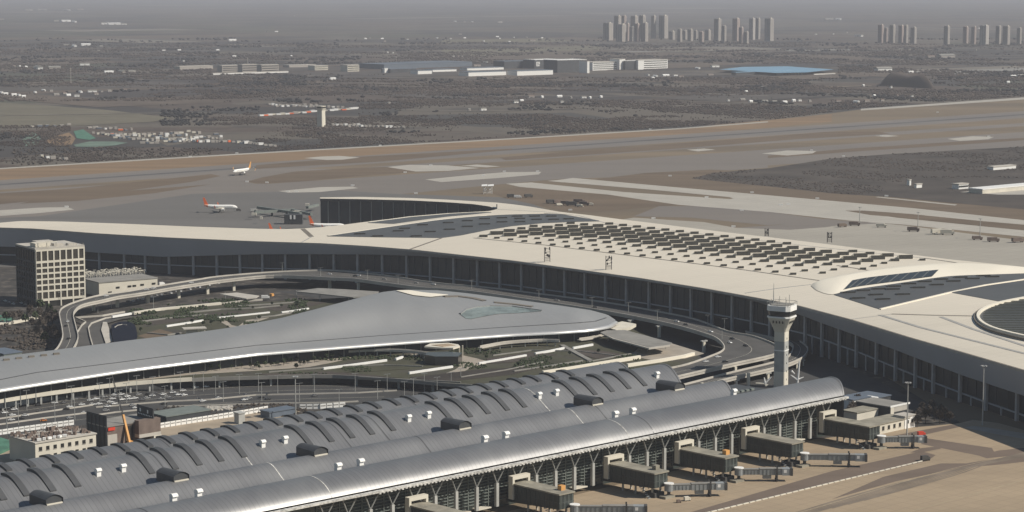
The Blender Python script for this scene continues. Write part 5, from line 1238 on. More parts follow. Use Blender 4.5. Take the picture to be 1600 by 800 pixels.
# ------------------------------------------------------------------ cabins at the foot of the vaulted terminal
e, c, F_, D_ = ublock('site_cabin', 'white cabin with blue sloping roof and four small windows', (1333, 626), 9, 19, 14, 9, M['white'], M['bluegrey'], 'cabin', windows=[(4, 5.6, 7.6, 1.8)])
q = c + F_*24; MB().prism([q, q + F_*4, q + F_*4 + D_*9, q + D_*9], 0, 8).build('porch', M['white'], e)
e, c, F_, D_ = ublock('site_cabin', 'large grey block with bright white roof edge and open balcony', (1391, 637), 10, 19, 28, 10, M['darkwall'], M['concrete_dk'], 'cabin')
MB().prism([c - D_*.6 - F_*.5, c + F_*21 - D_*.6, c + F_*21 - D_*.1, c - D_*.1 - F_*.5], 10, 11.2).build('roof_edge', M['white'], e)
MB().prism([c - D_*.5, c + F_*3.5 - D_*.5, c + F_*3.5 - D_*.05, c - D_*.05], 2, 9.99).build('wall_panel', M['offwhite'], e)
MB().prism([c - D_*.3 + F_*3.6, c + F_*19 - D_*.3, c + F_*19 - D_*.05, c - D_*.05 + F_*3.6], 6.5, 9.9).build('back_wall', M['concrete'], e)
e, c, F_, D_ = ublock('site_cabin', 'long low white cabin with mossy roof beside the last boarding bridge', (1339, 646), 8, 23, 12, 8, M['offwhite'], M['jb_roof'], 'cabin')
e, c, F_, D_ = ublock('site_cabin', 'cream cabin with blotchy window bays and brown flat roof', (1374, 664), 6.5, 32, 16, 6.5, M['offwhite'], M['jb_roof'], 'cabin', windows=[(5, 2.4, 5, 2.2)])
e, c, F_, D_ = ublock('site_cabin', 'small bright cream cabin with two windows under the lamp mast', (1414, 652), 8, 11, 9, 8, M['white'], M['concrete'], 'cabin', windows=[(2, 3.6, 5.6, 2.0)])
e, c, F_, D_ = ublock('site_cabin', 'dark low annex between the blue roofed cabin and the grey block', (1350, 620), 8, 30, 20, 5, M['darkwall'], M['bluegrey'], 'cabin')

# ------------------------------------------------------------------ masts and lamps
def lamp_mast(px, z, h, label, kind='mast', name='floodlight_mast', group=None, heads=8):
    q = P(px[0], px[1], z); e = empty(name, q, label, 'lamp mast' if heads else 'street lamp', group)
    MB().bar(q, q + Vector((0, 0, h)), .5, 8, .28).build('pole', M['pillar'], e)
    for k in range(heads):
        a = 2*math.pi*k/heads; p = q + Vector((1.7*math.cos(a), 1.7*math.sin(a), h)); MB().box(p, (.9, .9, .5), a).build('lamp', M['lamp_head'], e)
    if heads: MB().bar(q + Vector((0, 0, h - .4)), q + Vector((0, 0, h - .1)), 1.6, 10).build('ring', M['lamp_head'], e)
    return e
lamp_mast((462, 655), 0, 29, 'tall white floodlight mast behind the rear vault')
lamp_mast((1535, 665), 0, 40, 'tall grey mast before the shaded right wing')
lamp_mast((1417, 684), 0, 36, 'floodlight mast rising over the cream cabins')
lamp_mast((559.5, 358), 0, 34, 'thin mast standing in the dark courtyard, left one')
lamp_mast((634, 346), 0, 26, 'thinner mast standing in the dark courtyard, right one')
lamp_mast((1343, 352), 0, 22, 'slender light mast on the far apron edge, left of three', heads=4)
lamp_mast((1434, 362), 0, 23, 'slender light mast on the far apron edge, middle of three', heads=4)
lamp_mast((1531, 373), 0, 23, 'slender light mast on the far apron edge, right of three', heads=4)
sp = MB().bar((0, 0, 0), (0, 0, 10.5), .22, 6, .14).mesh('pole', M['pillar']); sa = MB().bar((-1.5, 0, 10.4), (1.5, 0, 10.7), .13, 5).mesh('arm', M['pillar'])
sh = MB().box((1.7, 0, 10.7), (1.2, .5, .25)).mesh('lamp', M['lamp_head']); sh2 = MB().box((-1.7, 0, 10.4), (1.2, .5, .25)).mesh('lamp', M['lamp_head'])
def street_lamp(x, y, z, label, group, hs=1.0):
    q = P(x, y, z); e = empty('street_lamp', q, label, 'street lamp', group)
    for me in (sp, sa, sh, sh2):
        o_ = bpy.data.objects.new(me.name.split('.')[0], me); COL.objects.link(o_); o_.parent = e
    e.scale = (1, 1, hs); return e
la = [(11, 671), (29, 664), (42, 642), (86, 660), (112, 635), (117, 656), (156, 630), (172, 622), (187, 641), (198, 630), (214, 618), (239, 620), (258, 635), (282, 612), (303, 616), (318, 612), (337, 619), (349, 628), (374, 616)]
for i, (x, y) in enumerate(la): street_lamp(x, y, 0, f'grey street lamp on the arrivals road, {nth(i)} from the left', 'street lamps on the arrivals road', 1.35)
lb = [(404, 612), (409, 627), (434, 615), (468, 628), (491, 613), (530, 638), (555, 612), (590, 624), (605, 613), (632, 625), (646, 620), (663, 612), (683, 618), (705, 610), (720, 604)]
for i, (x, y) in enumerate(lb): street_lamp(x, y, 0, f'grey street lamp before the dark terrace wall, {nth(i)} from the left', 'street lamps before the terrace wall', 1.25)
lc = [(441, 424), (501, 432), (574, 436), (622, 444), (737, 452), (832, 452), (842, 468), (925, 480), (982, 488), (1027, 500), (1128, 530), (1132, 514), (1106, 508), (1022, 478)]
for i, (x, y) in enumerate(lc): street_lamp(x, y, VZ, f'street lamp on the shaded departures road, {nth(i)} from the left', 'street lamps on the departures road', .8)
ld = [(130, 478), (153, 489), (174, 482), (228, 474), (95, 478), (120, 492), (240, 486), (60, 474), (46, 476)]
for i, (x, y) in enumerate(ld): street_lamp(x, y, 0, f'street lamp under the viaduct bend, {nth(i)} in line', 'street lamps by the viaduct bend', 1.2)
# dark roof beacons (light frames standing on and behind the white roof)
def beacon(p, h, label, m=None, wdt=5.0):
    e = empty('light_frame', p, label, 'light frame'); m = m or M['jb_dark']
    for s_ in (-1, 1):
        for t in (-1, 1): MB().bar(p + Vector((s_*wdt/2, t*1.2, 0)), p + Vector((s_*wdt/2, t*1.2, h)), .28, 5).build('post', m, e)
    for k in range(3):
        z = h * (.12 + k*.1); MB().bar(p + Vector((-wdt/2, -1.2, z)), p + Vector((wdt/2, -1.2, z)), .2, 4).build('rail', m, e)
    for k in range(7):
        x = random.uniform(-.5, .5) * wdt; z = h * random.uniform(.42, .97)
        MB().box(p + Vector((x, -1.3 - random.uniform(0, .8), z)), (random.uniform(.7, 1.5), 1.0, random.uniform(1.2, 2.8)), random.uniform(-.4, .4)).build('lamp', m, e)
    for k in range(3): MB().bar(p + Vector((-wdt/2, 0, h*(.4 + .27*k))), p + Vector((wdt/2, 0, h*(.5 + .2*k))), .2, 4).build('brace', m, e)
    return e
beacon(RP(855, 409), 13, 'dark floodlight frame on the white roof, left of the pair')
beacon(RP(951, 421), 12, 'dark floodlight frame on the white roof, right of the pair')
beacon(P(1198, 369, 2), 9, 'small dark frame just behind the back roof edge', wdt=4)
beacon(P(1296, 379, 2), 12, 'dark light frame standing on the pale apron behind the roof')
e = beacon(P(762, 303, 0), 11, 'white twin roofed light frame on the grey apron', M['white'], 12)
for s_ in (-1, 1):
    p = P(762, 303, 0) + Vector((s_*4.4, 0, 11)); MB().quad(p + Vector((-4, -3, 0)), p + Vector((4, -3, .6)), p + Vector((4, 3, 2.4)), p + Vector((-4, 3, 1.8))).quad(p + Vector((-4, -3, -.4)), p + Vector((4, -3, .2)), p + Vector((4, 3, 2.0)), p + Vector((-4, 3, 1.4))).build('wing_roof', M['white'], e)

# ------------------------------------------------------------------ aircraft
def airliner(px, heading, label, tailm, s=1.0, name='airliner', engines='white'):
    q = P(px[0], px[1], 1.6); e = empty(name, Vector((q.x, q.y, 1.6)), label, 'aircraft', None, heading)
    b = MB(); prof = [(-19, 1.9, .25), (-17, 1.6, .8), (-13, 1.1, 1.5), (-8, .5, 1.95), (0, .3, 2.0), (10, .3, 2.0), (14, .25, 1.9), (16.5, .1, 1.5), (18.2, -.15, .9), (19, -.3, .15)]
    rows = [[Vector((x, r*math.cos(2*math.pi*k/14), 3.6 + zc + r*math.sin(2*math.pi*k/14))) for k in range(15)] for x, zc, r in prof]
    b.grid(rows).build('fuselage', M['white'], e, local=True, smooth=True)
    def surf(pts, th, m, nm):
        g = MB(); g.v += [p for p in pts] + [(p[0], p[1], p[2] + th) for p in pts]; n = len(pts)
        g.f.append(tuple(reversed(range(n)))); g.f.append(tuple(range(n, 2*n)))
        for k in range(n): j = (k+1) % n; g.f.append((k, j, n+j, n+k))
        return g.build(nm, m, e, local=True)
    for s_ in (-1, 1):
        surf([(4.5, s_*1.6, 2.7), (-2, s_*1.6, 2.7), (-5.2, s_*17, 4.0), (-3.6, s_*17, 4.0)], .45, M['offwhite'], 'wing')
        surf([(-14.3, s_*.5, 5.6), (-17.6, s_*.5, 5.6), (-18.3, s_*6.4, 6.1), (-17, s_*6.4, 6.1)], .3, M['offwhite'], 'tailplane')
        MB().bar((4.6, s_*5.6, 2.0), (.6, s_*5.6, 2.1), 1.15, 12, .8).build('engine', M[engines], e, local=True)
        MB().bar((-1, s_*3.6, 0), (-1, s_*3.6, 2.8), .22, 6).build('landing_gear', M['strut'], e, local=True)
        MB().bar((-1, s_*3.6 - .5, .1), (-1, s_*3.6 + .5, .1), .6, 10).build('wheel', M['tyre'], e, local=True)
        g = MB(); g.v += [(-3.8, s_*17, 4.2), (-5.2, s_*17, 4.2), (-5.9, s_*17.6, 6.6), (-5.1, s_*17.6, 6.6)]; g.f.append((0, 1, 2, 3)); g.v += [(x, y + .15, z) for x, y, z in g.v[:4]]; g.f += [(7, 6, 5, 4), (0, 4, 5, 1), (1, 5, 6, 2), (2, 6, 7, 3), (3, 7, 4, 0)]
        g.build('winglet', M[tailm], e, local=True)
    g = MB(); fin = [(-11.5, 5.3), (-14.6, 6.5), (-18.2, 12.3), (-20.2, 12.3), (-18.4, 5.4)]
    g.v += [(x, -.22, z) for x, z in fin] + [(x, .22, z) for x, z in fin]; g.f += [(0, 1, 2, 3, 4), (9, 8, 7, 6, 5)] + [(k, (k+1) % 5, 5 + (k+1) % 5, 5 + k) for k in range(5)]
    g.build('tail_fin', M[tailm], e, local=True)
    rows = [[Vector((x, (r+.03)*math.cos(2*math.pi*k/14), 3.6 + zc + (r+.03)*math.sin(2*math.pi*k/14))) for k in range(15)] for x, zc, r in [(-19.05, 1.9, .27), (-17, 1.6, .8), (-14.6, 1.32, 1.3)]]
    MB().grid(rows).build('tail_cone', M[tailm], e, local=True, smooth=True)
    MB().bar((15, 0, .1), (15, 0, 2.4), .18, 6).build('landing_gear', M['strut'], e, local=True)
    for s_ in (-1, 1):
        g = MB()
        for k in range(26): g.box((-9 + k*.9, s_*1.98, 4.35), (.35, .12, .4))
        g.build('cabin_windows', M['glass_dark'], e, local=True)
    MB().box((17.3, 0, 4.35), (.9, 1.6, .45)).build('cockpit_window', M['glass_dark'], e, local=True)
    e.scale = (s*1.12, s*1.25, s*1.42); return e
airliner((345, 330), R(2), 'white airliner with orange red tail parked side on at the apron edge', 'redorange')
airliner((378, 272), R(238), 'white airliner with pale orange tail taxiing beside the runway', 'orange')
airliner((512, 360), R(3), 'white airliner with orange tail half hidden behind the left roof wing', 'redorange')
airliner((444, 367), R(5), 'airliner of which only the small red tail shows above the roof edge', 'redorange', .8)

# ------------------------------------------------------------------ cars and vehicles
def car_meshes(body):
    b = MB(); L, Wd = 4.5, 1.8
    prof = [(-2.25, .35), (-2.25, .85), (-1.9, 1.0), (-1.2, 1.02), (1.1, .98), (2.0, .82), (2.25, .6), (2.25, .35)]
    n = len(prof); b.v += [(x, -.9, z) for x, z in prof] + [(x, .9, z) for x, z in prof]
    b.f += [tuple(range(n)), tuple(reversed(range(n, 2*n)))] + [(k, (k+1) % n, n + (k+1) % n, n + k) for k in range(n)]
    c = MB(); pr = [(-1.9, 1.0), (-1.35, 1.42), (.35, 1.45), (1.15, .99)]
    c.v += [(x, -.74 if z > 1.2 else -.86, z) for x, z in pr] + [(x, .74 if z > 1.2 else .86, z) for x, z in pr]; c.f += [(0, 1, 2, 3), (7, 6, 5, 4)] + [(k, (k+1) % 4, 4 + (k+1) % 4, 4 + k) for k in range(4)]
    r = MB().box((-.5, 0, 1.47), (1.75, 1.4, .06))
    return b.mesh('body', body), c.mesh('windows', M['glass_dark']), r.mesh('roof', body)
wheel_me = MB().bar((0, -.12, 0), (0, .12, 0), .33, 10).mesh('wheel', M['tyre'])
def make_car(colname, body):
    e = bpy.data.objects.new('car', None); COL.objects.link(e)
    for me in car_meshes(body):
        o_ = bpy.data.objects.new(me.name.split('.')[0], me); COL.objects.link(o_); o_.parent = e
    for x in (-1.4, 1.4):
        for y in (-.82, .82): o_ = bpy.data.objects.new('wheel', wheel_me); COL.objects.link(o_); o_.parent = e; o_.location = (x, y, .33)
    return e
CARM = {'white': mat('white_car_paint', (.82, .82, .81), .25, spec=.6), 'black': mat('black_car_paint', (.02, .02, .022), .25, spec=.6), 'silver': mat('silver_car_paint', (.5, .5, .5), .3, .4), 'orange': mat('orange_car_paint', (.65, .22, .05), .3), 'grey': mat('grey_car_paint', (.16, .16, .17), .3, .3)}
protos = {}
def car(x, y, z, rz, cname, label, group, s=1.0):
    if cname not in protos: protos[cname] = make_car(cname, CARM[cname]); e = protos[cname]
    else: e = copy_tree(protos[cname])
    q = P(x, y, z); e.location = q; e.rotation_euler.z = rz; e.scale = (s, s, s); return tag(e, label, 'car', group)
RD = math.atan2(.51, .86)
road_cars = [(18, 657, 'white'), (40, 650, 'white'), (33, 655, 'black'), (63, 643, 'grey'), (68, 658, 'orange'), (82, 639, 'grey'), (104, 640, 'black'), (109, 654, 'silver'), (132, 646, 'white'), (128, 633, 'white'),
             (143, 619, 'white'), (155, 632, 'white'), (168, 636, 'white'), (172, 629, 'white'), (141, 626, 'white'), (163, 621, 'silver'), (179, 618, 'white'), (190, 617, 'white'), (191, 625, 'white'), (203, 624, 'white'), (211, 623, 'white'),
             (230, 623, 'silver'), (238, 619, 'white'), (255, 617, 'white'), (270, 614, 'white'), (286, 611, 'white'), (288, 618, 'white'), (306, 606, 'white'), (322, 605, 'white'), (352, 605, 'black'), (207, 634, 'silver'), (212, 638, 'white'),
             (166, 642, 'silver'), (256, 632, 'black'), (311, 625, 'black'), (150, 624, 'white'), (160, 627, 'silver'), (176, 624, 'white'), (185, 621, 'silver'), (199, 620, 'white'), (217, 617, 'silver'), (53, 630, 'black'), (60, 634, 'black'), (100, 630, 'grey'), (420, 617, 'black'), (408, 622, 'black'), (492, 619, 'grey')]
cr_ = random.Random(21)
for (x0, x1, n_) in ((140, 262, 34), (262, 420, 12), (0, 130, 10)):
    for _ in range(n_):
        x = cr_.uniform(x0, x1); y = (648 - (x - 0)*.155 if x0 == 0 else (627 - (x - 140)*.085 if x0 == 140 else 622 - (x - 262)*.03)) + cr_.uniform(-5, 8)
        if all(abs(x - a) + 1.6*abs(y - b) > 8 for a, b, _c in road_cars): road_cars.append((round(x, 1), round(y, 1), cr_.choice(('white', 'white', 'white', 'silver', 'black', 'grey'))))
road_cars.sort()
for i, (x, y, cn_) in enumerate(road_cars):
    car(x, y, .25, RD + random.uniform(-.2, .2), cn_, f'{cn_} car on the arrivals road at lower left, {nth(i)} from the left', 'cars on the arrivals road')
vc = [(106, 503, 'white', 1.6), (103, 510, 'black', 1.4), (107, 530, 'black', 1.4), (166, 463, 'white', .5), (229, 453, 'white', .4), (240, 451, 'white', .4), (299, 442, 'white', .3), (345, 435.5, 'silver', .2), (515, 429, 'white', -.1), (555, 432, 'black', -.2), (560, 431, 'white', -.2), (600, 437, 'silver', -.3), (650, 443, 'silver', -.4),
      (677, 445, 'white', -.4), (1057, 503, 'white', -.6), (1072, 508, 'grey', -.6), (1110, 519, 'white', -.8), (1140, 536, 'white', -1.0), (1144, 530, 'black', -1.0), (1122, 558.5, 'white', .4), (1103, 565.5, 'white', .4), (1133, 566, 'black', .4), (930, 481, 'grey', -.5), (870, 470, 'silver', -.4), (1165, 541, 'black', -1)]
vc.sort()
for i, (x, y, cn_, rz) in enumerate(vc):
    car(x, y, VZ + .05, rz, cn_, f'{cn_} car on the elevated road, {nth(i)} counted from the left', 'cars on the elevated road')
pk = [(8 + i * 6.3, 471 + (i % 3) * 2 + i*.3) for i in range(9)] + [(60 + i * 5.5, 478 - i * .7) for i in range(10)] + [(200 + i*7.4, 471.5 - i*1.55 + (i % 2)*1.2) for i in range(24)]
for i, (x, y) in enumerate(pk):
    where = 'by the office block foot' if i < 19 else 'in the line under the viaduct'
    k = i if i < 19 else i - 19
    cn_ = ['white', 'silver', 'white', 'black'][i % 4]
    car(x, y, .05, FROT + math.pi/2 + random.uniform(-.1, .1), cn_, f'{cn_} parked car {where}, {nth(k)} from the left', 'parked cars by the viaduct')
# white van and trucks near the hall
def truck(x, y, z, rz, label, m='white', L=8.0, name='box_truck', cat='truck', group=None, s=1.0):
    q = P(x, y, z); e = empty(name, q, label, cat, group, rz)
    MB().box((-.8, 0, 2.1), (L*.75, 2.4, 2.5)).build('cargo_box', M[m], e, local=True)
    MB().box((L*.36, 0, 1.5), (L*.2, 2.2, 1.9)).build('cab', M[m], e, local=True); MB().box((L*.465, 0, 1.95), (.08, 1.9, .8)).build('windscreen', M['glass_dark'], e, local=True)
    for a in (-L*.3, L*.34):
        for s_ in (-1, 1): MB().bar((a, s_*1.0, .45), (a, s_*1.25, .45), .45, 10).build('wheel', M['tyre'], e, local=True)
    e.scale = (s, s, s); return e
truck(275, 447, 0, FROT, 'white box truck behind the viaduct near the cream hall')
truck(253, 446, 0, FROT, 'shorter white van left of the white box truck', L=6)
truck(415, 467, 2, .1, 'white truck at the end of the parking canopy')
truck(425, 464, 2, 1.2, 'orange backed truck behind the rear garden', 'orange', L=5)
truck(1440, 682, 0, .3, 'small red vehicle parked past the last boarding bridge', 'red', L=5, cat='vehicle', name='service_vehicle')
truck(1446, 720, 0, .4, 'small black vehicle at the end of the white kerb line', 'jb_dark', L=6, cat='vehicle', name='service_vehicle')
truck(1074, 783, 0, .4, 'small red and white baggage cart on the tan apron', 'offwhite', L=4.5, cat='cart', name='baggage_cart', s=.8)
truck(1061, 786, 0, .3, 'small dark dolly beside the red and white cart', 'brick', L=4, cat='cart', name='baggage_cart', s=.6)
truck(397, 331, 0, .2, 'grey tug vehicle right of the parked airliner', 'pillar', L=8, name='service_vehicle', cat='vehicle', s=1.2)
truck(373, 330, 0, .2, 'tiny dark tug at the nose of the parked airliner', 'jb_dark', L=6, name='service_vehicle', cat='vehicle')
for i, (x, y, m_, s_) in enumerate([(799, 309, 'jb_dark', 1.5), (809, 309.5, 'white', 1.2), (826, 308.5, 'jb_dark', 1.4), (861, 318, 'jb_dark', 1.6), (872, 318.5, 'brick', 1.6), (884, 320, 'brick', 1.6), (893, 322, 'jb_dark', 1.8), (905, 318, 'brick', 1.8), (913, 321, 'brick', 1.6), (922, 321, 'offwhite', 1.1), (906, 323.5, 'offwhite', 1.1), (874, 321.5, 'offwhite', 1.0)]):
    truck(x, y, 0, random.uniform(-.4, .6), f'apron service vehicle in the cluster behind the white roof, {nth(i)} listed from the left', m_, 9, 'service_vehicle', 'vehicle', 'service vehicles behind the white roof', s_)
for i, (x, y, m_, s_) in enumerate([(1335, 353, 'brick', 1.6), (1377, 355.5, 'offwhite', 1.5), (1427, 362, 'brick', 1.7), (1465, 366, 'offwhite', 1.9), (1480, 367, 'offwhite', 1.9), (1527, 375, 'brick', 1.4), (1552, 378, 'brick', 1.6), (1590, 379, 'brick', 1.7), (1316, 355, 'apron_strip', 1.4)]):
    truck(x, y, 0, random.uniform(-.3, .5), f'apron vehicle along the brown strip edge, {nth(i)} listed from the left', m_, 9, 'service_vehicle', 'vehicle', 'vehicles on the far apron edge', s_)
# little white marker boxes on the airfield
mk = MB().box((0, 0, 1.0), (5.0, 1.2, 2.0)).mesh('panel', M['white']); ml_ = MB().box((-1.6, 0, .2), (.2, .2, .5)).mesh('leg', M['strut'])
for i, (x, y) in enumerate([(104, 324), (386, 284.5), (417, 286), (463, 258+42), (551, 290.5), (450, 300), (633, 270), (650, 303), (755, 275), (788, 269-.2), (840, 268.5), (891, 329), (1047, 275.5), (1104, 309), (1175, 301.5), (1091, 234.5), (1268, 235.5), (1232, 320), (1277, 311), (1318, 244.5), (1377, 213), (1545, 214), (1385, 307), (1159, 329.5), (1021, 342), (1146, 355), (297, 245.5), (1016, 202.5), (1465, 176), (370, 240), (594, 228), (673, 259), (1220, 321)]):
    q = P(x, y, 0); e = bpy.data.objects.new('airfield_sign', None); COL.objects.link(e); e.location = q; tag(e, f'small white airfield sign board, {nth(i)} in the scattered set', 'sign board', 'airfield sign boards')
    for me in (mk, ml_): o_ = bpy.data.objects.new(me.name.split('.')[0], me); COL.objects.link(o_); o_.parent = e
# pier equipment behind the left wing
e = empty('boarding_bridge', P(440, 335, 0), 'far dark boarding bridges and gantry beside the courtyard', 'boarding bridge')
for a, b_, z, h in (((398, 334), (460, 330), 5, 3.4), ((403, 326), (470, 336), 5.5, 3.2), ((455, 330), (487, 337), 5, 3.2), ((480, 326), (497, 322), 5, 3)):
    MB().wall([P(a[0], a[1], z)[:2], P(b_[0], b_[1], z)[:2]], 3.6, z, z + h).build('tunnel', M['louvre'], e)
for x, y in ((399, 338), (425, 338), (448, 340), (468, 338), (485, 341)): q = P(x, y, 0); MB().box((q.x, q.y, 4), (2.4, 2.4, 8)).build('leg', M['jb_dark'], e)
for x, y, w__ in ((456, 334, 9), (465, 333.5, 8), (480, 322, 5), (397, 337, 6), (408, 343, 3)): q = P(x, y, 5); MB().box((q.x, q.y, 7), (w__, 3, 3)).build('cab', M['offwhite'], e)
q = P(459, 350, 0); MB().box((q.x, q.y, 6), (22, 12, 12)).build('plant_room', M['darkwall'], e)
for dx in (-3, 1.5): MB().box((q.x + dx, q.y - 6.2, 9), (2.2, .3, 5)).build('mark', M['white'], e)
# pale monument by the tower foot
mo_ = P(1246, 601, 6); e = empty('white_monument', mo_, 'white pole with splayed wing like blades at the control tower foot', 'monument')
MB().bar(mo_, mo_ + Vector((1.2, 0, 17)), .75, 8, .6).build('pole', M['white'], e)
for a, b_ in (((0, 0, 3.5), (-5, 0, 7)), ((0, 0, 3.5), (4.5, 0, 5.5)), ((0, 0, 1), (0, -.2, 5)), ((-4.5, 0, 10), (-2, 0, 7.8))): MB().bar(mo_ + Vector(a), mo_ + Vector(b_), .8, 6, .3).build('blade', M['white'], e)
mo_ = P(1196, 603, 6); e = empty('white_monument', mo_, 'smaller red and white splayed blades left of the control tower', 'monument')
for a, b_, m_ in (((0, 0, 1), (-1, 0, 6), 'white'), ((0, 0, 2), (4, 0, 6.5), 'white'), ((0, 0, 1.6), (-7, 0, 2), 'offwhite'), ((0, 0, 0), (2, 0, 1), 'offwhite')): MB().bar(mo_ + Vector(a), mo_ + Vector(b_), .7, 6, .4).build('blade', M[m_], e)
# kerb of white blocks along the service road
e = empty('block_kerb', P(1320, 749, 0), 'line of white blocks edging the brown service road on the tan apron', 'kerb')
bm_ = MB().box((0, 0, .35), (4.6, .9, .7)).mesh('block', M['offwhite']); u = 560
a0, a1 = P(1110, 801, 0), P(1440, 721.5, 0); d = (a1 - a0).normalized(); L_ = (a1 - a0).length
t = -170
while t < L_: q = a0 + d*t; part('block', bm_, e, (q.x, q.y, 0), math.atan2(d.y, d.x) + random.uniform(-.02, .02)); t += 5.4

# ------------------------------------------------------------------ far town: apartment towers
def tower_block(x0, x1, yt, yb, label, group):
    c = P((x0 + x1)/2, yb, 0); mpp = c.y / FPX; Wm = (x1 - x0) * mpp; h = (yb - yt) * mpp * 1.0
    e = empty('apartment_tower', c, label, 'apartment tower', group, R(-42))
    a = Wm * .74
    tw_m = random.choice((M['tower_wall'], M['tower_wall'], M['tower_pale'], M['tower_pink']))
    MB().box((0, 0, h/2), (a, a*.8, h)).build('wall', tw_m, e, local=True)
    MB().box((-a*.18, a*.1, h/2 + 1), (a*.34, a*1.0, h + random.uniform(-6, 4))).build('wing', tw_m, e, local=True)
    MB().box((a*.25, 0, h + 2), (a*.25, a*.3, 4)).build('lift_housing', M['offwhite'], e, local=True)
    for t in (-.42, -.02, .2, .4):
        MB().box((a*t, -a*.405, h*.49), (a*.06, .8, h*.94)).build('balcony_stack', M['darkwall'], e, local=True)
    for t in (-.2, .1): MB().box((a*.503, a*t, h*.49), (.8, a*.06, h*.94)).build('balcony_stack', M['concrete_dk'], e, local=True)
    return e
ta = sorted([(959, 971, 25, 60), (970, 979, 25, 59), (985, 997, 25, 59), (998, 1009, 24.5, 60), (1017, 1025, 25, 60), (1029, 1044, 24.5, 60), (942, 958, 36, 63), (962, 979, 38, 65), (976, 984, 37, 64), (983, 992, 42, 65), (991, 1000, 37, 65), (1001, 1013, 36, 65)])
for i, t in enumerate(ta): tower_block(*t, f'grey beige apartment tower of the leftmost tall cluster, {nth(i)} from the left', 'leftmost tall cluster of towers')
tm = [(1045, 1055, 49, 62), (1058, 1066, 46, 65), (1066, 1074, 48, 62), (1074, 1083, 46, 64), (1084, 1090, 48, 62), (1092, 1100, 50, 66), (1101, 1111, 47, 63)]
for i, t in enumerate(tm): tower_block(*t, f'short hazy apartment block between the tall clusters, {nth(i)} from the left', 'short blocks between the clusters')
tr_ = [(1115, 1127, 29.5, 64), (1127, 1135, 41, 66), (1144, 1156, 29, 64), (1154, 1162, 43, 68), (1162, 1170, 50, 68), (1170, 1180, 29, 62), (1180, 1188, 29, 61), (1194, 1209, 29, 64)]
for i, t in enumerate(tr_): tower_block(*t, f'tall apartment tower of the middle cluster, {nth(i)} from the left', 'middle cluster of towers')
tg = [(1371, 1381, 39, 67), (1381, 1387, 44, 66), (1389, 1399, 39.5, 67), (1403, 1412, 40, 68), (1410, 1419, 40, 67), (1422, 1432, 43, 68)]
for i, t in enumerate(tg): tower_block(*t, f'faded apartment tower of the small right cluster, {nth(i)} from the left', 'small right cluster of towers')
th_ = [(1474, 1484, 41, 69), (1504, 1513, 42, 68), (1517, 1525, 42, 69), (1530, 1545, 40, 70), (1555, 1564, 41, 69), (1566, 1578, 41, 70), (1588, 1596, 44, 69)]
for i, t in enumerate(th_): tower_block(*t, f'faded apartment tower at the far right edge, {nth(i)} from the left', 'towers at the far right edge')

# ------------------------------------------------------------------ white logistics complex and other far buildings
def far_block(name, label, x0, x1, yt, yb, depth, m, roof='concrete', bands=0, piers=(), group=None, cat='building', par=None, slope=None):
    c = P(x0, yb, 0); c = Vector((c.x, c.y, 0)); mpp = c.y / FPX; fl = (x1 - x0) * mpp / .76; h = (yb - yt) * mpp * .99
    e = par or empty(name, c, label, cat, group)
    F = Vector((.77, .64, 0)); D = Vector((-.64, .77, 0)); rot = math.atan2(F.y, F.x)
    MB().prism([c, c + F*fl, c + F*fl + D*depth, c + D*depth], -1, h - .6).build('wall', M[m], e)
    MB().prism([c - F*.5 - D*.5, c + F*(fl+.5) - D*.5, c + F*(fl+.5) + D*(depth+.5), c + D*(depth+.5) - F*.5], h - .6, h + .8).build('roof', M[roof], e)
    if bands:
        st = h / (bands + .3)
        for k in range(bands):
            q = c + F*fl/2 - D*.4; MB().box((q.x, q.y, st*(k + .75)), (fl*.94, .8, st*.32), rot).build('window_band', M['glass_dark'], e)
    return e, c, F, D, fl, h
far_block('logistics_building', 'white four storey block with dark window bands, left wing of the pair', 926, 969, 97.5, 110, 60, 'white', bands=4)
e, c, F, D, fl, h = far_block('logistics_building', 'white four storey block with dark window bands, right wing of the pair', 1005, 1045, 94, 108, 60, 'white', bands=4)
far_block('stair_tower', 'white windowless stair block ending the left banded wing', 968, 977, 92.5, 109, 50, 'white')
far_block('stair_tower', 'white windowless stair block starting the right banded wing', 997, 1006, 94, 108.6, 50, 'white')
far_block('dark_hall', 'dark recessed block between the two banded white wings', 977, 997, 95, 109, 10, 'darkwall', 'white')
far_block('dark_hall', 'large hall with shaded front coloured dark, left of the banded white wings', 871, 917, 94, 113.5, 70, 'darkwall', 'white')  # the front's shade is put into the dark wall colour
far_block('stair_tower', 'thin white end wall between dark hall and banded wing', 917.5, 921, 95.5, 114, 40, 'white')
e, c, F, D, fl, h = far_block('dark_hall', 'dark hall with white square emblem and white roof line', 835, 873, 93.5, 107, 60, 'darkwall', 'white')
q = c + F*16 - D*.6; mpp = c.y/FPX
for (dx, z, w_, hh) in ((0, 10, 15, 3), (-6.5, 15, 3, 12), (2, 16, 12, 3), (0, 22, 15, 3), (6.5, 19, 3, 6)):
    p = q + F*dx; MB().box((p.x, p.y, z - 1), (w_, .5, hh), math.atan2(F.y, F.x)).build('emblem', M['white'], e)
for x0, x1 in ((826, 829), (830, 834.5)): far_block('stair_tower', f'slim white stair tower {"left" if x0 < 828 else "right"} of twin pair beside dark hall', x0, x1, 92.5, 106.5, 20, 'white')
far_block('warehouse', 'long low white warehouse below the dark hall with emblem', 808, 864, 111, 118, 50, 'white', 'bluegrey')
far_block('warehouse', 'long low white warehouse left of the road gap', 732, 790, 113, 119.5, 50, 'white', 'bluegrey')
far_block('warehouse', 'low white warehouse with dark shed adjoining on its right', 653, 674, 110.5, 116, 40, 'white', 'bluegrey')
far_block('warehouse', 'thin pale roofed shed behind the low white warehouse row', 676, 712, 109, 112.5, 50, 'white', 'bluegrey')
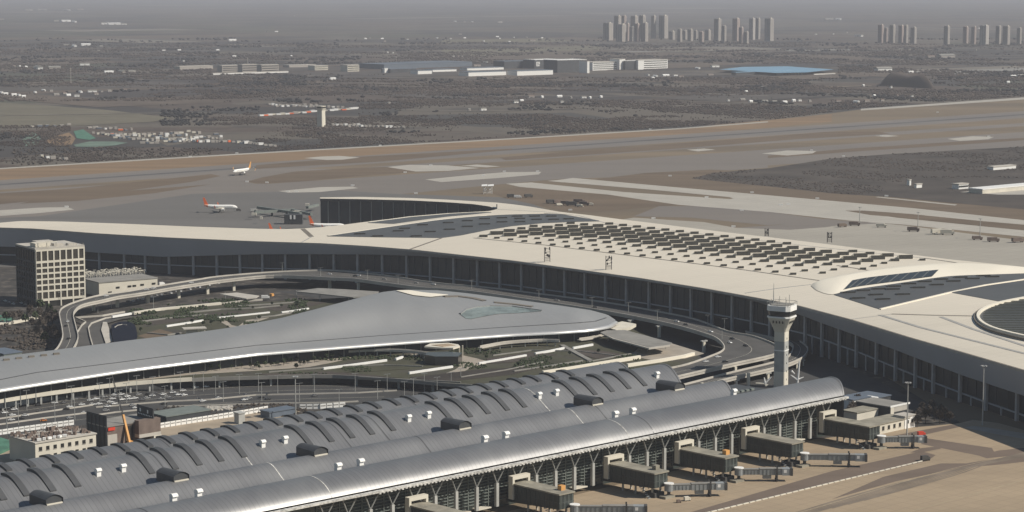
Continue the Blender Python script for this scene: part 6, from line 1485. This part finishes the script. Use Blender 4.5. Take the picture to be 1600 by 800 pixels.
far_block('warehouse', 'wide blue grey warehouse roof behind the white sheds', 600, 650, 101, 108, 150, 'bluegrey', 'bluegrey')
far_block('warehouse', 'second blue grey warehouse roof beside the thin mast', 650, 735, 99, 106, 150, 'bluegrey', 'bluegrey')
far_block('warehouse', 'dark wide warehouse with white roof box left of the complex', 788, 826, 96, 107, 60, 'darkwall', 'bluegrey')
far_block('warehouse', 'thin white roofed shed in front of the blue grey roofs', 730, 786, 106.5, 110, 40, 'white', 'bluegrey')
far_block('warehouse', 'white cube standing alone before the dark shed', 601, 606, 107, 114, 12, 'white', 'white')
far_block('warehouse', 'dark shaded shed right of the white cube', 610, 648, 108, 114, 50, 'darkwall', 'bluegrey')
far_block('office_building', 'cream office building with upper storey step right of the blocks', 543, 560, 102, 112, 40, 'offwhite', bands=3)
far_block('office_building', 'cream stepped top storey block beside the dark shed', 560, 577, 101, 106, 40, 'offwhite')
far_block('office_building', 'small cream block with dark side at the old village', 492, 511, 103, 110, 40, 'offwhite', bands=2)
far_block('office_building', 'long beige old block, left one of three behind a white wall', 347, 374, 102.5, 112, 30, 'tower_wall', bands=3)
far_block('office_building', 'long beige old block, middle one of three behind a white wall', 379, 400, 101, 112.5, 30, 'tower_wall', bands=3)
far_block('office_building', 'long beige old block, right one of three behind a white wall', 409, 433, 101.5, 113, 30, 'tower_wall', bands=3)
far_block('boundary_wall', 'long white boundary wall before the three beige blocks', 333, 440, 114.5, 116.5, 4, 'white', cat='wall')
far_block('warehouse', 'grey low sheds left of the three beige blocks', 281, 327, 104, 109, 40, 'tower_wall')
far_block('warehouse', 'pale low sheds between the beige blocks and the small cream block', 452, 490, 102, 105.5, 40, 'tower_wall')
far_block('blue_shed', 'huge flat bright blue warehouse roof on the right plain', 1150, 1272, 113, 117.5, 20, 'darkwall', 'blue')
bs = MB(); bs.quad(*[P(x, y, 9) for x, y in ((1124, 108.5), (1160, 104.5), (1230, 103.5), (1303, 108.5), (1262, 113), (1212, 114))])
tag(bs.build('blue_roof', M['blue']), 'bright blue sheet roof spanning behind the huge blue warehouse front', 'roof')
for i in range(8): far_block('delivery_truck', f'white truck in the short line under the blue warehouse, {nth(i)} from left', 1216 + i*5, 1220 + i*5, 115.3 - i*.1, 117.2 - i*.1, 6, 'white', 'white', group='trucks under the blue warehouse', cat='truck')
far_block('boundary_wall', 'thin white wall below the far right blue roof', 1272, 1309, 115.5, 117, 4, 'white', cat='wall')
# dark knoll at the right
kn = MB(); base = smooth([(1385, 137), (1398, 127), (1410, 122.5), (1430, 121), (1450, 123), (1455, 132), (1450, 138), (1420, 140)], 2)
c = P(1425, 134, 0); rows = []
for j in range(6):
    t = j/5; rows.append([Vector((c.x + (P(x, 137, 0).x - c.x)*(1 - t*.45) , c.y + math.sin(k*2*math.pi/len(base))*180*(1-t*.5), -1 + 34*math.sin(t*math.pi/2)*(1 + .15*math.sin(k*1.7)))) for k, (x, y) in enumerate(base + base[:1])])
kn.grid(rows); kn.quad(*rows[-1][:-1]); tag(kn.build('wooded_knoll', M['woods'], smooth=True), kind='structure')
# buildings of the scrub triangle on the right
far_block('farm_building', 'white building with two dark openings in the right scrubland', 1498, 1516, 288, 296, 12, 'white', bands=1)
e, c, F, D, fl, h = far_block('ruin_wall', 'white upright wall fragment of a ruin, left piece', 1421, 1424, 281, 290, 5, 'white', cat='ruin')
far_block('ruin_wall', 'low white ruin wall, right piece of the pair', 1432, 1442, 288, 294, 4, 'white', cat='ruin')
far_block('farm_building', 'long thin white roofed shed at the far right of the scrub', 1552, 1595, 261, 266, 12, 'white')
far_block('white_shed', 'broad white flat roof at the right picture edge', 1535, 1640, 296, 303, 24, 'offwhite', 'white')
# scattered houses and sheds far out: short clusters, each house its own object
house_w = MB().box((0, 0, 2), (14, 8, 4)).mesh('wall', M['white']); house_g = MB().box((0, 0, 2), (14, 8, 4)).mesh('wall', M['tower_wall'])
hr = MB(); hr.v += [(-7.5, -4.6, 4), (7.5, -4.6, 4), (7.5, 4.6, 4), (-7.5, 4.6, 4), (-7.5, 0, 6.6), (7.5, 0, 6.6)]; hr.f += [(0, 1, 5, 4), (2, 3, 4, 5), (1, 2, 5), (3, 0, 4), (3, 2, 1, 0)]
roof_g, roof_w, roof_r = hr.mesh('roof', M['concrete_dk']), hr.mesh('roof', M['white']), hr.mesh('roof', M['brick'])
hd_ = MB().box((0, -4.05, 1.2), (1.4, .2, 2.4)).mesh('door', M['darkwall'])
HG = 'small houses scattered over the hazy plain'
def house(x, y, sx, i, where, white=True):
    q = P(x, y, 0); e = bpy.data.objects.new('farm_house', None); COL.objects.link(e); e.location = q; e.rotation_euler.z = random.choice((.55, .5, .6, -1.0)) + random.uniform(-.1, .1)
    mpp = q.y / FPX; k = sx * mpp / 14; e.scale = (k, max(.8, k*.6), max(.9, min(2.2, k*.55)))
    tag(e, f'tiny {"white" if white else "grey"} house {where}, {nth(i)} from left', 'house', where)
    for me in ((house_w if white else house_g), random.choice((roof_g, roof_w, roof_w) if white else (roof_g, roof_r, roof_g)), hd_):
        o_ = bpy.data.objects.new(me.name.split('.')[0], me); COL.objects.link(o_); o_.parent = e
CL = {'in the left village strip': [(2, 146, 9), (9, 148, 7), (22, 149.5, 8), (30, 150, 6), (55, 145.5, 6), (68, 142.5, 8), (80, 143.5, 5), (88, 149, 9), (101, 147, 6), (107, 150, 7), (120, 151, 8), (126, 145, 8), (144, 144, 14), (158, 144, 9), (171, 143.5, 6), (195, 142, 5), (37, 152, 6), (150, 148, 7)],
      'along the upper left road': [(22, 104, 4), (31, 105, 3), (41, 105.5, 4), (60, 108, 24), (85, 107.5, 18), (132, 102, 15), (103, 71, 8), (116, 73, 13), (134, 71.5, 14), (158, 73, 5), (154, 80, 4), (88, 33.5, 8), (103, 34, 15), (116, 35, 10), (163, 38, 12), (178, 38.5, 20), (194, 38.5, 8), (45, 16.5, 12), (66, 16, 14), (104, 16, 16), (125, 15.5, 10), (170, 114, 14), (190, 113.8, 18), (206, 113, 12), (3, 30.5, 6)],
      'in the middle distance fields': [(256, 80, 5), (280, 79, 5), (340, 79, 5), (366, 89, 6), (363, 64, 12), (287, 96, 3), (417, 50, 6), (432, 50, 5), (455, 88.5, 3), (571, 61, 4), (578, 60, 2), (597, 61, 5), (601, 65, 4), (637, 62, 3), (683, 60, 4), (704, 61, 3), (719, 54, 5), (726, 60, 4), (756, 65, 3), (777, 58, 5), (781, 61, 2), (796, 66, 3), (709, 89, 3), (716, 88.5, 2), (722, 89.5, 3), (599, 83, 2), (606, 83, 2), (614, 83, 2), (460, 25, 3), (517, 125, 4), (608, 162.5, 3), (520, 124, 10), (711, 34, 6), (726, 34.5, 3), (738, 34.5, 4), (781, 35.5, 8), (803, 59, 2), (823, 59, 2), (847, 60, 3), (832, 64, 10), (933, 70, 5), (759, 98, 9), (700, 101.5, 5), (745, 103.5, 12)],
      'along the right hand fields': [(1275, 54, 3), (1302, 53.5, 3), (1323, 51.5, 3), (1342, 57, 14), (1295, 31, 14), (1310, 31, 10), (1525, 79, 2), (1454, 90, 14), (1478, 90, 30), (1380, 111, 28), (1423, 113.5, 10), (1434, 113.8, 6), (1575, 129.5, 5), (1583, 120, 10), (1595, 119.5, 14), (1349, 134.8, 3), (1366, 151, 4), (1375, 151, 2), (1402, 151, 3), (1425, 152, 4), (1392, 137.5, 3), (1240, 158.5, 6), (1249, 158.2, 6), (1265, 159.5, 4), (1310, 159.5, 9), (1338, 160.5, 12), (1354, 159, 9), (1378, 158, 6), (1530, 45, 3)],
      'on the plain below the white complex': [(830, 152.5, 10), (847, 153, 4), (874, 152, 9), (892, 154, 3), (912, 153.5, 8), (922, 154, 3), (939, 152.8, 4), (806, 161, 8), (815, 159, 6), (878, 161, 5), (1012, 118, 6), (1024, 120, 10), (1040, 119, 12), (1055, 119, 8), (1064, 121, 10), (1020, 123, 5), (1090, 107.5, 10), (1117, 105, 14), (1110, 118, 10), (1138, 158.5, 4), (1160, 157, 9), (1173, 160, 6), (1195, 159.5, 10), (1210, 160.5, 9), (1226, 161, 8), (733, 173, 4), (1191, 137.5, 4), (1166, 144.5, 4), (755, 172.5, 10)]}
for wh, pts in CL.items():
    for i, (x, y, sx) in enumerate(sorted(pts)): house(x, y, sx, i, wh, (i * 7 + int(x)) % 5 < 3)
# container rows of the builders' camp and market
cab_m = {}
for nm in ('white', 'tower_wall', 'bluegrey', 'redorange', 'offwhite'): cab_m[nm] = (MB().box((0, 0, 1.4), (1, 1, 2.8)).mesh('wall', M[nm]), MB().box((0, 0, 2.95), (1.04, 1.06, .3)).mesh('roof', M['concrete' if nm != 'white' else 'white']))
def cabin(x, y, wpx, i, label, group, mn='white', dp=6):
    q = P(x, y, 0); mpp = q.y / FPX; e = bpy.data.objects.new('site_cabin', None); COL.objects.link(e); e.location = q; e.rotation_euler.z = random.uniform(.3, .6); tag(e, label, 'cabin', group)
    e.scale = (wpx * mpp * 1.05, dp, random.uniform(.9, 1.6))
    for me in cab_m[mn]: o_ = bpy.data.objects.new(me.name.split('.')[0], me); COL.objects.link(o_); o_.parent = e
rnd = random.Random(5); cl = []
for (x0, y0, x1, y1, n) in ((140, 200, 205, 204, 9), (145, 209, 240, 214, 14), (162, 211, 200, 215, 6), (180, 216, 245, 220, 10), (209, 210, 240, 210, 5), (252, 211, 283, 208, 5), (246, 217, 300, 220, 9), (222, 224, 245, 224, 4), (258, 222, 310, 222, 8), (308, 214, 345, 218, 7), (312, 222, 358, 222, 8), (365, 222, 398, 226, 6), (338, 210, 346, 214, 2), (400, 226, 430, 229, 5), (250, 214, 290, 212, 5), (294, 206, 310, 209, 3), (50, 199, 108, 196, 6), (65, 246, 102, 250, 5), (268, 219, 306, 216, 6)):
    for i in range(n):
        t = i / max(1, n-1); cl.append((x0 + (x1-x0)*t + rnd.uniform(-1, 1), y0 + (y1-y0)*t + rnd.uniform(-.7, .7), rnd.uniform(3, 8)))
cl.sort()
for i, (x, y, w_) in enumerate(cl[:140]):
    cabin(x, y, w_, i, f'pale cabin of the builders camp at left, {nth(i % 99)} from the left' if i < 99 else f'pale cabin at the camp east end, {nth(i - 99)} from the left', 'cabins of the builders camp', rnd.choice(('white', 'tower_wall', 'tower_wall', 'offwhite', 'redorange' if rnd.random() < .2 else 'tower_wall', 'bluegrey')))
cl = []
for (x0, y0, x1, y1, n, h) in ((408, 181, 495, 175, 14, 1), (505, 174, 556, 170.5, 9, 1), (421, 164, 495, 168, 15, 0), (432, 167, 494, 165, 8, 0), (506, 168, 535, 168, 5, 0), (520, 196, 560, 197, 7, 0), (545, 198, 630, 200, 14, 0)):
    for i in range(n): t = i / max(1, n-1); cl.append((x0 + (x1-x0)*t, y0 + (y1-y0)*t + rnd.uniform(-.5, .5), (7 if h else 4.5)))
cl.sort()
for i, (x, y, w_) in enumerate(cl): cabin(x, y, w_, i, f'pale trailer or shed near the lone cream tower, {nth(i)} from the left', 'trailers near the lone cream tower', rnd.choice(('white', 'white', 'tower_wall', 'offwhite', 'white', 'redorange')) if w_ > 5 else rnd.choice(('tower_wall', 'white', 'tower_wall')), 8)
# masts of the far plain
for x, y, h, lab in ((111, 132, 50, 'thin lattice mast above the left village strip'), (387, 99, 20, 'thin mast on top of the beige blocks'), (619, 103, 34, 'thin pale mast by the blue grey roofs')):
    q = P(x, y, 0); e = empty('radio_mast', q, lab, 'mast'); MB().bar(q, q + Vector((0, 0, h)), .9, 6, .5).build('pole', M['concrete'], e); MB().box(q + Vector((0, 0, h*.9)), (3, 1, 2)).build('antenna', M['offwhite'], e)

# ------------------------------------------------------------------ vegetation
border = [(-600, 303), (0, 262), (400, 238), (800, 215), (1065, 199), (1200, 189), (1345, 170), (1600, 151), (2300, 107)]
rs = np.random.RandomState(3)
def scatter(name, n, xr, yr, accept, m, size, zoff=0.0, seed=1, hr_=(3.5, 8)):
    rs = np.random.RandomState(seed); V_, F_l = [], []; cnt = 0; tries = 0
    while cnt < n and tries < n * 8:
        tries += 1; x = rs.uniform(*xr); y = rs.uniform(*yr)
        if not accept(x, y): continue
        p = P(x, y, 0); h = rs.uniform(*hr_) * (1 + p.y / 20000) * max(.45, min(1, (p.y - 2000) / 4500)) if p.y > 3000 else rs.uniform(*hr_); r = h * rs.uniform(.5, 1.0) * size
        i = len(V_); k = 6; ph = rs.uniform(0, 6)
        V_.append((p.x + rs.uniform(-.3, .3)*r, p.y, h + zoff))
        for j in range(k):
            a = ph + 2*math.pi*j/k; rr = r * rs.uniform(.6, 1.15); V_.append((p.x + rr*math.cos(a), p.y + rr*math.sin(a), zoff + h*rs.uniform(.3, .75)))
        for j in range(k):
            a = ph + 2*math.pi*j/k; V_.append((p.x + r*.5*math.cos(a), p.y + r*.5*math.sin(a), zoff - .6))
        for j in range(k):
            l = (j+1) % k; F_l.append((i, i+1+j, i+1+l)); F_l.append((i+1+j, i+1+k+j, i+1+k+l, i+1+l))
        cnt += 1
    me = bpy.data.meshes.new(name); me.from_pydata(V_, [], F_l); me.materials.append(m); o_ = bpy.data.objects.new(name, me); COL.objects.link(o_); o_['kind'] = 'stuff'; return o_
def nz(x, y, s, o): p = P(x, y, 0); return mnoise.noise(Vector((p.x*s + o, p.y*s*1.0, o)))
clear = lambda x, y: not (y > 196 and 110 < x < 400 and y < 230) and not (162 < y < 184 and 405 < x < 560) and not (158 < y < 196 and x < 250) and not (100 < y < 121 and 330 < x < 1310 and (y < 116 or x > 600))
wood = lambda x, y: y < ip(border, x) - 1.2 and clear(x, y) and nz(x, y, .0022, 3) + .6*nz(x, y, .009, 9) > .02
scatter('woodland', 52000, (-120, 1720), (66, 262), wood, M['woods'], 1.5, seed=2, hr_=(1.5, 3.4))
wood2 = lambda x, y: y < ip(border, x) - 1.2 and clear(x, y) and nz(x, y, .0022, 3) + .6*nz(x, y, .009, 9) > -.22
scatter('winter_trees', 6000, (-120, 1720), (100, 262), wood2, M['bark'], 1.0, seed=4, hr_=(1.5, 3.6))
scatter('dark_thicket', 7000, (-120, 1720), (60, 235), lambda x, y: y < ip(border, x) - 2 and clear(x, y) and nz(x, y, .0035, 31) + .5*nz(x, y, .012, 5) > .32, mat('dark_thicket', (.028, .027, .027), .95, scale=.02, var=.3), 1.4, seed=8, hr_=(2.5, 6))
tri = [(1080, 279), (1115, 270), (1200, 263), (1300, 247.5), (1400, 240), (1600, 229), (1700, 223), (1700, 338), (1600, 327), (1500, 318), (1400, 308.5), (1300, 302), (1200, 291), (1120, 283)]
scatter('scrub_bushes', 3200, (1080, 1700), (230, 335), lambda x, y: inside(x, y, tri) and nz(x, y, .008, 2) > -.1 and not (y > 278 and x > 1410), M['woods'], 1.4, seed=5, hr_=(1.2, 3.4))
scatter('scrub_bushes', 500, (20, 330), (232, 262), lambda x, y: y < ip(border, x) - 1.5, M['bark'], 1.2, seed=6, hr_=(3, 6))
scatter('garden_shrubs', 1600, (200, 480), (470, 515), lambda x, y: nz(x, y, .03, 4) > .12 and y > 510 - (x-200)*.12 - 20, M['leaf'], 1.0, zoff=4.2, seed=11, hr_=(.6, 1.6))
scatter('garden_shrubs', 1900, (420, 1000), (556, 600), lambda x, y: nz(x, y, .03, 7) > .15 and y < 600, M['leaf'], 1.0, zoff=7.2, seed=12, hr_=(.5, 1.3))
scatter('rubble_weeds', 500, (240, 480), (632, 652), lambda x, y: nz(x, y, .05, 7) > 0, M['bark'], 1.0, seed=13, hr_=(.6, 1.6))
scatter('yard_clutter', 700, (-20, 100), (490, 556), lambda x, y: nz(x, y, .03, 17) > -.05 and x < 100 - (y-490)*.4, M['bark'], 1.0, seed=14, hr_=(.8, 2.4))
# single trees
def tree_meshes(seed, leafy):
    rr = random.Random(seed); t = MB(); t.bar((0, 0, 0), (rr.uniform(-.2, .2), 0, 3.2), .22, 6, .14)
    for k in range(9):
        a = rr.uniform(0, 6.28); z = rr.uniform(1.8, 3.2); t.bar((0, 0, z), (math.cos(a)*rr.uniform(1, 2.4), math.sin(a)*rr.uniform(1, 2.4), z + rr.uniform(1.4, 3.4)), .09, 4, .03)
    c = MB()
    for k in range(130 if leafy else 150):
        a = rr.uniform(0, 6.28); ph = rr.uniform(-.6, 1.4); r = rr.uniform(.5, 1.0)
        p = Vector((math.cos(a)*math.cos(ph)*2.3*r, math.sin(a)*math.cos(ph)*2.3*r, 4.6 + math.sin(ph)*2.4*r)); s_ = rr.uniform(.3, .7) if leafy else rr.uniform(.1, .22)
        u = Vector((rr.uniform(-1, 1), rr.uniform(-1, 1), rr.uniform(-1, 1))).normalized(); v = u.orthogonal().normalized()
        L_ = s_ if leafy else 1.1
        c.quad(p - u*L_ - v*s_, p + u*L_ - v*s_*.6, p + u*L_*.8 + v*s_, p - u*L_ + v*s_*.8)
    return t.mesh('trunk', M['bark']), c.mesh('crown', M['leaf'] if leafy else M['bark'])
TM = {True: [tree_meshes(s_, True) for s_ in (1, 2, 3)], False: [tree_meshes(s_, False) for s_ in (4, 5, 6)]}
def tree(x, y, z, h, label, group, leafy=True):
    q = P(x, y, z); e = bpy.data.objects.new('tree', None); COL.objects.link(e); e.location = q; k = h / 7; e.scale = (k*random.uniform(.8, 1.2), k, k); e.rotation_euler.z = random.uniform(0, 6)
    tag(e, label, 'tree', group)
    for me in random.choice(TM[leafy]): o_ = bpy.data.objects.new(me.name.split('.')[0], me); COL.objects.link(o_); o_.parent = e
tp_ = sorted([(362, 577), (377, 576), (391, 576), (400, 577), (403, 574), (414, 574), (424, 573), (434, 572), (444, 570), (455, 568), (463, 578), (469, 572), (475, 571), (481, 569), (491, 567), (500, 565), (510, 563), (519, 561), (530, 559), (538, 557), (464, 565), (448, 567), (405, 578), (540, 554.5), (250, 588), (272, 585), (330, 580), (343, 579), (460, 563), (443, 571)])
for i, (x, y) in enumerate(tp_): tree(x, y, ZL, random.uniform(3.2, 5.4), f'small evergreen tree on the tan terrace walk, {nth(i)} from the left', 'evergreens on the terrace walk')
bt = sorted([(48, 500), (56, 505), (62, 498), (70, 508), (76, 500), (82, 512), (66, 520), (58, 528), (75, 530), (84, 525), (90, 538), (50, 515), (70, 540), (40, 508), (10, 505), (20, 507), (31, 504), (86, 500), (78, 492), (63, 490)])
for i, (x, y) in enumerate(bt): tree(x, y, 0, random.uniform(9, 14), f'bare dark tree left of the viaduct bend, {nth(i)} from the left', 'bare trees left of the viaduct', i % 3 == 0)
rt = sorted([(1428, 660), (1437, 655), (1446, 662), (1452, 652), (1460, 658), (1468, 663), (1476, 655), (1484, 661), (1441, 645), (1456, 645), (1470, 648), (1433, 668), (1334, 651), (1340, 640), (1330, 656)])
for i, (x, y) in enumerate(rt): tree(x, y, 0, random.uniform(7, 12), f'bare brown tree in the right terminal shade, {nth(i)} from the left', 'bare trees in the right terminal shade', False)
gt_ = sorted([(318, 510), (330, 508), (345, 506), (356, 514), (300, 507), (375, 487), (395, 484), (440, 481), (425, 478), (465, 478), (220, 520), (235, 510), (405, 500), (840, 595), (760, 562), (810, 574), (890, 556), (935, 553), (650, 566), (1000, 549)])
for i, (x, y) in enumerate(gt_): tree(x, y, 4 if y < 525 else ZL, random.uniform(2.8, 5), f'small garden tree beside the silver hall, {nth(i)} from the left', 'garden trees beside the silver hall')

# ------------------------------------------------------------------ haze
hz = MB().box((0, 60000, 149), (130000, 130000, 302)).build('haze', bpy.data.materials.new('haze_air'))
hm = hz.data.materials[0]; hm.use_nodes = True; n = hm.node_tree.nodes; n.remove(n['Principled BSDF'])
pv_ = n.new('ShaderNodeVolumePrincipled'); pv_.inputs['Density'].default_value = 4.2e-5; pv_.inputs['Color'].default_value = (.67, .695, .78, 1); pv_.inputs['Anisotropy'].default_value = 0.0
hm.node_tree.links.new(pv_.outputs[0], n['Material Output'].inputs['Volume'])
hz['kind'] = 'stuff'
